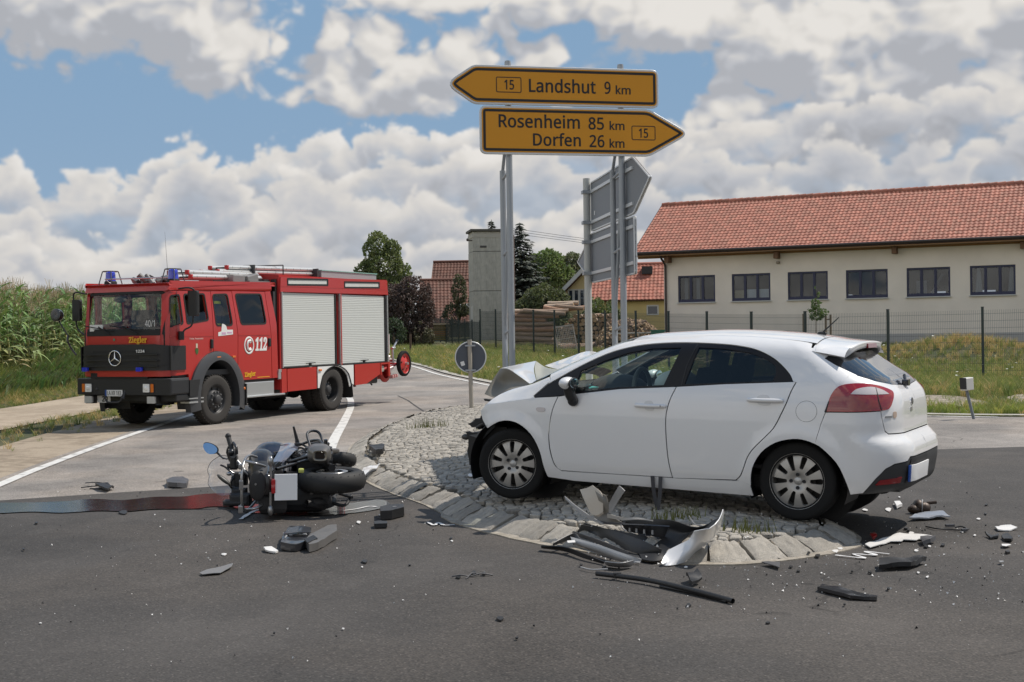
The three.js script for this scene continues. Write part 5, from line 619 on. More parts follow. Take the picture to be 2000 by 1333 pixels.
  mesh('lettering', letters('Ziegler', 0.085, 0.004, 'serif', 0.36, 0.02).rotateZ(0.05).translate(1.10, 0.865, 0.003), yell, T); mesh('yellow_line', box(0.42, 0.012, 0.004, 1.55, 0.835, 0.002), yell, T);
  mesh('sticker', prism(smooth([[0.1, 1.66, 1], [0.56, 1.69, 1], [0.56, 1.78, 1], [0.38, 1.78, 1], [0.34, 1.86], [0.26, 1.89], [0.22, 1.88], [0.2, 1.75, 1], [0.1, 1.73, 1]], 4), 0.004).translate(0, 0, 0.001), pale, T); mesh('sticker_print', [box(0.13, 0.045, 0.003, 0.27, 1.71, 0.006), box(0.15, 0.03, 0.003, 0.45, 1.725, 0.006)], M(0.55, 0.35, 0.5, 0.6), T);
  mesh('lettering', letters('Freiw. Feuerwehr', 0.033, 0.003, 'bold', 0.40).translate(-0.55, 1.605, 0.001), M(0.62, 0.40, 0.36, 0.5), T); mesh('crest', [prism(smooth([[-0.585, 1.36], [-0.55, 1.33], [-0.515, 1.36], [-0.505, 1.43], [-0.55, 1.44], [-0.595, 1.43]], 3), 0.004).translate(0, 0, 0.002)], M(0.05, 0.12, 0.03, 0.5), T); mesh('crest_top', box(0.05, 0.08, 0.004, -0.55, 1.49, 0.003), M(0.55, 0.5, 0.38, 0.5), T);
  // roof of the cab and front
  mesh('cab_roof', [(() => { const s = smooth([[-1.28, 2.49, 1], [1.98, 2.55, 1], [1.98, 2.66], [1.9, 2.705], [-1.0, 2.645], [-1.22, 2.61]], 4); return prism(s, W - 0.1, 0.05, [], 3).translate(0, 0, -W + 0.05); })()], red, T);
  const fx = (y) => -1.35 + 0.13 * sst(1.6, 2.6, y), front = (z, y) => { const k = Math.abs(z + W / 2) / (W / 2); return [fx(y) - 0.06 * (1 - k * k) + 0.12 * Math.pow(k, 10), y, z]; };
  const ws = rnd([[-W + 0.13, 1.72], [-0.13, 1.72], [-0.17, 2.46], [-W + 0.17, 2.46]], 0.09);
  mesh('front_panel', panel([[-W + 0.03, 0.95], [-0.03, 0.95], [-0.04, 1.9], [-0.09, 2.56], [-W + 0.09, 2.56], [-W + 0.04, 1.9]], front, { flip: 1, L: 0.12, rim: 0.04, holes: [ws] }), red, T);
  const wsm = mesh('windscreen', panel(ws, front, { flip: 1, L: 0.14, rim: 0, lift: -0.01 }), glassT, T); mesh('windscreen_seal', panel(grow(ws, 0.03), front, { holes: [grow(ws, -0.02)], flip: 1, L: 0.14, rim: 0.015, lift: 0.008 }), seal, wsm); mesh('dash_band', panel(rnd([[-W + 0.15, 1.715], [-0.15, 1.715], [-0.15, 1.80], [-0.6, 1.81], [-W + 0.15, 1.82]], 0.03), front, { flip: 1, L: 0.2, rim: 0, lift: 0.004 }), seal, wsm);
  mesh('lettering', at(letters('40/1', 0.115, 0.003, 'sans', 0.2), -1.335 - 0.02, 1.85, -0.40, 0, -Math.PI / 2 + 0.12), pale, T); mesh('lettering', at(letters('Ziegler', 0.1, 0.004, 'serif', 0.38, 0.02), -1.425, 1.565, -0.62, 0, -Math.PI / 2 + 0.09), yell, T); mesh('badge', ball(0.025, 0.3, 1, 1, -1.415, 1.62, -1.17), M(0.1, 0.2, 0.12, 0.4), T);
  const gr = mesh('grille', [panel([[-W - 0.02, 1.06], [0.02, 1.06], [0.03, 1.5], [-0.3, 1.535], [-W + 0.3, 1.535], [-W - 0.03, 1.5]], (z, y) => { const p = front(z, y); return [p[0] - 0.035, p[1], p[2]]; }, { flip: 1, L: 0.14, rim: 0.05 }), box(0.42, 0.44, 0.02, -1.1, 1.28, 0.012), box(0.42, 0.44, 0.02, -1.1, 1.28, -W - 0.012)], plas, T);
  for (let j = 0; j < 3; j++) { const y = 1.38 - j * 0.105; mesh('grille_slot', panel([[-1.66, y], [-0.60, y], [-0.60, y + 0.045], [-1.66, y + 0.045]], (z, yy) => { const p = front(z, yy); return [p[0] - 0.038, p[1], p[2]]; }, { flip: 1, L: 0.3, rim: 0.02 }), seal, gr); mesh('grille_lip', box(0.03, 0.02, 1.7, -1.44, y - 0.03, -1.02), plas, gr); }
  const st = [-1.462, 1.285, -1.12]; mesh('star_emblem', [new THREE.TorusGeometry(0.135, 0.012, 8, 40), ...[90, 210, 330].map(a => { const t = a * Math.PI / 180; return bar([0, 0, 0], [0.128 * Math.cos(t), 0.128 * Math.sin(t), 0], 0.021, 5, 0.005); })].map(g => at(g, ...st, 0, -Math.PI / 2)), MAT.chrome, T); mesh('lettering', at(letters('1224', 0.052, 0.005, 'bold', 0.19), -1.45, 1.385, -0.55, 0, -Math.PI / 2 + 0.05), pale, T);
  for (const z of [-1.80, -0.56]) mesh('front_flasher', rbox(0.07, 0.075, 0.13, 0.02, -1.47, 1.085, z), blue, T);
  mesh('black_gap', box(0.06, 0.1, 1.3, -1.36, 0.965, -1.1), seal, T);
  for (const [a, b] of [[-0.62, -1.05], [-1.25, -1.62]]) mesh('wiper', [bar([-1.44, 1.72, a], [-1.425, 1.86, b + 0.1], 0.012, 5), bar([-1.43, 1.78, a + 0.08], [-1.42, 1.88, b - 0.22], 0.009, 4)], seal, T);
  // bumper
  const bump = mesh('bumper', [rbox(0.52, 0.285, W + 0.13, 0.03, -1.12, 0.762, -W / 2 + 0.005)], M(0.018, 0.019, 0.021, 0.5), T); mesh('bumper_step', [rbox(0.62, 0.12, W + 0.1, 0.02, -0.9, 0.56, -W / 2), box(0.3, 0.3, 0.2, -0.72, 0.72, -0.02)], plas, T); mesh('bumper_top', box(0.5, 0.012, W + 0.1, -1.11, 0.91, -W / 2), grey, bump);
  for (const z of [-1.84, -0.43]) { const h = mesh('headlight', rbox(0.04, 0.175, 0.25, 0.02, -1.375, 0.745, z), MAT.black, T); mesh('lamp_glass', [rbox(0.03, 0.15, 0.15, 0.02, -1.392, 0.745, z + (z < -1 ? 0.035 : -0.045)), ball(0.06, 0.4, 0.8, 1, -1.4, 0.745, z + (z < -1 ? 0.035 : -0.045))], lens, h); mesh('indicator', rbox(0.03, 0.15, 0.065, 0.012, -1.391, 0.745, z + (z < -1 ? -0.08 : 0.085)), orange, h); mesh('fog_light', rbox(0.07, 0.125, 0.175, 0.015, -1.33, 0.53, z + (z < -1 ? -0.01 : 0.02)), M(0.5, 0.5, 0.48, 0.25, { clearcoat: 0.8 }), T); mesh('fog_light_box', rbox(0.1, 0.15, 0.2, 0.015, -1.27, 0.53, z + (z < -1 ? -0.01 : 0.02)), seal, T); }
  const pl = mesh('number_plate', box(0.012, 0.115, 0.40, -1.388, 0.652, -1.22), pale, T); mesh('plate_strip', box(0.013, 0.115, 0.04, -1.3885, 0.652, -1.40), M(0.02, 0.08, 0.3, 0.4), pl); mesh('lettering', at(letters('LA KR 183', 0.078, 0.002, 'sans', 0.31), -1.3945, 0.613, -1.205, 0, -Math.PI / 2), seal, pl);
  mesh('tow_bar', [tube([[-1.36, 0.66, -1.0], [-1.42, 0.6, -1.0], [-1.42, 0.5, -1.06], [-1.42, 0.485, -1.2], [-1.42, 0.5, -1.36], [-1.4, 0.6, -1.42]], 0.018, 30, 7), bar([-1.42, 0.55, -0.98], [-1.35, 0.72, -0.98], 0.025, 7), ball(0.03, 1, 1, 1, -1.37, 0.72, -1.62)], MAT.dark, T);
  const pn = mesh('number_board', box(0.01, 0.13, 0.30, -1.22, 0.53, -1.60), pale, T); mesh('lettering', at(letters('20', 0.1, 0.003, 'bold', 0.13), -1.228, 0.485, -1.57, 0, -Math.PI / 2), seal, pn);
  // mirrors, lamps on the roof
  mesh('side_mirror', [rbox(0.10, 0.46, 0.22, 0.04, -0.93, 2.26, 0.24), tube([[-1.02, 2.53, -0.02], [-0.98, 2.54, 0.2], [-0.93, 2.5, 0.25], [-0.92, 2.2, 0.23], [-0.95, 1.86, 0.2], [-1.02, 1.78, 0.1], [-1.05, 1.7, 0.06]], 0.016, 40, 6), rbox(0.1, 0.16, 0.09, 0.035, -1.05, 1.68, 0.05)], plas, T);
  mesh('side_mirror', [rbox(0.10, 0.40, 0.2, 0.04, -1.12, 2.18, -W - 0.26), tube([[-1.15, 2.48, -W], [-1.15, 2.5, -W - 0.3], [-1.13, 2.2, -W - 0.3], [-1.13, 1.85, -W - 0.25], [-1.2, 1.72, -W - 0.03]], 0.016, 30, 6)], plas, T);
  mesh('search_light', [lathe([[0.001, 0], [0.07, 0.01], [0.115, 0.08], [0.12, 0.16], [0.11, 0.17], [0.001, 0.165]], 20).rotateZ(Math.PI / 2 - 0.1).translate(-1.35, 2.08, -W - 0.42), bar([-1.42, 1.98, -W - 0.42], [-1.38, 1.7, -W - 0.25], 0.014, 6), tube([[-1.38, 1.72, -W - 0.25], [-1.42, 1.6, -W - 0.22], [-1.36, 1.45, -W - 0.18], [-1.34, 1.35, -W - 0.1]], 0.02, 20, 6)], MAT.blackGloss, T);
  for (const [x, z] of [[-0.85, -0.27], [-0.85, -1.72]]) { const b = mesh('blue_light', lathe([[0.001, 0.235], [0.07, 0.235], [0.088, 0.215], [0.098, 0.09], [0.1, 0.085]], 22).scale(1, 1.25, 1).translate(x, 2.60, z), blue, T); mesh('lamp_base', lathe([[0.1, 0.09], [0.115, 0.07], [0.12, 0]], 22).translate(x, 2.63, z), seal, b); mesh('guard_bars', [[-1, -1], [-1, 1], [1, -1], [1, 1]].map(([a, c]) => bar([x + a * 0.16, 2.6, z + c * 0.16], [x + a * 0.1, 2.9, z + c * 0.1], 0.011, 5)).concat([at(new THREE.TorusGeometry(0.135, 0.011, 5, 20), x, 2.9, z, Math.PI / 2)]), grey, b); }
  mesh('roof_rail', [bar([-1.0, 2.75, -1.72], [-0.7, 2.76, -0.4], 0.013, 5), bar([-1.0, 2.75, -1.72], [-0.9, 2.62, -1.6], 0.01, 4)], MAT.steel, T); mesh('aerial', bar([-0.2, 2.65, -0.9], [-0.22, 3.65, -0.95], 0.006, 4, 0.002), MAT.dark, T);
  const R = rng(81); mesh('roof_fittings', Array.from({ length: 22 }, (_, i) => at(i % 3 ? new THREE.CylinderGeometry(0.03 + R() * 0.03, 0.04, 0.12 + R() * 0.2, 8) : new THREE.BoxGeometry(0.12 + R() * 0.15, 0.07, 0.1), -0.7 + R() * 0.6, 2.69 + R() * 0.06, -0.55 - R() * 1.0, R() * 3, R() * 3, R() * 3)), M(0.16, 0.155, 0.15, 0.45, { metalness: 0.4 }), T);
  mesh('roof_box', [rbox(0.4, 0.16, 0.5, 0.02, 1.15, 2.78, -0.5), rbox(0.36, 0.18, 0.5, 0.02, 1.62, 2.79, -0.5, 0, 0, 0.2), box(0.7, 0.05, 0.9, 1.7, 2.73, -0.6)], M(0.30, 0.29, 0.28, 0.4, { metalness: 0.5 }), T);
  const ladder = (x0, y0, x1, y1, z, w, n, cap) => { const l = mesh('ladder', [0, w].map(q => bar([x0, y0, z - q], [x1, y1, z - q], 0.052, 4).rotateX(0)), M(0.66, 0.66, 0.65, 0.35, { metalness: 0.6 }), T); mesh('rung', Array.from({ length: n }, (_, i) => { const t = (i + 0.5) / n; return bar([lerp(x0, x1, t), lerp(y0, y1, t), z + 0.045], [lerp(x0, x1, t), lerp(y0, y1, t), z - w - 0.045], 0.016, 6); }), MAT.dark, l); for (const q of [0, w]) mesh('end_cap', rbox(0.06, 0.085, 0.085, 0.02, x0, y0, z - q), M(0.45, 0.02, 0.02, 0.5), l); };
  ladder(-0.15, 2.79, 2.1, 2.83, -0.42, 0.42, 8); ladder(-0.15, 2.875, 2.1, 2.9, -0.5, 0.42, 8); ladder(0.85, 2.93, 4.4, 3.0, -0.55, 0.4, 12); ladder(1.15, 3.02, 4.4, 3.09, -0.55, 0.4, 12);
  mesh('ladder_holder', [box(0.05, 0.3, 0.6, 1.95, 2.95, -0.75), bar([2.9, 2.85, -0.4], [2.9, 3.13, -0.4], 0.014, 5), bar([2.9, 3.13, -0.4], [2.6, 3.12, -0.9], 0.012, 5), box(0.06, 0.24, 0.6, 4.25, 2.99, -0.7), box(0.3, 0.1, 0.5, 2.15, 2.75, -0.5)], MAT.dark, T); mesh('roof_locker', [box(2.42, 0.15, 0.5, 5.6, 2.995, -0.65)], M(0.42, 0.44, 0.45, 0.4, { metalness: 0.4 }), T); mesh('locker_lid', box(2.46, 0.018, 0.54, 5.6, 3.08, -0.65), M(0.25, 0.5, 0.44, 0.5), T);
  // interior of the cab
  mesh('seat', [rbox(0.5, 0.14, 0.52, 0.05, -0.45, 1.45, -0.5), rbox(0.14, 0.72, 0.5, 0.06, -0.16, 1.82, -0.5), rbox(0.1, 0.2, 0.3, 0.04, -0.14, 2.25, -0.5)], MAT.dark, T); mesh('seat', [rbox(0.5, 0.14, 0.52, 0.05, -0.45, 1.45, -1.55), rbox(0.14, 0.72, 0.5, 0.06, -0.16, 1.82, -1.55)], MAT.dark, T); mesh('dashboard', [box(0.42, 0.35, W - 0.2, -1.12, 1.58, -W / 2), box(0.3, 0.08, 0.5, -1.05, 1.78, -0.5)], seal, T); mesh('steering_wheel', at(new THREE.TorusGeometry(0.22, 0.018, 7, 26), -0.88, 1.93, -0.5, 0, Math.PI / 2, -0.6), seal, T); mesh('mirror_inside', ball(0.13, 0.25, 0.5, 1.1, -1.2, 2.36, -1.2), MAT.dark, T); mesh('floor', [box(3.2, 0.1, W - 0.1, 0.4, 0.98, -W / 2), box(0.06, 1.6, W - 0.1, 2.04, 1.75, -W / 2), box(0.5, 0.5, W - 0.3, 1.5, 1.3, -W / 2), box(0.06, 0.45, W - 0.2, 0.15, 1.4, -W / 2), box(0.08, 0.75, 0.08, -0.1, 2.0, -1.05)], MAT.dark, T); mesh('paper', box(0.02, 0.12, 0.3, -1.36, 1.84, -1.62), pale, T);
  mesh('headliner', box(3.1, 0.03, W - 0.2, 0.35, 2.5, -W / 2), M(0.25, 0.25, 0.24, 0.9), T);
  // body with shutters
  const bx0 = 2.19, bx1 = 6.66, roofY = x => 2.85 + 0.018 * (x - 2.2);
  mesh('body', [box(bx1 - bx0 - 0.1, 1.9, W - 0.16, (bx0 + bx1) / 2, 1.95, -W / 2), box(bx1 - bx0, 0.10, W - 0.06, (bx0 + bx1) / 2, 2.83, -W / 2), box(0.06, 2.3, W - 0.04, bx0 + 0.01, 1.7, -W / 2), box(0.05, 2.0, W - 0.04, bx1 - 0.02, 1.9, -W / 2)], red2, T);
  mesh('corner_seal', box(0.07, 2.0, 0.1, bx0 - 0.05, 1.8, -0.12), seal, T);
  for (const s of [1, -1]) { const z = s > 0 ? 0.0 : -W, S = (x, y) => [x, y, z + s * 0.0], o = { flip: s, L: 0.4, rim: 0.06 };
    const lp = [[2.46, 4.0], [4.70, 6.24]], lampHoles = lp.map(([a, b]) => rnd([[a, 2.70], [b, 2.735], [b, 2.845], [a, 2.815]], 0.015));
    mesh('upper_band', panel([[bx0, 2.545], [bx1, 2.575], [bx1 - 0.06, 2.92], [bx0 + 0.02, 2.85]], S, { ...o, holes: lampHoles }), red, T); mesh('band_seam', box(bx1 - bx0 - 0.05, 0.006, 0.006, (bx0 + bx1) / 2, 2.672, z + s * 0.001, 0, 0, 0.008), red2, T);
    lp.forEach(([a, b]) => { const l = mesh('side_lamp', box(b - a - 0.03, 0.095, 0.03, (a + b) / 2, 2.775, z - s * 0.02, 0, 0, 0.018), M(0.62, 0.62, 0.58, 0.25, { clearcoat: 0.6 }), T); mesh('lamp_frame', panel(rnd([[a - 0.02, 2.68], [b + 0.02, 2.715], [b + 0.02, 2.865], [a - 0.02, 2.835]], 0.015), S, { holes: [rnd([[a + 0.02, 2.713], [b - 0.02, 2.748], [b - 0.02, 2.832], [a + 0.02, 2.80]], 0.012)], flip: s, L: 0.5, rim: 0.02, lift: 0.006 }), plas, l); });
    // roller shutters: one corrugated curtain each
    for (const [a, b] of [[2.275, 4.30], [4.56, 6.50]]) { const n = 39; mesh('roller_shutter', sheet((u, v) => { const q = v * n, f = q - Math.floor(q); return [lerp(a, b, s > 0 ? u : 1 - u), lerp(1.01, 2.535, v), z - s * (0.035 - 0.0045 * Math.pow(Math.sin(Math.PI * f), 0.4))]; }, 1, n * 5), M(0.58, 0.60, 0.575, 0.45, { metalness: 0.15 }), T); mesh('shutter_handle', [bar([(a + b) / 2 - 0.17, 1.06, z], [(a + b) / 2 + 0.17, 1.065, z], 0.012, 6), box(0.05, 0.06, 0.05, (a + b) / 2, 1.045, z - s * 0.02)], seal, T); }
    mesh('shutter_rail', [box(0.03, 1.56, 0.05, 2.24, 1.77, z - s * 0.015), box(0.03, 1.56, 0.05, 4.475, 1.77, z - s * 0.01), box(0.04, 1.56, 0.05, 6.60, 1.78, z - s * 0.01)], MAT.alu, T); mesh('shutter_rail', [box(0.035, 1.56, 0.06, 4.515, 1.77, z - s * 0.012)], red, T); mesh('shutter_gap', box(0.05, 1.54, 0.03, 4.335, 1.77, z - s * 0.03), seal, T); mesh('shutter_gap', box(0.05, 1.54, 0.03, 6.535, 1.78, z - s * 0.03), seal, T); mesh('shutter_gap', box(4.3, 0.025, 0.04, 4.4, 0.995, z - s * 0.02), seal, T);
    // lower panels
    for (const p of [[[bx0, 0.48], [2.37, 0.49], [2.37, 0.97], [bx0, 0.97]], [[2.40, 0.5], [3.50, 0.51], [3.50, 0.975], [2.40, 0.965]], [[5.09, 0.51], [5.6, 0.525], [6.22, 0.72], [6.22, 0.985], [5.09, 0.975]], [[6.25, 0.94], [6.7, 0.95], [6.7, 1.0], [6.25, 0.99]], [[6.62, 0.66], [6.7, 0.66], [6.7, 0.95], [6.62, 0.95]], [[6.25, 0.70], [6.3, 0.7], [6.3, 0.95], [6.25, 0.95]]]) mesh('lower_panel', panel(p, S, { ...o, rim: 0.05 }), red, T);
    mesh('arch_panel', panel([[3.55, 0.52], [3.62, 0.52], ...arch(3.63, 4.86, 0.62, 0.47, 4.24, 0.49), [4.94, 0.55], [5.03, 0.53], [5.03, 0.975], [3.55, 0.975]], S, { ...o, rim: 0.02 }), pale, T); mesh('wheel_arch', [(() => { const ro = [...arch(3.60, 4.94, 0.67, 0.49, 4.27, 0.49), [4.97, 0.26]], g = []; return sheet((u, v) => { const k = u * (ro.length - 1), i = Math.min(ro.length - 2, Math.floor(k)), t = k - i; return [lerp(ro[i][0], ro[i + 1][0], t), lerp(ro[i][1], ro[i + 1][1], t), z + s * 0.02 - s * v * 0.5]; }, 24, 1, 0.015); })()], seal, T); mesh('side_marker', rbox(0.11, 0.045, 0.03, 0.012, 3.63, 0.90, z + s * 0.012), orange, T); }
  mesh('tail_lamp', [lathe([[0.001, 0.02], [0.07, 0.02], [0.075, 0]], 18).rotateX(Math.PI / 2).translate(6.42, 0.84, -0.06)], M(0.4, 0.38, 0.33, 0.3), T);
  mesh('mud_flap', [box(0.03, 0.4, 0.55, 4.97, 0.44, -0.3), box(0.03, 0.4, 0.55, 4.97, 0.44, -W + 0.3)], seal, T);
  // step
  mesh('step_box', [rbox(0.98, 0.27, 0.3, 0.015, 1.43, 0.61, -0.15)], MAT.alu, T); mesh('step_board', [rbox(1.35, 0.035, 0.34, 0.01, 1.56, 0.465, -0.12)], MAT.alu, T); mesh('under_door', box(1.2, 0.08, 0.2, 1.35, 0.775, -0.12), seal, T); mesh('grip', [rbox(0.09, 0.19, 0.05, 0.015, 2.1, 0.86, 0.0), box(0.1, 0.06, 0.055, 2.1, 0.94, 0.001)], MAT.alu, T);
  // front wheel arch
  for (const s of [1, -1]) { const z = s > 0 ? 0 : -W; const ri = [], n = 26; for (let i = 0; i <= n; i++) { const a = Math.PI * (1.08 - 1.2 * i / n); ri.push([0.04 + Math.cos(a) * 0.60, 0.49 + Math.max(Math.sin(a), -0.25) * 0.72, 0.04 + Math.cos(a) * 0.855, 0.49 + Math.max(Math.sin(a), -0.3) * 0.885]); }
    mesh('mudguard', [sheet((u, v) => { const q = ri[Math.round((s > 0 ? u : 1 - u) * n)], t = v; return [lerp(q[2], q[0], t), lerp(q[3], q[1], t), z + s * (0.085 - 0.045 * Math.pow(1 - t, 2))]; }, n, 4), sheet((u, v) => { const q = ri[Math.round(u * n)]; return [q[2], q[3], z + s * (0.04 - v * 0.12)]; }, n, 1), sheet((u, v) => { const q = ri[Math.round(u * n)]; return [q[0], q[1], z + s * (0.085 - v * 0.55)]; }, n, 1)], M(0.05, 0.052, 0.056, 0.42), T); mesh('mud_flap', box(0.03, 0.42, 0.45, 0.86, 0.52, z - s * 0.14), seal, T); mesh('side_marker', rbox(0.12, 0.04, 0.02, 0.01, 0.02, 1.26, z + s * 0.07), orange, T); mesh('side_marker', rbox(0.1, 0.04, 0.03, 0.01, 0.56, 1.26, z + s * 0.015), orange, T); mesh('side_marker', ball(0.03, 1, 1, 0.6, 0.83, 0.64, z + s * 0.06), orange, T); }
  mesh('bumper_ladder', [box(0.42, 0.03, 0.2, -0.68, 0.46, -0.02), box(0.42, 0.02, 0.2, -0.68, 0.53, -0.02)], MAT.alu, T); mesh('side_box', [rbox(0.34, 0.32, 0.4, 0.03, -0.6, 0.7, -0.24)], plas, T);
  // chassis
  mesh('chassis', [box(7.4, 0.18, 0.09, 2.9, 0.68, -0.55), box(7.4, 0.18, 0.09, 2.9, 0.68, -W + 0.55), at(new THREE.CylinderGeometry(0.07, 0.07, 1.7, 10), 0, 0.47, -W / 2, Math.PI / 2), at(new THREE.CylinderGeometry(0.08, 0.08, 1.7, 10), 4.14, 0.47, -W / 2, Math.PI / 2), ball(0.2, 1, 1, 1, 4.14, 0.47, -W / 2), rbox(0.9, 0.4, 0.5, 0.05, 2.9, 0.45, -1.6), at(new THREE.CylinderGeometry(0.16, 0.16, 0.8, 14), 2.7, 0.5, -0.6, 0, 0, Math.PI / 2), rbox(0.8, 0.35, 0.9, 0.05, -0.3, 0.6, -W / 2), rbox(1.2, 0.24, 1.6, 0.05, 5.9, 0.62, -W / 2)], MAT.black, T);
  const tyreP = [[0.27, -0.115], [0.3, -0.13], [0.40, -0.135], [0.445, -0.12], [0.466, -0.085], [0.47, -0.05], [0.47, 0.05], [0.466, 0.085], [0.445, 0.12], [0.40, 0.135], [0.3, 0.13], [0.27, 0.115]];
  const tyreM = M(0.035, 0.032, 0.029, 0.88); const wheel = (x, z, s, rear) => { const t = mesh('wheel', lathe(tyreP, 56).rotateX(Math.PI / 2), tyreM, T); t.position.set(x, 0.47, z); t.rotation.y = s > 0 ? 0 : Math.PI;
    mesh('tread', Array.from({ length: 44 }, (_, i) => { const a = i / 44 * Math.PI * 2; return [-1, 0, 1].map(k => at(new THREE.BoxGeometry(0.034, 0.012, 0.07), 0, 0.472, k * 0.08).rotateZ(a + k * 0.05)); }), tyreM, t);
    const d = rear ? -0.06 : 0.07; mesh('rim', [lathe([[0.275, 0.11], [0.27, 0.12], [0.255, 0.1], [0.25, d], [0.2, d - 0.01], [0.16, d + 0.03], [0.12, d + (rear ? 0.09 : 0.05)], [0.0, d + (rear ? 0.1 : 0.06)]], 36).rotateX(Math.PI / 2)], M(0.035, 0.035, 0.036, 0.45, { metalness: 0.3 }), t); mesh('hub', lathe([[0.09, 0], [0.09, 0.06], [0.07, 0.09], [0.0, 0.095]], 20).rotateX(Math.PI / 2).translate(0, 0, d + 0.03), MAT.dark, t); mesh('nut', Array.from({ length: 10 }, (_, i) => { const a = i / 10 * 6.283; return at(new THREE.CylinderGeometry(0.016, 0.016, 0.04, 6), 0.145 * Math.cos(a), 0.145 * Math.sin(a), d + 0.05, Math.PI / 2); }), M(0.25, 0.25, 0.25, 0.4, { metalness: 0.6 }), t); mesh('rim_hole', Array.from({ length: 8 }, (_, i) => { const a = i / 8 * 6.283 + 0.2; return at(new THREE.CylinderGeometry(0.028, 0.028, 0.015, 10), 0.215 * Math.cos(a), 0.215 * Math.sin(a), d + 0.005, Math.PI / 2); }), MAT.black, t); return t; };
  wheel(0.03, -0.13, 1, false).rotation.y = -0.03; wheel(0.03, -W + 0.13, -1, false); wheel(4.14, -0.14, 1, true); wheel(4.14, -0.43, 1, true); wheel(4.14, -W + 0.14, -1, true); wheel(4.14, -W + 0.43, -1, true);
  // hose trolley hung on the tail
  const reel = (x, y, z, r, name) => { const g = mesh(name, lathe([[r * 0.78, -0.045], [r * 0.9, -0.055], [r, -0.03], [r, 0.03], [r * 0.9, 0.055], [r * 0.78, 0.045]], 44).rotateX(Math.PI / 2), MAT.rubber, T); g.position.set(x, y, z); mesh('reel_disc', lathe([[r * 0.8, 0.03], [r * 0.76, 0.01], [r * 0.55, 0.012], [r * 0.3, 0.05], [r * 0.12, 0.05], [0.0, 0.06]], 36).rotateX(Math.PI / 2), M(0.55, 0.03, 0.025, 0.4, { clearcoat: 0.5 }), g); mesh('reel_hole', Array.from({ length: 5 }, (_, i) => { const a = i * 1.2566 + 0.4; return at(new THREE.CylinderGeometry(r * 0.075, r * 0.075, 0.02, 10), r * 0.52 * Math.cos(a), r * 0.52 * Math.sin(a), 0.03, Math.PI / 2); }), M(0.15, 0.03, 0.02, 0.6), g); mesh('axle', at(new THREE.CylinderGeometry(0.035, 0.04, 0.1, 8), 0, 0, 0.07, Math.PI / 2), MAT.alu, g); return g; };
  reel(7.56, 0.93, -0.1, 0.31, 'trolley_wheel'); reel(7.5, 0.93, -W + 0.3, 0.31, 'trolley_wheel');
  mesh('hose_drum', lathe([[0.18, -0.6], [0.27, -0.58], [0.27, -0.54], [0.2, -0.5], [0.2, 0.5], [0.27, 0.54], [0.27, 0.58], [0.18, 0.6]], 30).rotateX(Math.PI / 2).translate(7.22, 0.76, -1.0), M(0.42, 0.025, 0.02, 0.45), T); mesh('trolley_frame', [bar([6.7, 1.15, -0.25], [7.3, 1.0, -0.3], 0.03, 7), bar([6.7, 0.8, -0.25], [7.5, 0.9, -0.3], 0.03, 7), bar([6.75, 1.15, -1.7], [7.4, 1.0, -1.7], 0.03, 7), bar([7.56, 0.93, -0.1], [7.5, 0.93, -1.7], 0.025, 7), rbox(0.25, 0.35, 0.3, 0.03, 6.95, 1.05, -0.4)], M(0.4, 0.03, 0.03, 0.5), T);
  mesh('trolley_handle', [bar([7.3, 0.95, -0.25], [7.28, 1.3, -0.25], 0.03, 7), bar([7.24, 1.3, -0.25], [7.38, 1.31, -0.25], 0.035, 7), bar([7.3, 1.3, -0.25], [7.45, 1.47, -0.22], 0.022, 7)], MAT.alu, T); mesh('handle_grip', bar([7.44, 1.46, -0.22], [7.48, 1.5, -0.22], 0.032, 7), MAT.blackGloss, T); mesh('couplings', Array.from({ length: 12 }, (_, i) => at(new THREE.CylinderGeometry(0.04, 0.05, 0.1, 9), 6.9 + R() * 0.35, 0.75 + R() * 0.4, -0.2 - R() * 0.2, R() * 3, R() * 3, 0)), M(0.5, 0.42, 0.4, 0.35, { metalness: 0.5 }), T); mesh('rear_reflector', [box(0.02, 0.55, 0.08, 6.72, 1.45, -0.1)], M(0.6, 0.5, 0.45, 0.4), T); for (let i = 0; i < 5; i++) mesh('red_stripe', box(0.022, 0.05, 0.085, 6.722, 1.25 + i * 0.1, -0.1, 0.5), M(0.5, 0.02, 0.02, 0.4), T); mesh('rear_number', [box(0.02, 0.45, 0.12, 6.86, 1.42, -0.16)], pale, T); mesh('rear_lamps', [0, 1, 2].map(i => rbox(0.06, 0.08, 0.1, 0.02, 6.95 + i * 0.1, 0.63 + i * 0.01, -0.1)), M(0.6, 0.3, 0.28, 0.35), T); mesh('tow_hook', [bar([7.1, 0.5, -0.8], [7.14, 0.42, -0.75], 0.02, 5), bar([5.3, 0.52, -0.3], [5.32, 0.45, -0.3], 0.035, 6), bar([5.55, 0.53, -0.3], [5.57, 0.46, -0.3], 0.035, 6)], MAT.black, T);
  // jacket hanging in the crew compartment
  const o = new THREE.Vector3(), put = (x, y, z) => V(x, y, z).applyEuler(T.rotation).add(T.position); const jp = put(0.36, 1.62, -0.3); const j = thing('fire_jacket', 'dark blue fire jacket with yellow stripes hanging in the crew cab window', 'jacket', [jp.x, jp.y, jp.z], T.rotation.y);
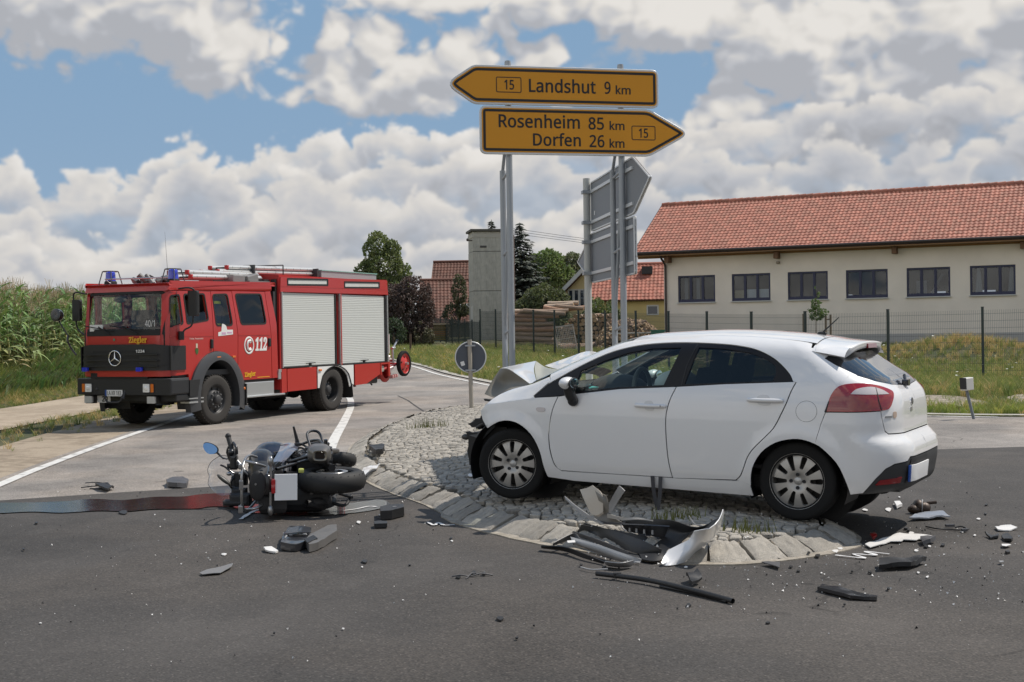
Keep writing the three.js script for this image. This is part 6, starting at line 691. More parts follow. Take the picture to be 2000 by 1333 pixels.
  const cl = (y0, y1, g, n) => sheet((u, v) => { const a = u * 6.283, y = lerp(y0, y1, v), w = 0.2 - 0.08 * sst(0.45, 0.78, y) - 0.03 * sst(0.3, 0, y), f = 1 + 0.1 * Math.sin(a * 5 + y * 6); return [Math.cos(a) * (w + g) * f, y, Math.sin(a) * (0.11 + g) * f]; }, 30, n); mesh('cloth', [cl(-0.15, 0.8, 0, 14), tube([[0.14, 0.62, 0.02], [0.24, 0.35, 0.05], [0.2, 0.05, 0.09]], 0.06, 14, 9), tube([[-0.14, 0.62, 0.02], [-0.22, 0.35, 0.05], [-0.2, 0.05, 0.09]], 0.06, 14, 9)], M(0.02, 0.028, 0.055, 0.85), j); mesh('reflective_stripe', [cl(0.22, 0.28, 0.006, 1), cl(0.66, 0.71, 0.012, 1)], M(0.6, 0.62, 0.06, 0.6), j); mesh('hanger', bar([0, 0.78, 0], [0, 0.88, 0], 0.01, 5), MAT.steel, j);
  const vp = put(0.06, 1.6, -0.42), v2 = thing('hi_vis_vest', 'yellow green vest hanging behind the open cab window', 'vest', [put(-0.36, 1.98, -0.75).x, put(-0.36, 1.98, -0.75).y, put(-0.36, 1.98, -0.75).z], T.rotation.y); mesh('cloth', sheet((u, v) => [-0.13 + u * 0.26, v * 0.3, 0.02 * Math.sin(u * 14)], 16, 6, 0.01), M(0.55, 0.6, 0.05, 0.7), v2);
}
// ------------------------------------------------------------------ the crashed white hatchback; side panels are drawn in (s, y): s runs back along the flank and round the rear corner
{
  const f = V(-0.87720548, 0.01630394, -0.47983823), l = V(-0.47990202, 0, 0.87732209), u = V(0.01430381, 0.99986708, 0.00782429), org = V(2.60007313, 0.13929134, -10.73659103);
  const car = thing('crashed_car', 'white hatchback with crushed front standing on the cobbled traffic island', 'car', [org.x, org.y, org.z]);
  car.quaternion.setFromRotationMatrix(new THREE.Matrix4().makeBasis(f.clone().negate(), u, l));
  const loc = (px, py, z) => { const r = ray(px, py), e = V(0, 1.66, 0), o = org.clone().addScaledVector(l, z); const t = o.clone().sub(e).dot(l) / r.dot(l); const p = r.multiplyScalar(t).add(e).sub(org); return [-p.dot(f), p.dot(u), p.dot(l)]; };
  const yb = itp([[3, 0.80], [2.3, 0.905], [2.16, 0.92], [1.5, 1.0], [1.03, 1.03], [0.03, 1.09], [-0.8, 1.11]]), Yr = itps([[2.7, 0.98], [2.4, 1.085], [2.2, 1.18], [2.0, 1.27], [1.72, 1.39], [1.58, 1.438], [1.36, 1.472], [1.06, 1.49], [0.8, 1.5], [0.5, 1.495], [0.28, 1.482], [0, 1.456], [-0.3, 1.408], [-0.5, 1.37], [-0.8, 1.3]]);
  const wl = itps([[0.08, 0.755], [0.17, 0.787], [0.22, 0.81], [0.30, 0.834], [0.36, 0.848], [0.5, 0.861], [0.63, 0.868], [0.75, 0.868], [0.86, 0.862], [0.94, 0.85], [1.02, 0.828], [1.1, 0.80]]);
  const xr = itps([[1.46, -0.14], [1.40, -0.22], [1.34, -0.31], [1.29, -0.37], [1.20, -0.50], [1.12, -0.62], [1.06, -0.675], [1.0, -0.72], [0.92, -0.74], [0.80, -0.748], [0.71, -0.752], [0.685, -0.762], [0.62, -0.818], [0.5, -0.84], [0.39, -0.83], [0.28, -0.80], [0.18, -0.68]]);
  const W = (x, y) => { const b = yb(x); let w = wl(Math.min(y, b)); if (y > b) { const h = clamp((y - b) / (Yr(x) - b), 0, 0.9995); w *= (1 - 0.2 * h) * Math.pow(1 - Math.pow(h, 8), 0.45); } const q = clamp((x - 2.2) / 0.75, 0, 2); // flared arches
    const fl = (cx, r) => { const d = Math.hypot(x - cx, (y - 0.31)); return 0.014 * sst(r + 0.13, r + 0.015, d) * sst(0.12, 0.3, y); }; return w - 0.13 * q * q + (y <= b ? fl(0, 0.36) + fl(2.575, 0.37) : 0); };
  const RX = 0.36, RZ = 0.44, Q = Math.PI / 2 * 0.40;
  const S0 = (s, y) => { const xc = xr(y) + RX, L = 0.4 - xc; if (s < L) return [-(0.4 - s), y, W(0.4 - s, y)]; const w0 = W(xc, y), th = clamp((s - L) / Q) * Math.PI / 2; return [-(xc - RX * Math.sin(th)), y, w0 - RZ * (1 - Math.cos(th)) - Math.max(0, s - L - Q)]; };
  const Sc = y => 0.4 - xr(y) - RX + Q + W(xr(y) + RX, y) - RZ;
  const SS = k => (s, y) => { const p = S0(s, y); return [p[0], p[1], p[2] * k]; };
  const X = (pts) => pts.map(p => [0.4 - p[0], p[1], p[2]].slice(0, p.length));
  const white = M(0.735, 0.735, 0.735, 0.38, { clearcoat: 1, clearcoatRoughness: 0.04 }), seal = M(0.010, 0.010, 0.011, 0.55), pil = M(0.007, 0.0065, 0.008, 0.4, { specularIntensity: 0.6 }), plas = M(0.035, 0.036, 0.038, 0.6), glass = M(0.84, 0.93, 0.90, 0.02, { transmission: 1, thickness: 0 }), tint = M(0.19, 0.19, 0.18, 0.02, { transmission: 1, thickness: 0 }), redL = M(0.30, 0.004, 0.009, 0.16, { clearcoat: 1, clearcoatRoughness: 0.03 }), redD = M(0.22, 0.004, 0.009, 0.2, { clearcoat: 1 }), lens = M(0.50, 0.46, 0.46, 0.15, { clearcoat: 1 });
  // outlines
  const archF = [[2.185, 0.225], [2.205, 0.30], [2.24, 0.455], [2.32, 0.59], [2.44, 0.675], [2.565, 0.70], [2.68, 0.68], [2.80, 0.62]];
  const archR = [[0.355, 0.172], [0.365, 0.26], [0.345, 0.40], [0.27, 0.53], [0.15, 0.617], [0.01, 0.652], [-0.09, 0.645], [-0.165, 0.62]], archR2 = [[-0.165, 0.62], [-0.22, 0.588], [-0.33, 0.48], [-0.39, 0.36], [-0.425, 0.245]];
  const doorFront = [[2.07, 0.922], [2.12, 0.80], [2.15, 0.64], [2.15, 0.51], [2.125, 0.385], [2.095, 0.315], [2.055, 0.288]];
  const winTop = [[2.20, 1.025], [1.93, 1.178], [1.69, 1.289], [1.48, 1.349], [1.27, 1.38], [0.99, 1.392], [0.66, 1.382], [0.47, 1.362], [0.34, 1.332], [0.21, 1.272], [0.12, 1.203], [0.065, 1.148], [0.045, 1.118], [0.032, 1.092]];
  const rearEdge = [[0.008, 1.09], [0.04, 1.02], [0.07, 0.93], [0.105, 0.85], [0.17, 0.725], [0.25, 0.64], [0.33, 0.56], [0.38, 0.49], [0.415, 0.40], [0.445, 0.335], [0.485, 0.296]];
  const sm = (p, n = 3) => smooth(p, n, false);
  const g = 0.0045; // half a shut line
  const fender = [...sm([[2.895, 0.765], [2.77, 0.885], [2.65, 0.952], [2.52, 0.987], [2.38, 1.02], [2.215, 1.085]]), [2.185, 1.052], [2.21, 1.03], [2.318, 0.925], [2.30, 0.905], [2.085, 0.921], ...sm(doorFront.map(p => [p[0] + g, p[1]])), ...sm(archF), [2.865, 0.69]];
  const split = [[1.0, 1.03], [1.043, 0.93], [1.073, 0.81], [1.075, 0.68], [1.06, 0.45], [1.03, 0.283]];
  const doorF = [[2.07 - g, 0.921], ...sm(doorFront.map(p => [p[0] - g, p[1] + 0.002])), [2.05, 0.2885], [1.6, 0.286], [1.03 + g, 0.287], ...sm(split.map(p => [p[0] + g, p[1]])).reverse().slice(1), [1.5, 1.0], [1.95, 0.943]];
  const doorR = [...sm(split.map(p => [p[0] - g, p[1]])), [0.49, 0.3], ...sm(rearEdge.map(p => [p[0] + g, p[1] + 0.002])).reverse().slice(1), [0.59, 1.061]];
  const sill = [[2.09, 0.307], [2.05, 0.28], [1.0, 0.279], [0.49, 0.289], [0.455, 0.30], [0.37, 0.26], [0.358, 0.174], [1.0, 0.185], [1.95, 0.202], [2.18, 0.222], [2.196, 0.28]];
  const topEdge = []; for (let x = -0.085; x < 1.5; x += 0.12) topEdge.push([x, Yr(x) - 0.05]); for (let x = 1.5; x <= 2.24; x += 0.08) topEdge.push([x, Yr(x) - 0.05 - 0.012 * sst(1.5, 2.2, x)]);
  const tailO = [[0.638, 0.870], [0.656, 0.934], [0.684, 1.012], [0.735, 1.068], [0.83, 1.088], [0.942, 1.088]];
  const sideP = [...X([...sm(winTop.map(p => [p[0], p[1] + 0.004])), ...sm(rearEdge.map(p => [p[0] - g, p[1]])), [0.46, 0.3], [0.368, 0.262], ...sm(archR.slice(1))]), [0.572, 0.66], [0.602, 0.77], ...sm(tailO), [0.936, 1.09], [0.874, 1.152], [0.704, 1.223], [0.604, 1.277], [0.650, 1.309], [0.645, 1.332], [0.55, 1.352], [0.484, 1.358], ...X(topEdge), ...X([[2.21, 1.09], [2.185, 1.055]])];
  const glassF = [[1.90, 1.146], [1.68, 1.238], [1.47, 1.306], [1.26, 1.344], [1.01, 1.353], [1.02, 1.30], [1.115, 1.045], [1.5, 1.018], [1.94, 0.965]], glassR = [[0.855, 1.356], [0.62, 1.346], [0.42, 1.318], [0.27, 1.268], [0.19, 1.215], [0.18, 1.15], [0.20, 1.095], [0.6, 1.075], [0.935, 1.055]];
  const gO = [[0.604, 1.272], [0.706, 1.22], [0.878, 1.15], [1.038, 1.108], [1.238, 1.076], [1.6, 1.058]];
  const rest = k => { // mirrored halves of what wraps round the tail
    const o = { flip: k, L: 0.045 }, s = SS(k);
    const gate = [[0.942, 1.086], [1.034, 1.04], [1.090, 0.884], [1.110, 0.798], [1.134, 0.730], [1.165, 0.708], [1.35, 0.705], [Sc(0.705), 0.705], [Sc(0.8), 0.8], [Sc(0.92), 0.92], [Sc(1.0), 1.0], [Sc(1.054), 1.054], ...gO.slice().reverse().slice(0, 4).map(p => [p[0], p[1] - 0.004])];
    const glassB = [...gO, [Sc(1.058), 1.058], [Sc(1.12), 1.12], [Sc(1.2), 1.2], [Sc(1.32), 1.32], [0.86, 1.33], [0.656, 1.312]];
    const bump = [[0.576, 0.66], [0.606, 0.77], [0.642, 0.864], [0.894, 0.870], [1.084, 0.878], [1.104, 0.796], [1.128, 0.722], [1.162, 0.700], [1.35, 0.697], [Sc(0.697), 0.697], [Sc(0.62), 0.62], [Sc(0.523), 0.523], [1.372, 0.528], [1.335, 0.497], [1.196, 0.482], [1.114, 0.446], [1.03, 0.368], [0.928, 0.254], [0.828, 0.238], ...X(sm(archR2)).reverse()];
    const low = [[0.90, 0.235], [1.03, 0.358], [1.114, 0.436], [1.196, 0.472], [1.335, 0.488], [1.38, 0.52], [Sc(0.515), 0.515], [Sc(0.4), 0.4], [Sc(0.27), 0.27], [1.22, 0.26]];
    return { gate: panel(gate, s, o), glassB: panel(glassB, s, { ...o, rim: 0.004, lift: -0.003 }), bump: panel(bump, s, { ...o, L: 0.04 }), low: panel(low, s, { ...o, lift: -0.006 }) };
  };
  const A = rest(1), B = rest(-1);
  const gate = mesh('tailgate', [A.gate, B.gate], white, car), rg = mesh('rear_window', [A.glassB, B.glassB], M(0.012, 0.014, 0.018, 0.04, { clearcoat: 1, clearcoatRoughness: 0.01 }), gate), bump = mesh('rear_bumper', [A.bump, B.bump], white, car), lowB = mesh('bumper_lower', [A.low, B.low], plas, bump);
  for (const k of [1, -1]) { const s = SS(k), o = { flip: k, L: 0.055 };
    if (k > 0) mesh('front_fender', panel(X(fender), s, { ...o, L: 0.045 }), white, car); else mesh('front_fender', panel(X(fender), (a, b) => { const p = s(a, b), q = sst(2.3, 2.9, -p[0]); return [p[0] + 0.2 * q, p[1] + 0.04 * q * Math.sin(a * 30), p[2] + q * 0.1]; }, o), white, car);
    const dF = mesh('front_door', panel(X(doorF), s, o), white, car), dR = mesh('rear_door', panel(X(doorR), s, o), white, car); mesh('sill', panel(X(sill), s, o), white, car); mesh('body_side', panel(sideP, s, { ...o, L: 0.05 }), white, car);
    const dlo = [[2.305, 0.912], [2.16, 0.922], [1.95, 0.945], [1.5, 1.003], [1.03, 1.033], [0.59, 1.063], [0.036, 1.093], ...sm(winTop).reverse().slice(1), [2.31, 0.93]];
    const fr = mesh('window_frame', panel(X(dlo), s, { ...o, holes: [X(glassF), X(glassR)], lift: -0.005, rim: 0.03 }), pil, car);
    mesh('window', panel(X(glassF), s, { ...o, lift: -0.012, rim: 0 }), glass, dF); mesh('window', panel(X(glassR), s, { ...o, lift: -0.012, rim: 0 }), tint, dR);
    mesh('shut_line', panel(X([[0.955, 1.04], [0.965, 1.04], [0.94, 1.2], [0.875, 1.39], [0.865, 1.39], [0.93, 1.2]]), s, { ...o, lift: -0.002, rim: 0.002 }), seal, fr);
    // lamps, handles, flap
    const tl = mesh('tail_light', panel(smooth([[0.638, 0.872, 1], [0.656, 0.934], [0.684, 1.012], [0.735, 1.066], [0.83, 1.085], [0.942, 1.085], [1.066, 1.068], [1.19, 1.034], [1.222, 1.005], [1.196, 0.936], [1.158, 0.894], [1.086, 0.884, 1], [0.894, 0.877]], 4), s, { ...o, L: 0.03, lift: 0.008, rim: 0.022 }), redL, car);
    mesh('reversing_lamp', panel(smooth([[0.83, 1.006, 1], [0.88, 1.044], [0.992, 1.058], [1.096, 1.036], [1.165, 1.003, 1], [1.0, 1.002]], 4), s, { ...o, L: 0.03, lift: 0.0105, rim: 0.004 }), lens, tl); mesh('lower_lens', panel([[0.66, 0.885], [0.69, 0.985], [0.83, 0.998], [1.185, 0.995], [1.17, 0.93], [1.14, 0.905], [0.9, 0.887]], s, { ...o, L: 0.03, lift: 0.0095, rim: 0.003 }), redD, tl); mesh('shut_line', panel([[1.034, 1.055], [1.040, 1.055], [1.066, 0.952], [1.094, 0.882], [1.088, 0.882], [1.060, 0.952]], s, { ...o, L: 0.03, lift: 0.0125, rim: 0.002 }), seal, tl); mesh('lamp_edge', panel([[0.633, 0.866], [0.648, 0.866], [0.668, 0.95], [0.66, 0.95]], s, { ...o, L: 0.05, lift: 0.0105, rim: 0.003 }), seal, tl);
    mesh('reflector', panel([[1.03, 0.318], [1.07, 0.357], [1.272, 0.374], [1.25, 0.33]], s, { ...o, lift: 0.004, rim: 0.012 }), redD, lowB);
    for (const [a, b, y, d] of [[1.335, 1.09, 0.872, dF], [0.375, 0.11, 0.945, dR]]) { const q = y + 0.0; mesh('recess_shade', panel(smooth([[a - 0.07, q + 0.03], [b + 0.11, q + 0.035], [b + 0.09, q - 0.035], [a - 0.08, q - 0.035]].map(p => [0.4 - p[0], p[1]]), 6), s, { ...o, L: 0.04, lift: 0.0008, rim: 0 }), M(0.60, 0.60, 0.60, 0.4, { clearcoat: 1 }), d); const pts = []; for (let i = 0; i <= 8; i++) { const p = s(0.4 - lerp(a, b, i / 8), q); pts.push([p[0], p[1], p[2] + k * (0.012 + 0.022 * Math.sin(Math.PI * i / 8))]); } mesh('door_handle', [tube(pts, 0.0165, 20, 10), ball(0.0168, 1.1, 1, 1, ...pts[0]), ball(0.0168, 1.1, 1, 1, ...pts[8])], white, d); }  // recess shade painted flush on the door as a greyer white
    if (k > 0) { const kp = s(0.4 - 1.115, 0.873); mesh('lock', at(new THREE.CylinderGeometry(0.008, 0.008, 0.004, 14), kp[0], kp[1], kp[2] + 0.034, Math.PI / 2), M(0.3, 0.3, 0.3, 0.4, { metalness: 0.7 }), dF); const c = circ(0.49, 0.868, 0.084, 40, 0.082); mesh('fuel_flap', panel(circ(0.49, 0.868, 0.0815, 40, 0.0795), s, { ...o, L: 0.04, lift: 0.001, rim: 0.003 }), white, car); mesh('shut_line', panel(c, s, { ...o, holes: [circ(0.49, 0.868, 0.0805, 40, 0.0785)], L: 0.04, lift: 0.0006, rim: 0.001 }), seal, car);
      mesh('side_indicator', panel(X(smooth([[2.275, 0.808], [2.262, 0.825], [2.20, 0.825], [2.188, 0.808], [2.2, 0.79], [2.255, 0.79]], 4)), s, { ...o, L: 0.03, lift: 0.006, rim: 0.008 }), lens, car); }
    // door mirror
    const mz = k * 0.93, mm = mesh('door_mirror', sheet((a, b) => { const th = a * 6.283, v = b * Math.PI; const bx = 1.925, by = 1.045; const sx = 0.075, sy = 0.055, sz = 0.105; return [-(bx + Math.sin(v) * Math.cos(th) * sx * (Math.cos(th) < 0 ? 0.75 : 1)), by + Math.sin(v) * Math.sin(th) * sy, mz + k * 0.02 - k * Math.cos(v) * sz]; }, 26, 16), white, car); mesh('mirror_glass', ball(0.09, 0.06, 0.48, 0.92, -1.868, 1.047, mz + k * 0.02), M(0.5, 0.6, 0.62, 0.03, { metalness: 1 }), mm); mesh('mirror_rim', ball(0.1, 0.12, 0.5, 0.98, -1.875, 1.045, mz + k * 0.02), seal, mm); mesh('mirror_foot', [tube([[-1.93, 1.02, mz + k * 0.02], [-1.925, 0.96, mz - k * 0.005], [-1.915, 0.90, mz - k * 0.05]], 0.045, 12, 12).scale(1, 1, 1), ball(0.047, 1, 1.05, 1, -1.915, 0.895, mz - k * 0.05), ball(0.066, 1.05, 0.5, 1.3, -1.925, 1.02, mz + k * 0.01)], M(0.022, 0.022, 0.024, 0.45), mm);
  }
  // roof, windscreen, spoiler in (x, t)
  const Rf = (x, t) => { const h = 1 - Math.pow(Math.abs(t), 2.2), b = yb(x), y = b + h * (Yr(x) - b), q = clamp((x - 2.2) / 0.75, 0, 2); return [-x, y, Math.sign(t) * (wl(b) * (1 - 0.2 * h) * Math.pow(Math.max(0, 1 - Math.pow(Math.min(h, 0.9999999), 8)), 0.45) - 0.13 * q * q * (1 - h))]; };
  const tOf = (x, y) => Math.pow(clamp(1 - (y - yb(x)) / (Yr(x) - yb(x))), 1 / 2.2);
  const RM = (x, t) => Rf(x, Math.abs(t) < 1e-4 ? 1e-4 : t);
  const strip = (x0, x1, n, d, fx = x => x) => sheet((a, b) => { const x = lerp(x0, x1, b), T = tOf(x, Yr(x) - d(x)); let t = (a * 2 - 1) * T; return RM(fx(x, a), t); }, 36, n);
  mesh('roof', strip(-0.095, 1.50, 22, x => 0.0495), white, car); mesh('windscreen', strip(1.53, 2.30, 14, x => 0.052 + 0.012 * sst(1.5, 2.2, x)), glass, car); mesh('windscreen_edge', [strip(1.49, 1.545, 2, x => 0.056).translate(0, -0.004, 0), strip(2.26, 2.40, 2, x => 0.06).translate(0, -0.008, 0)], seal, car);
  const spo = sheet((a, b) => { const k = a * 2 - 1, T = tOf(-0.1, Yr(-0.1) - 0.115), zz = Math.abs(k); const xe = -0.39 + 0.10 * Math.pow(zz, 3) + 0.06 * Math.pow(zz, 8); const t = k * T; const front = -0.105, c = b * 4; let x, dy = 0; if (c < 2) { x = lerp(front, xe, c / 2); } else if (c < 2.5) { x = xe + 0.004 * Math.sin((c - 2) * 6.283); dy = -0.055 * (c - 2) * 2; } else { x = lerp(xe + 0.015, -0.19, (c - 2.5) / 1.5); dy = -0.055 - 0.01 * (c - 2.5); } const p = RM(x, t); const drop = 0.04 * Math.pow(zz, 4) * sst(-0.1, -0.3, x); const th = Math.asin(clamp((-0.02 - x) / 0.37)), dz = 0.42 * (1 - Math.cos(th)) * Math.pow(zz, 3) * Math.sign(p[2]); return [p[0], p[1] + dy - drop + 0.012 * sst(-0.15, -0.38, x), p[2] - dz]; }, 44, 32);
  const sp = mesh('spoiler', [spo, strip(-0.34, -0.08, 8, x => 0.10).translate(0, -0.012, 0)], white, car); mesh('brake_light', box(0.02, 0.035, 0.30, 0.39, 1.368, 0, 0, 0, 0.1), redD, sp);
  mesh('aerial', [ball(0.03, 1.4, 0.6, 0.8, -0.02, 1.465, 0), bar([-0.02, 1.47, 0], [0.12, 1.60, 0.0], 0.008, 6, 0.004)], seal, car);
  mesh('wiper', [bar([0.69, 1.075, 0.12], [0.66, 1.13, 0.02], 0.014, 6), rbox(0.05, 0.05, 0.1, 0.012, 0.69, 1.075, 0.1)], MAT.blackGloss, rg);
  const bp = (s, y, l2 = 0) => { const a = S0(s, y), b = S0(s + 0.02, y); return { p: a, ang: Math.atan2(-(b[2] - a[2]), b[0] - a[0]) }; };
  const plq = panel([[1.36, 0.335], [1.90, 0.33], [1.90, 0.458], [1.36, 0.463]], SS(1), { flip: 1, L: 0.1, lift: 0.018, rim: 0.01 }); const np = mesh('number_plate', plq, MAT.plate, lowB); mesh('plate_strip', panel([[1.335, 0.334], [1.362, 0.334], [1.362, 0.463], [1.335, 0.464]], SS(1), { flip: 1, L: 0.1, lift: 0.018, rim: 0.01 }), M(0.02, 0.08, 0.35, 0.4), np);
  mesh('plate_recess', panel(smooth([[1.31, 0.325, 1], [Sc(0.32), 0.31, 1], [Sc(0.5), 0.505, 1], [1.39, 0.51, 1]], 3), SS(1), { flip: 1, L: 0.1, lift: 0.002, rim: 0.004 }), seal, lowB);
  mesh('emblem', panel(circ(1.69, 0.93, 0.042, 26, 0.03), SS(1), { flip: 1, L: 0.05, lift: 0.006, rim: 0.006 }), MAT.chrome, gate); mesh('emblem_face', panel(circ(1.69, 0.93, 0.034, 26, 0.023), SS(1), { flip: 1, L: 0.05, lift: 0.009, rim: 0.003 }), M(0.05, 0.045, 0.04, 0.3), gate); mesh('gate_handle', panel(rrect(1.62, 0.855, 1.70, 0.885, 0.01), SS(1), { flip: 1, L: 0.05, lift: 0.004, rim: 0.004 }), M(0.4, 0.4, 0.4, 0.3, { metalness: 0.8 }), gate);
  mesh('badge', panel(rrect(1.13, 0.826, 1.20, 0.842, 0.004), SS(1), { flip: 1, L: 0.05, lift: 0.004, rim: 0.004 }), M(0.35, 0.35, 0.35, 0.3, { metalness: 0.7 }), gate); mesh('sticker', panel(smooth([[1.215, 0.83], [1.235, 0.822], [1.255, 0.83], [1.255, 0.868], [1.215, 0.868]], 2), SS(1), { flip: 1, L: 0.05, lift: 0.003, rim: 0.002 }), M(0.5, 0.38, 0.30, 0.6), gate);
  // wheels
  const alloy = M(0.40, 0.385, 0.36, 0.4, { metalness: 0.5, clearcoat: 0.3 }), disc = M(0.05, 0.048, 0.046, 0.6, { metalness: 0.6 });
  const rimG = (() => { const holes = []; for (let i = 0; i < 10; i++) { const a = i * Math.PI / 5 + 0.02, long = i % 2, r0 = long ? 0.084 : 0.100, r1 = long ? 0.209 : 0.199, w0 = long ? 0.014 : 0.0155, w1 = long ? 0.027 : 0.023, P = (r, w) => [r * Math.cos(a) - w * Math.sin(a), r * Math.sin(a) + w * Math.cos(a)]; holes.push([P(r0, -w0 * 0.6), P(r0 + 0.008, -w0), P(r1 - 0.012, -w1), P(r1, -w1 * 0.6), P(r1, w1 * 0.6), P(r1 - 0.012, w1), P(r0 + 0.008, w0), P(r0, w0 * 0.6)]); }
    return panel(circ(0, 0, 0.222, 60), (x, y) => { const r = Math.hypot(x, y); return [x, y, 0.012 + 0.02 * Math.sin(clamp(r / 0.222) * Math.PI) - 0.010 * sst(0.085, 0.03, r)]; }, { holes, L: 0.022, rim: 0.024 }); })();
  const wheel = (x, y, z, k, steer, spin) => { const t = mesh('wheel', lathe([[0.205, -0.09], [0.222, -0.098], [0.24, -0.1], [0.275, -0.104], [0.297, -0.097], [0.309, -0.08], [0.311, -0.05], [0.311, 0.05], [0.309, 0.08], [0.297, 0.097], [0.275, 0.104], [0.24, 0.1], [0.222, 0.098], [0.205, 0.09]], 64).rotateX(Math.PI / 2), MAT.rubber, car); t.position.set(x, y, z); t.rotation.set(0, (k > 0 ? 0 : Math.PI) + steer, 0, 'YXZ');
    const sp = new THREE.Group(); mesh('rim', rimG.clone().rotateZ(spin).translate(0, 0, 0.052), alloy, t); mesh('rim_barrel', [lathe([[0.226, 0.094], [0.219, 0.098], [0.212, 0.085], [0.208, 0.04], [0.2, -0.085]], 44).rotateX(Math.PI / 2)], alloy, t); mesh('brake_disc', [at(new THREE.CylinderGeometry(0.13, 0.13, 0.02, 30), 0, 0, 0.015, Math.PI / 2), at(new THREE.CylinderGeometry(0.2, 0.2, 0.01, 30), 0, 0, -0.04, Math.PI / 2)], disc, t); mesh('centre_cap', lathe([[0.031, 0], [0.03, 0.01], [0.0, 0.013]], 24).rotateX(Math.PI / 2).translate(0, 0, 0.060), M(0.4, 0.4, 0.39, 0.35, { metalness: 0.6 }), t); for (let i = 0; i < 4; i++) { const a = i * Math.PI / 2 + spin + (spin ? 0.6 : 0); mesh('wheel_nut', lathe([[0.014, 0], [0.014, 0.012], [0.008, 0.013], [0.007, 0.006], [0, 0.006]], 14).rotateX(Math.PI / 2).translate(0.052 * Math.cos(a), 0.052 * Math.sin(a), 0.070), MAT.black, t); } };
  wheel(0, 0.311, 0.705, 1, 0, 0.0); wheel(-2.575, 0.311, 0.695, 1, 0.2, 0.32); wheel(0.03, 0.215, -0.705, -1, 0, 0.2); wheel(-2.575, 0.30, -0.695, -1, 0.2, 0.1);
  // arches, floor, what shows below
  for (const k of [1, -1]) { for (const [cx, r, cy] of [[0.0, 0.40, 0.30], [-2.56, 0.415, 0.31]]) mesh('arch_liner', [sheet((a, b) => { const t = Math.PI * (-0.12 + 1.24 * a); return [cx + Math.cos(t) * r, cy + Math.sin(t) * r, k * (0.80 - b * 0.42)]; }, 26, 2), at(new THREE.CircleGeometry(r, 26), cx, cy, k * 0.40)], seal, car); mesh('inner_side', [box(1.62, 0.60, 0.03, -1.29, 0.60, k * 0.71), box(0.62, 0.55, 0.03, 0.30, 0.68, k * 0.55)], seal, car); }
  mesh('underbody', [rbox(2.0, 0.14, 1.3, 0.03, -1.28, 0.27, 0), rbox(0.7, 0.2, 1.15, 0.05, 0.38, 0.34, 0), rbox(0.9, 0.1, 1.0, 0.04, -2.5, 0.3, 0), at(new THREE.CylinderGeometry(0.035, 0.035, 1.4, 10), 0, 0.28, 0, Math.PI / 2), at(new THREE.CylinderGeometry(0.09, 0.09, 0.6, 14), 0.5, 0.25, -0.2, Math.PI / 2)], seal, car);
  mesh('hanging_strap', [sheet((a, b) => [-1.20 + (a - 0.5) * 0.034 + 0.035 * b * b, 0.29 - 0.27 * b, 0.845 - 0.02 * b], 1, 6, 0.002), sheet((a, b) => [-1.13 + (a - 0.5) * 0.034 - 0.022 * b * b * b, 0.29 - 0.28 * b, 0.845 + 0.01 * b], 1, 6, 0.002)], M(0.045, 0.045, 0.05, 0.7), car);
  // cabin
  const trim = M(0.03, 0.03, 0.033, 0.75), lite = M(0.26, 0.25, 0.23, 0.85), bag = M(0.62, 0.64, 0.60, 0.8);
  const seat = (x, z) => { const s = mesh('seat', [rbox(0.5, 0.16, 0.5, 0.06, x, 0.52, z), rbox(0.15, 0.62, 0.48, 0.06, x + 0.32, 0.86, z, 0, 0, -0.28)], trim, car); mesh('head_rest', rbox(0.1, 0.2, 0.27, 0.04, x + 0.46, 1.24, z, 0, 0, -0.2), trim, s); }; seat(-1.25, 0.36); seat(-1.25, -0.36); seat(-0.35, 0.36); seat(-0.35, -0.36);
  mesh('dashboard', [rbox(0.5, 0.30, 1.36, 0.1, -1.93, 0.83, 0), ball(0.2, 1.3, 0.62, 1.15, -1.72, 0.985, 0.36), rbox(0.5, 0.1, 1.3, 0.04, -2.15, 0.96, 0)], trim, car); mesh('steering_wheel', [new THREE.TorusGeometry(0.185, 0.02, 10, 36), at(new THREE.BoxGeometry(0.36, 0.05, 0.02), 0, -0.02, 0)].map(q => at(q, -1.50, 0.97, 0.36, 0, Math.PI / 2, 0).translate(0, 0, 0)), M(0.06, 0.065, 0.06, 0.55), car); mesh('air_bag', [ball(0.22, 0.95, 0.62, 1.1, -1.45, 0.99, -0.36), ball(0.13, 1, 0.6, 1.2, -1.58, 0.92, 0.0)], bag, car); mesh('rear_mirror', rbox(0.05, 0.075, 0.24, 0.02, -1.62, 1.33, 0.02), trim, car); mesh('headliner', strip(-0.05, 1.44, 10, x => 0.07).translate(0, -0.03, 0), lite, car); mesh('cabin_floor', box(2.2, 0.03, 1.38, -1.0, 0.40, 0), trim, car); mesh('parcel_shelf', box(0.5, 0.03, 1.1, 0.33, 1.0, 0), trim, car); mesh('papers', rbox(0.22, 0.015, 0.16, 0.005, -1.88, 1.0, 0.5, 0.12, 0.4, 0.1), M(0.10, 0.5, 0.48, 0.5), car);
  // crushed front
  const L3 = (pts, z) => pts.map((p, i) => loc(p[0], p[1], Array.isArray(z) ? z[i] : z)); const A6 = p => [880 + p[0] / 6.667, 640 + p[1] / 6.667]; const net = (rows, zs) => rows.map((r, j) => r.map((p, i) => { const q = A6(p); return loc(q[0], q[1], Array.isArray(zs[j]) ? zs[j][i] : zs[j]); }));
  const under = M(0.16, 0.145, 0.115, 0.6), under2 = M(0.30, 0.31, 0.28, 0.55);
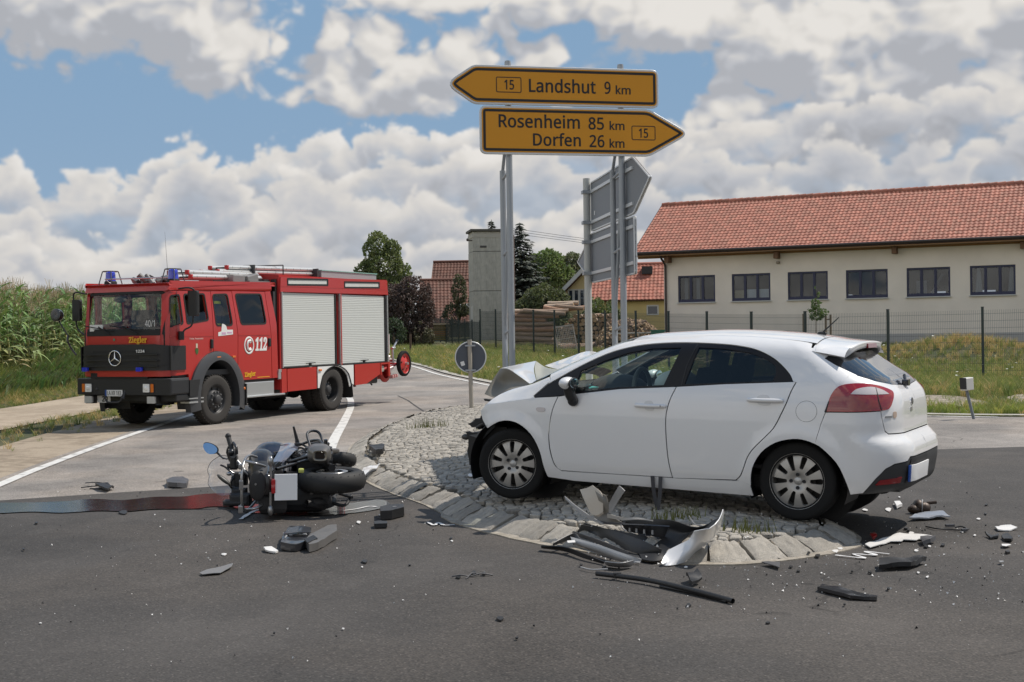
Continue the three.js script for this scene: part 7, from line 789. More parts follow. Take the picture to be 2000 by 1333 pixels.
  const hood = mesh('bonnet', patch(net([[[650, 535], [880, 486], [1110, 440]], [[760, 548], [930, 555], [1086, 545]], [[900, 640], [1000, 655], [1100, 625]], [[1030, 735], [1070, 725], [1118, 702]]], [[-0.12, -0.15, -0.2], 0.15, 0.42, 0.62]), 22, 22, 0.003), white, car);
  mesh('bonnet_underside', patch(net([[[650, 538], [760, 551], [900, 643], [1030, 738]], [[540, 700], [700, 740], [850, 735], [960, 772]], [[445, 870], [590, 915], [725, 830], [900, 785]]], [[-0.12, 0.15, 0.42, 0.61], [0.0, 0.02, 0.36, 0.6], [0.08, 0.35, 0.5, 0.61]]), 24, 20, 0.003), under, hood);
  mesh('bonnet_underside', patch(net([[[1110, 441], [1250, 525], [1440, 556]], [[1094, 550], [1200, 600], [1380, 592]], [[1122, 695], [1220, 672], [1325, 625]]], [[-0.2, -0.1, 0.1], [0.15, 0.12, 0.4], [0.62, 0.62, 0.64]]), 20, 16, 0.003), under2, hood);
  mesh('bonnet_rear', patch(net([[[1230, 500], [1540, 392], [1770, 316], [1935, 332]], [[1330, 530], [1480, 470], [1690, 420], [1850, 372]], [[1440, 558], [1560, 525], [1700, 446], [1860, 385]]], [[-0.5, -0.5, -0.5, -0.5], [-0.2, -0.12, -0.1, -0.1], [0.15, 0.25, 0.3, 0.35]]), 24, 18, 0.003), white, hood);
  const RR = rng(91); const jag = (pts, n, a) => { const o = []; for (let i = 0; i < pts.length; i++) { const p = pts[i], q = pts[(i + 1) % pts.length]; for (let k = 0; k < n; k++) { const t = k / n; o.push([lerp(p[0], q[0], t) + (k ? (RR() - 0.5) * a : 0), lerp(p[1], q[1], t) + (k ? (RR() - 0.5) * a : 0)]); } } return o; };
  const fl = (pts, z, th, a = 0.02, n = 3, m = seal) => { const g2 = prism(jag(pts.map(p => [-p[0], p[1]]), n, a), th); return g2.translate(0, 0, z - th / 2); };
  mesh('torn_front_parts', [fl([[3.10, 0.50], [3.135, 0.56], [3.06, 0.555], [2.98, 0.57], [2.86, 0.66], [2.80, 0.63], [2.70, 0.62], [2.72, 0.25], [2.91, 0.20], [3.09, 0.26], [3.11, 0.40]], 0.60, 0.05), fl([[3.12, 0.63], [3.07, 0.60], [3.0, 0.585], [2.88, 0.66], [2.89, 0.76], [2.97, 0.715], [3.05, 0.665]], 0.55, 0.12, 0.03), fl([[3.0, 0.8], [2.9, 0.79], [2.86, 0.75], [2.95, 0.745]], 0.4, 0.1), fl([[3.0, 0.86], [2.84, 0.85], [2.83, 0.835], [2.99, 0.84]], 0.5, 0.03, 0.008)], seal, car);
  mesh('front_bracket', [fl([[3.07, 0.535], [2.99, 0.545], [2.85, 0.67], [2.80, 0.68], [2.80, 0.62], [2.93, 0.50]], 0.66, 0.012, 0.006, 2)], M(0.10, 0.105, 0.11, 0.5), car); mesh('radiator', [rbox(0.12, 0.42, 1.1, 0.03, -2.92, 0.48, -0.05, 0, 0.05), rbox(0.25, 0.25, 1.0, 0.05, -2.7, 0.5, 0), at(new THREE.CylinderGeometry(0.05, 0.05, 1.2, 10), -3.0, 0.45, -0.05, Math.PI / 2), rbox(0.5, 0.35, 0.9, 0.08, -2.45, 0.72, -0.02), rbox(0.3, 0.2, 0.5, 0.06, -2.6, 0.85, -0.2), rbox(0.16, 0.1, 1.25, 0.03, -3.03, 0.5, -0.05)], seal, car); mesh('broken_clips', [ball(0.035, 1.2, 0.8, 1, -3.14, 0.51, 0.6), ball(0.03, 1.5, 0.7, 1, -3.06, 0.64, 0.56), bar([-3.02, 0.60, 0.62], [-2.96, 0.64, 0.6], 0.014, 5)], M(0.06, 0.055, 0.05, 0.5), car);
}
// ------------------------------------------------------------------ motorcycle lying on its left side, tail towards us
{
  const O = [-1.37, 0, -11.85], mc = thing('motorcycle', 'black motorcycle lying on its side with white number plate towards the viewer', 'motorcycle', O);
  const P = (px, py, d) => { const p = atD(px, py, d); return [p[0] - O[0], p[1] - O[1], p[2] - O[2]]; };
  const F = V(-0.18, 0.035, -1).normalize(), U0 = V(-1, 0.02, 0.18), Rr = F.clone().cross(U0).normalize(), U = Rr.clone().cross(F).normalize();
  const FR = new THREE.Matrix4().makeBasis(F, U, Rr).setPosition(0, 0.31, 0); // standing frame: x ahead, y up, z to its right
  const L = g => g.applyMatrix4(FR); const LL = l => l.flat(9).map(L);
  const blk = M(0.014, 0.014, 0.016, 0.32, { clearcoat: 0.6, clearcoatRoughness: 0.12 }), mat = M(0.022, 0.022, 0.023, 0.6), blueg = M(0.045, 0.05, 0.068, 0.28, { clearcoat: 0.9, clearcoatRoughness: 0.06, metalness: 0.3 }), sil = M(0.36, 0.36, 0.36, 0.3, { metalness: 0.85 }), tyr = M(0.020, 0.020, 0.020, 0.7), rimM = M(0.03, 0.03, 0.032, 0.35, { metalness: 0.5 }), muff = M(0.17, 0.16, 0.15, 0.38, { metalness: 0.7 }), gold = M(0.2, 0.14, 0.05, 0.4, { metalness: 0.6 });
  const wheel = (x, y, r, w, steer) => { const prof = []; for (let i = 0; i <= 14; i++) { const a = Math.PI * (i / 14); prof.push([r - w * 0.42 + Math.sin(a) * w * 0.42, -Math.cos(a) * w * 0.5]); } prof.unshift([r - w * 0.62, -w * 0.42]); prof.push([r - w * 0.62, w * 0.42]);
    const m = new THREE.Matrix4().makeRotationY(steer).setPosition(x, y, 0); const q = g => L(g.applyMatrix4(m)); const t = mesh('wheel', q(lathe(prof, 64).rotateX(Math.PI / 2)), tyr, mc);
    mesh('tread_groove', Array.from({ length: 26 }, (_, i) => [1, -1].map(k => { const a = i / 26 * 6.283 + (k > 0 ? 0.12 : 0); return q(at(new THREE.BoxGeometry(0.006, 0.052, 0.004), 0, 0, 0, 0, 0.5 * k, 0).rotateX(Math.PI / 2).translate(0, r - w * 0.12, k * w * 0.25).rotateZ(a)); })), MAT.black, t);
    const ri = r - w * 0.62; mesh('rim', [lathe([[ri + 0.004, -w * 0.4], [ri - 0.02, -w * 0.36], [ri - 0.028, 0], [ri - 0.02, w * 0.36], [ri + 0.004, w * 0.4]], 48).rotateX(Math.PI / 2), ...Array.from({ length: 5 }, (_, i) => bar([0.03, 0, 0], [ri - 0.02, 0, 0], 0.026, 6, 0.018).rotateZ(i * 1.2566)), new THREE.CylinderGeometry(0.055, 0.055, w * 0.9, 18).rotateX(Math.PI / 2)].map(q), rimM, t);
    for (const k of [1, -1]) mesh('brake_disc', q(lathe([[0.145, 0], [0.145, 0.005], [0.1, 0.005], [0.1, 0]], 40).rotateX(Math.PI / 2).translate(0, 0, k * w * 0.42)), sil, t); return t; };
  wheel(0, 0.315, 0.315, 0.185, 0); wheel(1.36, 0.31, 0.30, 0.125, 0.25);
  mesh('mudguard', LL([(() => sheet((a, b) => { const t = 0.5 + a * 1.7, r = 0.325; return [1.36 + Math.cos(t) * r, 0.31 + Math.sin(t) * r, (b - 0.5) * 0.15]; }, 16, 4, 0.004))()]), blk, mc);
  mesh('fork', LL([bar([1.36, 0.31, 0.1], [1.02, 0.98, 0.1], 0.027, 10), bar([1.36, 0.31, -0.1], [1.02, 0.98, -0.1], 0.027, 10), rbox(0.1, 0.05, 0.26, 0.01, 1.08, 0.86, 0, 0, 0, 0.4), rbox(0.1, 0.04, 0.26, 0.01, 1.02, 0.98, 0)]), sil, mc);
  mesh('swing_arm', LL([bar([0, 0.315, 0.11], [0.52, 0.42, 0.1], 0.035, 8), bar([0, 0.315, -0.11], [0.52, 0.42, -0.1], 0.04, 8), bar([0.15, 0.45, 0], [0.4, 0.75, 0], 0.035, 10)]), rimM, mc);
  mesh('engine', LL([rbox(0.48, 0.34, 0.36, 0.06, 0.68, 0.46, 0), rbox(0.26, 0.3, 0.3, 0.05, 0.86, 0.64, 0, 0, 0, -0.5), at(new THREE.CylinderGeometry(0.13, 0.14, 0.46, 22), 0.62, 0.42, 0, Math.PI / 2), at(new THREE.CylinderGeometry(0.09, 0.09, 0.5, 20), 0.82, 0.40, 0, Math.PI / 2), ...Array.from({ length: 7 }, (_, i) => rbox(0.2, 0.012, 0.32, 0.003, 0.9 - i * 0.012, 0.54 + i * 0.035, 0, 0, 0, -0.5))]), M(0.05, 0.05, 0.052, 0.45, { metalness: 0.6 }), mc);
  mesh('frame', LL([[1, -1].map(k => [tube([[1.0, 0.92, 0.04 * k], [0.75, 0.8, 0.14 * k], [0.5, 0.62, 0.15 * k], [0.45, 0.4, 0.14 * k]], 0.024, 24, 8), tube([[0.5, 0.72, 0.14 * k], [0.2, 0.8, 0.13 * k], [-0.2, 0.88, 0.1 * k]], 0.018, 18, 7), tube([[0.45, 0.45, 0.15 * k], [0.2, 0.6, 0.14 * k], [-0.1, 0.82, 0.12 * k]], 0.015, 18, 7), tube([[0.95, 0.85, 0.1 * k], [1.05, 0.6, 0.2 * k], [0.85, 0.42, 0.27 * k], [0.6, 0.36, 0.2 * k]], 0.014, 24, 7)])]), blk, mc);
  mesh('exhaust', LL([tube([[0.98, 0.55, 0.08], [1.0, 0.35, 0.12], [0.7, 0.24, 0.18], [0.4, 0.32, 0.22]], 0.024, 26, 9)]), muff, mc);
  // silencer with its dark outlet towards us
  const mB = W2 => W2; const sl = mesh('silencer', L(sheet((a, b) => { const t = a * 6.283, c = Math.sign(Math.cos(t)) * Math.pow(Math.abs(Math.cos(t)), 0.7), s = Math.sign(Math.sin(t)) * Math.pow(Math.abs(Math.sin(t)), 0.7); const w = [0.055, 0.078, 0.098, 0.108, 0.108, 0.095, 0.06, 0.03][0] * 0 + 0.108 * Math.min(1, Math.pow(b * 3 + 0.32, 0.5)) * (b > 0.7 ? 1 - (b - 0.7) * 2.2 : 1), h = w * 0.78; return [-0.12 + b * 0.52, 0.43 + c * w, 0.24 + s * h - b * 0.02]; }, 40, 24)), muff, mc); mesh('outlet_rim', L(sheet((a, b) => { const t = a * 6.283, c = Math.sign(Math.cos(t)) * Math.pow(Math.abs(Math.cos(t)), 0.5), s = Math.sign(Math.sin(t)) * Math.pow(Math.abs(Math.sin(t)), 0.5), w = lerp(0.064, 0.046, b); return [-0.125 + (b > 0.5 ? 0.01 : 0), 0.43 + c * w, 0.24 + s * w * 0.72]; }, 30, 2)), M(0.28, 0.25, 0.2, 0.4, { metalness: 0.6 }), sl); mesh('outlet', L(box(0.02, 0.085, 0.06, -0.105, 0.43, 0.24)), M(0.02, 0.012, 0.008, 0.9), sl); mesh('heat_bracket', L(bar([0.1, 0.5, 0.22], [0.2, 0.72, 0.14], 0.014, 6)), blk, sl);
  // tail, seat, carrier
  mesh('tail_unit', LL([sheet((a, b) => { const t = a * 6.283, w = lerp(0.10, 0.15, sst(0, 0.5, b)), h = lerp(0.06, 0.085, b); return [-0.26 + b * 0.55, 0.90 + Math.sin(t) * h - b * 0.06, Math.cos(t) * w]; }, 28, 10), ball(0.1, 0.35, 0.6, 1, -0.26, 0.90, 0)]), blk, mc);
  mesh('seat', LL([sheet((a, b) => { const t = a * 6.283, w = lerp(0.145, 0.12, b) * (1 - 0.3 * Math.pow(Math.abs(b - 0.5) * 2, 6)), h = 0.075 * (1 - 0.4 * Math.pow(Math.abs(b - 0.5) * 2, 6)); return [-0.3 + b * 0.95, 0.985 + Math.sin(t) * h - 0.10 * Math.sin(b * 3.14) + b * 0.02, Math.cos(t) * w]; }, 30, 16), ball(0.1, 0.3, 0.75, 1.4, -0.3, 0.985, 0)]), mat, mc);
  mesh('seat_bolt', L(at(new THREE.CylinderGeometry(0.01, 0.01, 0.01, 10), -0.335, 1.0, 0.02, 0, 0, Math.PI / 2)), sil, mc);
  mesh('carrier', LL([tube([[0.15, 1.0, 0.2], [-0.05, 1.06, 0.24], [-0.25, 1.1, 0.22], [-0.36, 1.12, 0.12], [-0.37, 1.12, 0], [-0.36, 1.12, -0.12], [-0.25, 1.1, -0.22], [-0.05, 1.06, -0.24], [0.15, 1.0, -0.2]], 0.012, 60, 9), tube([[-0.25, 1.1, 0.22], [-0.3, 1.0, 0.2], [-0.2, 0.92, 0.16]], 0.013, 14, 8), tube([[-0.25, 1.1, -0.22], [-0.3, 1.0, -0.2], [-0.2, 0.92, -0.16]], 0.013, 14, 8), rbox(0.05, 0.035, 0.09, 0.01, -0.36, 1.125, 0.02), rbox(0.05, 0.04, 0.07, 0.01, -0.34, 1.13, -0.2), rbox(0.05, 0.04, 0.05, 0.01, -0.33, 1.13, 0.18)]), sil, mc);
  mesh('indicator', LL([bar([-0.3, 0.87, 0.06], [-0.3, 0.87, 0.2], 0.012, 7), ball(0.032, 1, 0.8, 1.5, -0.31, 0.87, 0.22)]), sil, mc); mesh('indicator', LL([bar([-0.3, 0.87, -0.06], [-0.3, 0.87, -0.2], 0.012, 7), ball(0.032, 1, 0.8, 1.5, -0.31, 0.87, -0.22)]), sil, mc);
  mesh('rear_light', L(rbox(0.04, 0.035, 0.13, 0.01, -0.33, 0.845, 0.0)), M(0.45, 0.008, 0.012, 0.2, { clearcoat: 1 }), mc);
  const pl = mesh('number_plate', L(rbox(0.008, 0.20, 0.235, 0.003, -0.335, 0.735, -0.01, 0, 0, 0.05)), MAT.plate, mc); mesh('plate_strip', L(box(0.009, 0.06, 0.03, -0.336, 0.80, -0.113, 0, 0, 0.05)), M(0.02, 0.08, 0.35, 0.4), pl); mesh('plate_carrier', LL([bar([-0.15, 0.85, 0], [-0.31, 0.72, 0], 0.02, 6), rbox(0.03, 0.14, 0.16, 0.01, -0.31, 0.74, -0.01)]), mat, mc);
  mesh('marker_lamp', L(rbox(0.05, 0.05, 0.04, 0.012, -0.22, 0.60, 0.12)), M(0.45, 0.48, 0.12, 0.4), mc);
  // tank and side fairing
  const shell = (x0, x1, yc, hy, wz, m, name, k = 0.75) => mesh(name, L(sheet((a, b) => { const t = a * 6.283, q = Math.pow(Math.sin(Math.PI * clamp(b, 0.02, 0.98)), 0.55), c = Math.sign(Math.cos(t)) * Math.pow(Math.abs(Math.cos(t)), k), s = Math.sign(Math.sin(t)) * Math.pow(Math.abs(Math.sin(t)), k); return [lerp(x0, x1, b), yc(b) + s * hy * q, c * wz(b) * q]; }, 36, 20)), m, mc);
  shell(0.5, 1.05, b => 0.93 + 0.06 * b, 0.135, b => 0.17 + 0.05 * b, blk, 'tank'); shell(0.72, 1.32, b => 0.80 + 0.12 * b, 0.19, b => 0.20 + 0.04 * Math.sin(b * 3), blueg, 'side_fairing'); shell(0.35, 0.85, b => 0.74, 0.075, b => 0.20, M(0.10, 0.105, 0.12, 0.4, { clearcoat: 0.5 }), 'side_cover');
  mesh('side_panel', L(patch([[[0.05, 0.86, 0.16], [0.4, 0.80, 0.22], [0.78, 0.78, 0.24]], [[0.02, 0.80, 0.17], [0.4, 0.72, 0.24], [0.8, 0.68, 0.25]], [[0.1, 0.76, 0.15], [0.42, 0.66, 0.21], [0.75, 0.6, 0.22]]], 14, 10, 0.004)), M(0.10, 0.105, 0.14, 0.3, { clearcoat: 0.8 }), mc);
  mesh('headlamp', LL([ball(0.14, 0.8, 0.9, 1.2, 1.32, 0.93, 0)]), M(0.3, 0.32, 0.34, 0.12, { clearcoat: 1 }), mc);
  mesh('crank_guard', LL([tube([[0.75, 0.5, 0.22], [0.9, 0.52, 0.34], [0.98, 0.42, 0.34], [0.85, 0.36, 0.22]], 0.014, 20, 7), tube([[0.75, 0.5, -0.22], [0.9, 0.5, -0.31], [0.98, 0.42, -0.31], [0.85, 0.36, -0.22]], 0.014, 20, 7), bar([0.42, 0.36, 0.18], [0.38, 0.36, 0.33], 0.018, 7), bar([0.12, 0.5, 0.18], [0.1, 0.5, 0.3], 0.016, 7), bar([0.2, 0.12, -0.2], [0.55, 0.22, -0.22], 0.014, 6)]), blk, mc);
  mesh('foot_lever', LL([bar([0.75, 0.62, 0.26], [0.73, 0.66, 0.42], 0.02, 6, 0.01), rbox(0.22, 0.05, 0.03, 0.01, 0.8, 0.62, 0.25)]), blk, mc);
  // handlebar, controls, mirrors, screen : set where they ended up
  const h0 = P(478, 921, 12.6), h1 = P(468, 908, 12.62), h2 = P(457, 894, 12.65), h3 = P(453, 880, 12.65), h4 = P(445, 853, 12.7);
  mesh('handlebar', [tube([P(486, 930, 12.6), h0, h1, h2, h3], 0.019, 30, 10)], sil, mc); mesh('grip', [bar(h3, h4, 0.026, 12, 0.024), at(new THREE.CylinderGeometry(0.03, 0.03, 0.02, 12), ...h4), ball(0.028, 1, 1, 1, ...P(445, 852, 12.7))], mat, mc);
  mesh('switch_block', [rbox(0.09, 0.10, 0.09, 0.02, ...P(453, 890, 12.64), 0, 0, 0.3), rbox(0.07, 0.14, 0.08, 0.02, ...P(456, 904, 12.6)), tube([P(446, 893, 12.62), P(443, 882, 12.6), P(446, 873, 12.6)], 0.010, 12, 6), tube([P(455, 865, 12.66), P(461, 875, 12.6), P(462, 888, 12.6)], 0.014, 12, 6), ball(0.035, 1, 1, 1, ...P(451, 884, 12.6))], blk, mc);
  mesh('lever', [tube([P(430, 909, 12.55), P(438, 912, 12.55), P(448, 920, 12.55), P(456, 926, 12.55)], 0.010, 16, 6), rbox(0.12, 0.05, 0.05, 0.015, ...P(455, 911, 12.6)), tube([P(462, 930, 12.55), P(452, 938, 12.5), P(452, 950, 12.5), P(470, 955, 12.5)], 0.012, 18, 6)], blk, mc);
  mesh('mirror', [sheet((a, b) => { const t = a * 6.283, r = Math.sqrt(b), c = Math.cos(t), s = Math.sin(t); const q = P(409 + c * 12.5 * r * (1 - 0.15 * s) + (c > 0 ? 5 * r * c : 0), 876 + s * 10.5 * r + c * 5 * r, 12.75); return [q[0], q[1], q[2] - 0.02 * (1 - r * r) - 0.005]; }, 28, 5), bar(P(424, 885, 12.75), P(436, 897, 12.7), 0.013, 7, 0.007), tube([P(434, 895, 12.7), P(443, 897, 12.68), P(452, 893, 12.65)], 0.007, 14, 6)], blk, mc);
  mesh('mirror_glass', sheet((a, b) => { const t = a * 6.283, r = b * 0.92, c = Math.cos(t), s = Math.sin(t); const q = P(409 + c * 12.5 * r * (1 - 0.15 * s) + (c > 0 ? 5 * r * c : 0), 876 + s * 10.5 * r + c * 5 * r, 12.735); return [q[0], q[1], q[2] + s * 0.03 * r + 0.03]; }, 28, 4), M(0.62, 0.68, 0.75, 0.03, { metalness: 1 }), mc);
  mesh('mirror', [sheet((a, b) => { const t = a * 6.283, v = b * Math.PI, c = Math.cos(t) * Math.sin(v), s = Math.sin(t) * Math.sin(v); const q = P(437 + c * 13 + s * 5, 938 + s * 8.5 + c * 7, 12.3); return [q[0], q[1], q[2] + Math.cos(v) * 0.03]; }, 24, 12), tube([P(447, 948, 12.32), P(453, 955, 12.4), P(461, 959, 12.45), P(474, 958, 12.5)], 0.008, 16, 6)], M(0.05, 0.05, 0.045, 0.45), mc);
  mesh('cockpit', [rbox(0.14, 0.13, 0.14, 0.03, ...P(469, 935, 12.7)), rbox(0.1, 0.16, 0.1, 0.03, ...P(462, 947, 12.6)), at(new THREE.CylinderGeometry(0.05, 0.05, 0.06, 20), ...P(466, 934, 12.55), Math.PI / 2), rbox(0.14, 0.08, 0.1, 0.02, ...P(468, 962, 12.4))], mat, mc); mesh('crash_pad', [rbox(0.2, 0.12, 0.15, 0.03, ...P(470, 976, 12.3)), rbox(0.24, 0.05, 0.16, 0.02, ...P(462, 982, 12.3))], mat, mc); mesh('chrome_bits', [ball(0.025, 1, 1, 1, ...P(470, 926, 12.5)), bar(P(455, 930, 12.5), P(449, 924, 12.5), 0.012, 6), bar(P(466, 958, 12.4), P(473, 951, 12.4), 0.01, 6), ball(0.02, 1.4, 1, 1, ...P(447, 926, 12.5))], sil, mc);
  mesh('windscreen', patch([[P(452, 895, 13.0), P(434, 890, 13.0), P(412, 903, 12.95), P(405, 918, 12.9)], [P(460, 915, 12.9), P(440, 915, 12.85), P(420, 918, 12.8), P(408, 930, 12.8)], [P(462, 940, 12.75), P(440, 948, 12.7), P(420, 948, 12.65), P(406, 945, 12.68)], [P(460, 960, 12.6), P(440, 968, 12.5), P(424, 966, 12.5), P(412, 955, 12.55)]], 16, 16, 0), M(0.9, 0.9, 0.9, 0.05, { transmission: 1, thickness: 0, ior: 1.5 }), mc); mesh('screen_edge', tube([P(452, 895, 13.0), P(434, 890, 13.0), P(412, 903, 12.95), P(405, 918, 12.9), P(408, 930, 12.8), P(406, 945, 12.68), P(412, 955, 12.55)], 0.003, 40, 5), MAT.dark, mc);
  const R = rng(17); mesh('cables', Array.from({ length: 12 }, () => { const a = [0.3 + R() * 0.7, 0.5 + R() * 0.4, 0.1 + R() * 0.13], b = [a[0] + (R() - 0.5) * 0.5, a[1] + (R() - 0.5) * 0.3, a[2] + (R() - 0.3) * 0.08], c = [b[0] + (R() - 0.5) * 0.4, b[1] + (R() - 0.5) * 0.2, b[2] - R() * 0.05]; return L(tube([a, b, c], 0.006 + R() * 0.006, 12, 6)); }), mat, mc); mesh('engine_bolts', Array.from({ length: 26 }, () => L(at(new THREE.CylinderGeometry(0.012 + R() * 0.012, 0.014, 0.03, 8), 0.3 + R() * 0.7, 0.3 + R() * 0.4, 0.17 + R() * 0.04, R(), R(), R()))), sil, mc); mesh('lower_mass', LL([rbox(1.2, 0.5, 0.25, 0.08, 0.55, 0.6, -0.17), rbox(0.5, 0.25, 0.2, 0.05, 0.0, 0.85, -0.17), ball(0.12, 1.6, 1.2, 0.7, 0.1, 0.45, -0.2), tube([[0.5, 0.3, -0.2], [0.2, 0.3, -0.24], [0.0, 0.4, -0.24], [-0.1, 0.55, -0.2]], 0.035, 20, 8), tube([[0.3, 0.12, -0.2], [0.12, 0.2, -0.26], [0.1, 0.34, -0.22]], 0.016, 14, 6)]), mat, mc);
}
// ------------------------------------------------------------------ wreckage on the road, each piece where it lies
{
  const R = rng(303); const blk = M(0.016, 0.016, 0.017, 0.5), glo = M(0.022, 0.022, 0.025, 0.3, { clearcoat: 0.4 }), dgr = M(0.075, 0.075, 0.08, 0.5), lgr = M(0.30, 0.30, 0.30, 0.45), wht = M(0.66, 0.65, 0.63, 0.5), crm = M(0.50, 0.45, 0.38, 0.6), brn = M(0.07, 0.05, 0.038, 0.5, { metalness: 0.3 }), sil = M(0.35, 0.37, 0.41, 0.35, { metalness: 0.5 }), redp = M(0.25, 0.01, 0.01, 0.3);
  const hs = (x, z) => Hisl(x, z) > 0 ? Hisl(x, z) + 0.012 : 0.004;
  const H = (px, py, h = 0) => onG(px, py, h);
  // a flat or boxy piece from its outline in the picture, laid on its own height above the ground
  const piece = (name, label, cat, pts, h, mat, { rim = 0.004, warp = 0.01, up = 0, group, base } = {}) => { const q = pts.map(p => { const a = H(p[0], p[1], h + (base || 0)); return [a[0], -a[2]]; }); let cx = 0, cz = 0; q.forEach(p => { cx += p[0] / q.length; cz += p[1] / q.length; }); const s = R() * 40; const g0 = base === undefined ? hs(cx, -cz) : base; const t = thing(name, label, cat, [cx, 0, -cz], 0, group); mesh('shell', panel(q.map(p => [p[0] - cx, p[1] - cz]), (a, b) => [a, g0 + h + warp * (vn(a * 9 + s, b * 9) - 0.5) * 2 + up * a, -b], { L: 0.05, rim: Math.max(rim, 0.003) }), mat, t); return t; };
  const part = (t, name, geos, m) => { const g = merge(geos); g.translate(-t.position.x, -t.position.y, -t.position.z); return mesh(name, g, m, t); };
  const hp = (px, py, h) => H(px, py, h);
  // torn front bumper at the kerb
  { const c = [1000, 900, 4.167], Z = (x, y, h) => { let g = 0, p; for (let i = 0; i < 5; i++) { p = H(c[0] + x / c[2], c[1] + y / c[2], h + g); g = lerp(g, Hisl(p[0], p[2]), 0.7); } return p; }; const net = rows => rows.map(r => r.map(p => Z(...p)));
    const o = Z(1000, 800, 0), t = thing('torn_bumper', 'torn off white and black front bumper lying at the kerb below the car', 'bumper', [o[0], 0, o[2]]); const pt = (n, rows, m, a = 14, b = 10, th = 0.004) => part(t, n, [patch(net(rows), a, b, th)], m);
    const paint = M(0.70, 0.70, 0.70, 0.35, { clearcoat: 1, clearcoatRoughness: 0.05 });
    pt('outer_skin', [[[1722, 398, 0.36], [1690, 480, 0.32], [1610, 556, 0.27], [1482, 576, 0.24], [1442, 645, 0.17], [1275, 728, 0.10], [1215, 832, 0.03]], [[1730, 425, 0.32], [1700, 530, 0.25], [1610, 615, 0.19], [1520, 670, 0.15], [1440, 735, 0.10], [1310, 795, 0.05], [1230, 845, 0.02]], [[1722, 440, 0.28], [1685, 570, 0.18], [1605, 668, 0.11], [1500, 748, 0.05], [1400, 832, 0.012], [1290, 855, 0.01], [1225, 852, 0.01]]], paint, 12, 40, 0.006);
    pt('inner_shell', [[[880, 492, 0.17], [1150, 480, 0.20], [1320, 490, 0.23], [1510, 542, 0.24], [1690, 470, 0.31]], [[960, 620, 0.07], [1150, 640, 0.06], [1290, 600, 0.09], [1420, 600, 0.15], [1610, 560, 0.25]], [[1060, 810, 0.02], [1160, 825, 0.02], [1240, 800, 0.02], [1350, 695, 0.10], [1470, 582, 0.22]]], blk, 16, 24, 0.006);
    pt('lamp_frame', [[[900, 512, 0.20], [1100, 520, 0.21], [1285, 532, 0.21]], [[925, 545, 0.16], [1090, 560, 0.16], [1262, 585, 0.15]], [[945, 572, 0.13], [1090, 600, 0.12], [1240, 628, 0.10]]], glo, 10, 10, 0.01); part(t, 'clips', [[960, 562], [1015, 570], [1078, 578], [1145, 585]].map(p => { const q = Z(p[0], p[1], 0.15); return at(new THREE.CylinderGeometry(0.008, 0.01, 0.03, 8), ...q); }), lgr);
    pt('under_tray', [[[570, 520, 0.075], [800, 560, 0.075], [1050, 610, 0.06], [1260, 650, 0.06]], [[530, 590, 0.05], [780, 660, 0.04], [1040, 720, 0.035], [1250, 740, 0.035]], [[500, 650, 0.03], [760, 745, 0.02], [1010, 810, 0.015], [1230, 815, 0.015]]], M(0.03, 0.03, 0.031, 0.6), 18, 12, 0.006);
    pt('grille_bar', [[[590, 506, 0.14], [850, 580, 0.13], [1050, 650, 0.12], [1222, 722, 0.08]], [[575, 535, 0.10], [820, 625, 0.09], [1020, 705, 0.08], [1215, 752, 0.05]], [[568, 558, 0.07], [800, 662, 0.05], [1000, 752, 0.04], [1200, 778, 0.02]]], blk, 18, 8, 0.008);
    pt('grille_bar', [[[500, 575, 0.10], [700, 640, 0.10], [960, 745, 0.07]], [[490, 600, 0.07], [690, 672, 0.06], [940, 775, 0.04]]], dgr, 14, 6, 0.006);
    pt('crash_strip', [[[478, 628, 0.09], [700, 688, 0.09], [900, 758, 0.07], [1056, 802, 0.04]], [[500, 665, 0.07], [700, 722, 0.065], [890, 790, 0.045], [1050, 825, 0.02]], [[548, 692, 0.04], [700, 745, 0.035], [890, 812, 0.02], [1040, 842, 0.01]]], lgr, 18, 8, 0.01);
    pt('torn_strip', [[[238, 690, 0.05], [430, 700, 0.06], [600, 760, 0.05], [760, 822, 0.03]], [[240, 708, 0.02], [430, 735, 0.02], [590, 795, 0.015], [750, 838, 0.01]]], blk, 16, 4, 0.008); pt('torn_strip', [[[340, 665, 0.08], [500, 590, 0.12], [560, 640, 0.09]], [[330, 690, 0.05], [470, 650, 0.06], [540, 700, 0.04]]], dgr, 10, 6, 0.006); pt('label', [[[448, 655, 0.09], [510, 650, 0.09]], [[455, 672, 0.083], [518, 668, 0.083]]], wht, 2, 2, 0.002);
    pt('fog_lamp_cover', [[[758, 818, 0.06], [880, 830, 0.06], [985, 812, 0.06]], [[765, 842, 0.03], [880, 852, 0.03], [985, 845, 0.03]], [[790, 856, 0.01], [880, 866, 0.01], [950, 864, 0.01]]], lgr, 10, 8, 0.006);
    pt('torn_wing', [[[556, 238, 0.34], [610, 225, 0.35], [660, 203, 0.37]], [[590, 320, 0.25], [670, 300, 0.26], [735, 275, 0.29]], [[650, 442, 0.13], [700, 445, 0.13], [745, 415, 0.16]]], crm, 12, 12, 0.005); pt('torn_wing', [[[660, 205, 0.37], [700, 250, 0.33], [770, 285, 0.30]], [[700, 300, 0.27], [740, 320, 0.25], [785, 350, 0.22]], [[742, 420, 0.15], [770, 440, 0.13], [790, 430, 0.14]]], M(0.2, 0.185, 0.16, 0.6), 10, 10, 0.005); pt('torn_wing', [[[875, 205, 0.37], [900, 225, 0.35], [922, 247, 0.33]], [[820, 290, 0.28], [840, 320, 0.25], [860, 340, 0.23]], [[770, 400, 0.17], [790, 430, 0.14], [800, 440, 0.13]]], lgr, 8, 12, 0.005);
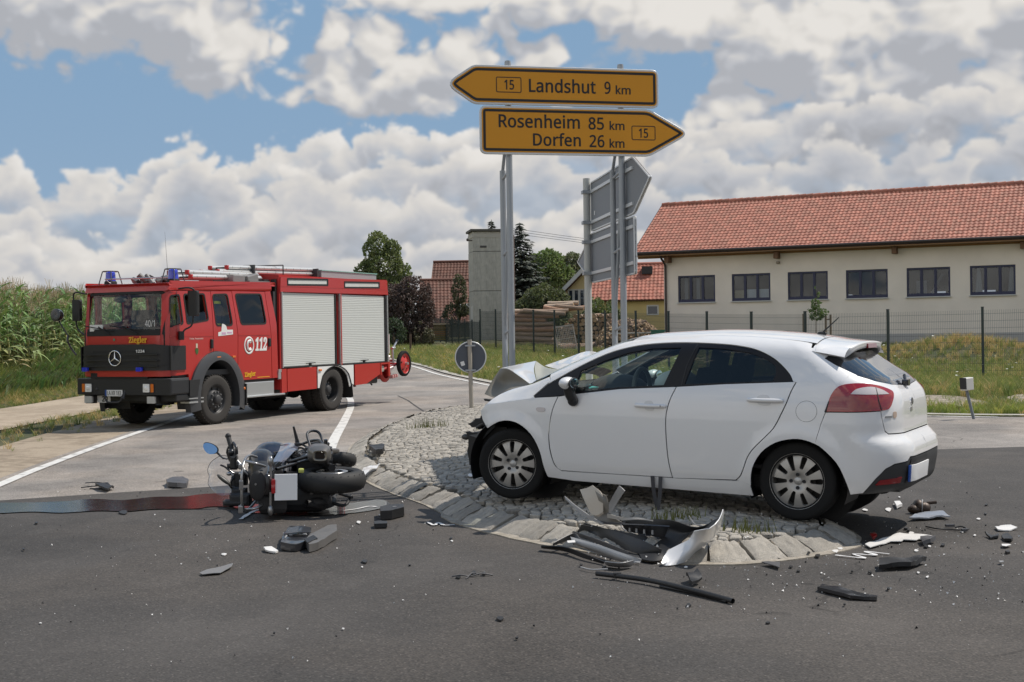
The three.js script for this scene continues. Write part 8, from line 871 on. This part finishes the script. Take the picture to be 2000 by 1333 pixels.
    pt('torn_wing', [[[655, 436, 0.135], [748, 412, 0.15], [802, 434, 0.14]], [[680, 470, 0.11], [770, 470, 0.11], [840, 470, 0.12]], [[720, 512, 0.07], [820, 520, 0.07], [910, 508, 0.09]]], M(0.14, 0.13, 0.115, 0.6), 10, 10, 0.005);
    pt('torn_strip', [[[432, 290, 0.28], [520, 365, 0.21], [640, 450, 0.14], [750, 512, 0.09]], [[440, 318, 0.25], [525, 395, 0.18], [630, 475, 0.11], [720, 515, 0.08]]], lgr, 18, 4, 0.008); pt('torn_strip', [[[780, 432, 0.16], [900, 462, 0.14], [1040, 470, 0.14], [1150, 485, 0.15]], [[780, 465, 0.12], [900, 485, 0.12], [1040, 484, 0.13], [1150, 496, 0.14]]], M(0.35, 0.33, 0.30, 0.5), 16, 4, 0.006); pt('torn_strip', [[[690, 490, 0.10], [850, 505, 0.10], [930, 495, 0.12]], [[740, 515, 0.07], [850, 522, 0.08], [920, 515, 0.1]]], dgr, 10, 4, 0.006);
    part(t, 'wires', [tube([Z(1440, 450, 0.25), Z(1480, 510, 0.2), Z(1560, 535, 0.2)], 0.004, 12, 5), tube([Z(560, 870, 0.02), Z(650, 890, 0.02), Z(780, 885, 0.03)], 0.006, 14, 5), tube([Z(870, 500, 0.15), Z(910, 560, 0.1), Z(1000, 600, 0.08)], 0.005, 14, 5)], lgr); part(t, 'shards', Array.from({ length: 16 }, () => { const q = Z(620 + R() * 620, 520 + R() * 300, 0.03 + R() * 0.07); return at(new THREE.TetrahedronGeometry(0.005 + R() * 0.009), ...q, R() * 3, R() * 3, R() * 3); }), wht).userData.kind = 'stuff'; }
  // long black trim strip
  { const a = [[1165, 1121, 0.03], [1200, 1125, 0.03], [1260, 1133, 0.03], [1330, 1148, 0.03], [1400, 1166, 0.025], [1432, 1175, 0.02]].map(p => H(...p)), t = thing('trim_strip', 'long black bumper trim strip lying on the asphalt below the torn bumper', 'trim strip', [a[2][0], 0, a[2][2]]); part(t, 'strip', [tube(a, 0.017, 50, 8), tube([[1290, 1146, 0.01], [1360, 1160, 0.01], [1420, 1176, 0.01]].map(p => H(...p)), 0.012, 20, 6), rbox(0.05, 0.035, 0.03, 0.006, ...H(1206, 1124, 0.035))], blk); part(t, 'clip', [box(0.012, 0.04, 0.035, ...H(1203, 1126, 0.02))], lgr); }
  piece('black_bracket', 'black triangular bracket with pale edge lying right of the torn bumper', 'bracket', [[1340, 1123], [1362, 1116], [1372, 1128], [1352, 1134]], 0.05, blk, { rim: 0.02, warp: 0.03 }); piece('cover_piece', 'black tapering cover piece lying alone in the right foreground', 'cover', [[1597, 1149], [1607, 1141], [1650, 1152], [1714, 1164], [1713, 1168], [1662, 1166]], 0.025, glo, { rim: 0.02, warp: 0.008 });
  piece('bumper_bracket', 'black ridged bumper bracket in front of the painted white marks', 'bracket', [[1718, 1094], [1781, 1091], [1792, 1087], [1811, 1090], [1790, 1097], [1780, 1102], [1718, 1105]], 0.045, blk, { rim: 0.03, warp: 0.015 }); piece('white_trim', 'long white toothed trim piece at the right kerb end', 'trim', [[1690, 1064], [1720, 1054], [1758, 1043], [1785, 1042], [1822, 1048], [1815, 1055], [1795, 1053], [1790, 1056], [1765, 1055], [1760, 1059], [1740, 1058], [1722, 1064], [1700, 1070]], 0.018, wht, { rim: 0.006, warp: 0.008 });
  piece('white_trim_end', 'small dark and white lump at the end of the long white trim', 'fragment', [[1798, 1050], [1812, 1048], [1828, 1051], [1818, 1057], [1802, 1058]], 0.04, dgr, { rim: 0.03, warp: 0.02 }); piece('silver_moulding', 'curved silver grey moulding on the road right of the rear wheel', 'moulding', [[1776, 1012], [1795, 1003], [1820, 999], [1842, 1001], [1857, 1008], [1838, 1008], [1815, 1010]], 0.035, sil, { rim: 0.012, warp: 0.012 });
  { const p = H(1800, 990, 0.06), t = thing('engine_part', 'round brown black engine part on the road behind the car', 'engine part', [p[0], 0, p[2]]); mesh('casing', [lathe([[0.001, -0.07], [0.04, -0.07], [0.055, -0.05], [0.055, -0.01], [0.04, 0], [0.058, 0.01], [0.058, 0.05], [0.035, 0.07], [0.001, 0.07]], 18).rotateZ(1.2).translate(0, 0.055, 0), ball(0.05, 1.2, 0.8, 1, -0.07, 0.04, 0.02, 8, 6), bar([0.05, 0.09, 0], [0.13, 0.1, 0.02], 0.015, 6)], brn, t); mesh('band', at(new THREE.TorusGeometry(0.056, 0.008, 6, 20), 0.01, 0.06, 0, 0, 1.2, 0.3), lgr, t); }
  piece('white_box_piece', 'small white box shaped fragment on the road behind the rear bumper', 'fragment', [[1747, 981], [1758, 980], [1763, 986], [1752, 990]], 0.03, wht, { rim: 0.025, warp: 0.006 });
  { const p = H(1850, 1033), t = thing('cable_piece', 'thin black torn cable lying on the right of the road', 'cable', [p[0], 0, p[2]]); part(t, 'cable', [tube([[1809, 1029, 0.01], [1830, 1033, 0.015], [1855, 1035, 0.01], [1880, 1036, 0.015], [1893, 1034, 0.01]].map(q => H(...q)), 0.006, 40, 6), tube([[1866, 1031, 0.02], [1878, 1029, 0.03], [1888, 1033, 0.02], [1880, 1039, 0.01]].map(q => H(...q)), 0.006, 20, 6)], blk); part(t, 'clip', [box(0.07, 0.02, 0.03, ...H(1856, 1027, 0.02)), box(0.04, 0.02, 0.03, ...H(1884, 1036, 0.02))], dgr); }
  piece('white_fragment', 'white and black elongated fragment near the right picture edge', 'fragment', [[1944, 1031], [1955, 1027], [1975, 1028], [1988, 1032], [1972, 1036], [1950, 1036]], 0.015, wht, { rim: 0.01 }); piece('black_fragment', 'black angular fragment just below the white one near the right edge', 'fragment', [[1957, 1047], [1968, 1044], [1979, 1049], [1976, 1055], [1962, 1053]], 0.025, blk, { rim: 0.02, warp: 0.012 }); piece('black_fragment', 'thin black bent fragment left of the angular one near the right edge', 'fragment', [[1925, 1041], [1938, 1044], [1952, 1041], [1950, 1046], [1936, 1048]], 0.03, blk, { rim: 0.015, warp: 0.02 }); piece('white_fragment', 'flat white chip below the black angular fragment near the right edge', 'fragment', [[1957, 1065], [1968, 1063], [1976, 1067], [1966, 1070], [1958, 1069]], 0.012, wht); piece('black_fragment', 'tiny black fragment below the flat white chip near the right edge', 'fragment', [[1964, 1077], [1969, 1073], [1974, 1077], [1968, 1079]], 0.02, blk, { rim: 0.015 }); piece('white_fragment', 'small pale chip on the asphalt below the right edge fragments', 'fragment', [[1951, 1100], [1958, 1098], [1962, 1101], [1955, 1102]], 0.01, lgr);
  piece('grey_shard', 'dark grey triangular shard lying at the front kerb foot', 'shard', [[1488, 1100], [1524, 1098], [1523, 1110]], 0.02, dgr, { rim: 0.006, warp: 0.008 }); piece('red_fragment', 'small dark red lens fragment at the kerb beside the rear wheel', 'fragment', [[1700, 1044], [1708, 1040], [1714, 1046], [1706, 1050]], 0.04, redp, { rim: 0.02 });
  // left foreground
  { const t = piece('air_filter_box', 'black glossy open box part left of the grey one in the foreground', 'box part', [[553, 1042], [566, 1029], [592, 1028], [608, 1034], [600, 1058], [578, 1064], [548, 1062]], 0.06, glo, { rim: 0.056, warp: 0.01 }); part(t, 'lid', [patch([[H(563, 1034, 0.09), H(585, 1029, 0.10), H(607, 1032, 0.09)], [H(554, 1045, 0.075), H(580, 1042, 0.09), H(604, 1042, 0.08)]], 10, 6, 0.006)], glo); part(t, 'rib', [bar(H(572, 1046, 0.06), H(598, 1044, 0.08), 0.008, 5), bar(H(565, 1040, 0.08), H(556, 1052, 0.06), 0.008, 5)], lgr); }
  { const t = piece('grey_duct', 'grey angular duct part right of the black box in the foreground', 'box part', [[595, 1056], [606, 1043], [640, 1028], [657, 1025], [658, 1038], [622, 1060], [604, 1065]], 0.065, M(0.12, 0.115, 0.11, 0.5), { rim: 0.06, warp: 0.006 }); part(t, 'dark_end', [patch([[H(594, 1056, 0.07), H(612, 1048, 0.072)], [H(600, 1063, 0.066), H(620, 1054, 0.07)]], 6, 4, 0.01)], blk); }
  { const t = piece('battery_box', 'black box shaped part lying at the kerb right of the motorcycle', 'box part', [[742, 990], [760, 987], [788, 985], [789, 992], [765, 998], [743, 1000]], 0.085, blk, { rim: 0.08, warp: 0.003 }); part(t, 'terminal', [box(0.03, 0.012, 0.02, ...H(770, 991, 0.09))], lgr); }
  piece('relay_box', 'small black rectangular part on the asphalt below the battery box', 'box part', [[730, 1020], [742, 1018], [756, 1019], [756, 1024], [731, 1025]], 0.04, blk, { rim: 0.036, warp: 0.003 }); piece('white_clip', 'small white and black clip lying left below the black box part', 'clip', [[514, 1071], [530, 1069], [543, 1076], [538, 1078], [518, 1076]], 0.02, wht, { rim: 0.014, warp: 0.01 }); piece('grey_sheet', 'flat grey pointed plastic sheet in the left foreground', 'sheet', [[389, 1120], [410, 1113], [455, 1103], [452, 1109], [430, 1120], [395, 1123]], 0.015, M(0.17, 0.165, 0.16, 0.4), { warp: 0.006 });
  { const t = piece('black_shard', 'twisted black plastic shard on the old asphalt at the far left', 'shard', [[185, 947], [205, 943], [222, 950], [210, 955], [196, 953]], 0.04, blk, { rim: 0.02, warp: 0.02 }); part(t, 'splinter', [tube([[158, 953, 0.01], [175, 951, 0.03], [195, 949, 0.03]].map(q => H(...q)), 0.007, 14, 5), tube([[166, 944, 0.02], [185, 943, 0.04], [200, 944, 0.04]].map(q => H(...q)), 0.006, 14, 5), tube([[175, 955, 0.005], [195, 955, 0.01], [215, 954, 0.01]].map(q => H(...q)), 0.007, 14, 5)], blk); }
  piece('lens_shell', 'dark rounded lens shell on the light asphalt left of the motorcycle', 'shell', [[324, 938], [335, 933], [355, 932], [368, 937], [364, 943], [345, 945], [328, 944]], 0.055, dgr, { rim: 0.05, warp: 0.015 });
  { const t = piece('mirror_shell', 'black broken mirror shell lying on the cobbles of the island', 'mirror shell', [[721, 871], [735, 867], [751, 869], [747, 878], [733, 880]], 0.07, blk, { rim: 0.06, warp: 0.015, base: 0.15 }); part(t, 'glass', [patch([[H(732, 870, 0.22), H(748, 870, 0.22)], [H(737, 879, 0.17), H(746, 878, 0.17)]], 4, 4, 0.003)], sil); }
  { const t = piece('white_shard', 'long white body shard by the motorcycle rear wheel on the kerb', 'shard', [[706, 922], [712, 914], [733, 909], [744, 904], [738, 912], [722, 920], [712, 930]], 0.05, M(0.72, 0.71, 0.69, 0.35, { clearcoat: 0.8 }), { rim: 0.008, warp: 0.02, base: 0.08 }); part(t, 'dark_edge', [tube([[714, 931, 0.11], [722, 923, 0.13], [733, 919, 0.14]].map(q => H(...q)), 0.014, 12, 6)], blk); }
  // small fragments
  const small = (name, label, list, m, h, s) => list.forEach(([x, y, k], i) => { const a = s * (k || 1); piece(name, label, 'fragment', smooth([[x - a, y + a * 0.1], [x - a * 0.2, y - a * 0.45], [x + a, y - a * 0.1], [x + a * 0.3, y + a * 0.5]].map(p => [p[0] + (R() - 0.5) * a * 0.6, p[1] + (R() - 0.5) * a * 0.4]), 2), h, m, { rim: h * 0.8, warp: h * 0.4, group: label }); });
  small('black_fragment', 'small black plastic fragment scattered on the dark asphalt', [[712, 1097], [800, 1103, 0.6], [881, 1051, 0.6], [895, 1126], [925, 1119], [945, 1122, 0.8], [976, 1208, 1.2], [535, 1238, 0.5], [1043, 1223, 0.5], [1010, 1247, 0.6], [1560, 1115, 0.8], [1545, 1107, 0.6], [1665, 1117, 0.5], [1580, 1083, 0.6], [1598, 1086, 1.1], [1842, 1065], [1700, 1118, 0.7], [1810, 1068, 0.8], [1500, 1216, 0.7], [1736, 1151, 0.6], [1927, 986, 0.6], [1926, 1004, 0.5], [1650, 1182, 0.5], [240, 1000, 1.6], [640, 868], [70, 1022, 0.5], [45, 1074, 0.5], [1770, 1033, 0.7], [1775, 1036, 0.6], [1345, 1182, 1.1], [1135, 1105, 0.7], [1180, 1108, 0.9]], blk, 0.012, 5);
  small('white_fragment', 'small white plastic splinter scattered on the road and cobbles', [[437, 1083], [882, 1057, 0.5], [707, 1108, 0.5], [930, 927], [920, 957, 1.5], [938, 962, 1.3], [700, 1021, 1.1], [742, 1006, 0.5], [1642, 1073], [1632, 1077, 1.2], [1757, 972, 0.5], [1690, 997], [1735, 996, 1.4], [1780, 1042, 1.2], [1912, 1014, 0.7], [1905, 1047, 0.6], [1880, 1039, 0.8], [1790, 1076, 0.8], [1815, 1068], [1340, 1108, 0.6], [670, 1230, 0.5], [78, 1218, 0.5], [1700, 1120, 0.5], [1605, 1120, 0.5], [1812, 1128, 0.7], [1794, 1120, 0.6], [1950, 1170, 0.4], [1690, 1160, 0.4], [1068, 962, 0.6], [1395, 967, 1.6], [1360, 985, 1.3]], wht, 0.007, 4.6);
  { const p = H(920, 1125), t = thing('wire_tangle', 'thin dark wires tangled on the asphalt in the middle foreground', 'wires', [p[0], 0, p[2]]); part(t, 'wire', [tube([[882, 1127, 0.01], [900, 1124, 0.02], [918, 1126, 0.01], [940, 1121, 0.02], [962, 1124, 0.005]].map(q => H(...q)), 0.005, 30, 5), tube([[910, 1131, 0.005], [925, 1119, 0.03], [935, 1124, 0.01]].map(q => H(...q)), 0.004, 20, 5)], dgr); }
  { const S = [[], []]; for (let i = 0; i < 2600; i++) { const k = R(); let x, d; if (k < 0.45) { x = 0.5 + R() * 3.6; d = 7.4 + R() * 3.4; } else if (k < 0.55) { x = -2.8 + R() * 2.6; d = 9 + R() * 4.5; } else { x = -5 + R() * 10; d = 6.4 + R() * 8; } const s = 0.002 + Math.pow(R(), 5) * 0.010; const y = hs(x, -d); S[R() < 0.55 ? 0 : 1].push(at(new THREE.TetrahedronGeometry(s), x, y + s * 0.3, -d, R() * 3, R() * 3, R() * 3)); } S.forEach((l, i) => tag(mesh('splinters', l, i ? blk : wht), i ? 'fine black crumbs and grit strewn over the road' : 'fine pale splinters and grit strewn over the road', 'splinters', null, 'stuff')); }
  // fluid trail, dark glossy blotch and spray marks of the police, thin sheets on the asphalt
  const sheetM = (name, label, pts, m, lift = 0.008, cat) => { const q = pts.map(p => { const a = H(p[0], p[1], 0); return [a[0], -a[2]]; }); const o = mesh(name, panel(q, (a, b) => [a, lift, -b], { L: 0.15, rim: 0 }), m); return tag(o, label, cat); };
  const wet = M(0.016, 0.014, 0.013, 0.10, { bumpMap: bumpTex, bumpScale: 0.0006 }); sheetM('fluid_puddle', 'long shiny wet fluid trail running left from the motorcycle', smooth([[-40, 986], [60, 984], [130, 981], [180, 977], [240, 979], [300, 973], [360, 972], [400, 967], [470, 966], [500, 976], [460, 990], [410, 992], [380, 996], [300, 997], [250, 1001], [190, 1000], [120, 1004], [60, 1002], [-40, 1005]], 6), wet, 0.010, 'puddle');
  sheetM('dark_blotch', 'black glossy stain under the lying motorcycle', smooth([[460, 985], [560, 990], [680, 985], [742, 978], [760, 990], [700, 1003], [600, 1010], [520, 1006], [470, 1000]], 5), M(0.014, 0.013, 0.013, 0.3, { clearcoat: 0.6 }), 0.009, 'blotch');  // black glossy sheet laid flat beneath the bike
  const spray = M(0.66, 0.66, 0.66, 0.8); const mark = (pts, w, label) => { const q = smooth(pts, 5, false).map(p => { const a = H(p[0], p[1], 0); return [a[0], -a[2]]; }); const a = [], b = []; q.forEach((p, i) => { const n = q[Math.min(i + 1, q.length - 1)], o = q[Math.max(0, i - 1)]; let dx = n[0] - o[0], dy = n[1] - o[1]; const l = Math.hypot(dx, dy), k = w * (0.6 + 0.8 * hsh(i * 3, (pts[0][0]) | 0)); a.push([p[0] - dy / l * k, p[1] + dx / l * k]); b.push([p[0] + dy / l * k, p[1] - dx / l * k]); }); const o = mesh('spray_mark', panel([...a, ...b.reverse()], (x, y) => [x, 0.013, -y], { L: 0.2, rim: 0 }), spray); tag(o, label, 'paint mark'); };
  mark([[600, 1005], [640, 1003], [690, 998], [720, 992], [735, 993]], 0.012, 'thin white sprayed line along the front of the motorcycle wheel'); mark([[470, 1017], [492, 1003], [515, 996], [545, 990]], 0.018, 'white sprayed stroke left below the motorcycle number plate'); mark([[835, 1023], [848, 1029], [856, 1024], [868, 1029], [888, 1028]], 0.012, 'white sprayed zigzag at the left front kerb'); mark([[1632, 1088], [1690, 1094], [1668, 1086], [1712, 1088], [1690, 1081], [1738, 1086]], 0.012, 'white sprayed zigzag beside the white toothed trim');
  // thin dark streaks laid flat on the ground
  const streakM = M(0.03, 0.029, 0.028, 0.75); const streak = (pts, w, label) => { const q = smooth(pts, 5, false).map(p => { const a = H(p[0], p[1], 0); return [a[0], -a[2]]; }); const a = [], b = []; q.forEach((p, i) => { const n = q[Math.min(i + 1, q.length - 1)], o = q[Math.max(0, i - 1)]; let dx = n[0] - o[0], dy = n[1] - o[1]; const l = Math.hypot(dx, dy); a.push([p[0] - dy / l * w, p[1] + dx / l * w]); b.push([p[0] + dy / l * w, p[1] - dx / l * w]); }); const o = mesh('dark_streak', panel([...a, ...b.reverse()], (x, y) => [x, 0.006, -y], { L: 0.3, rim: 0 }), streakM); tag(o, label, 'scrape mark'); };
  streak([[655, 980], [700, 975], [760, 970]], 0.012, 'dark upper thin line from the motorcycle to the kerb'); streak([[660, 987], [710, 981], [775, 975]], 0.009, 'dark lower thin line from the motorcycle to the kerb');
}
scene.traverse(o => { if (o.isMesh) { o.castShadow = o.receiveShadow = true; } });
renderer.render(scene, camera);
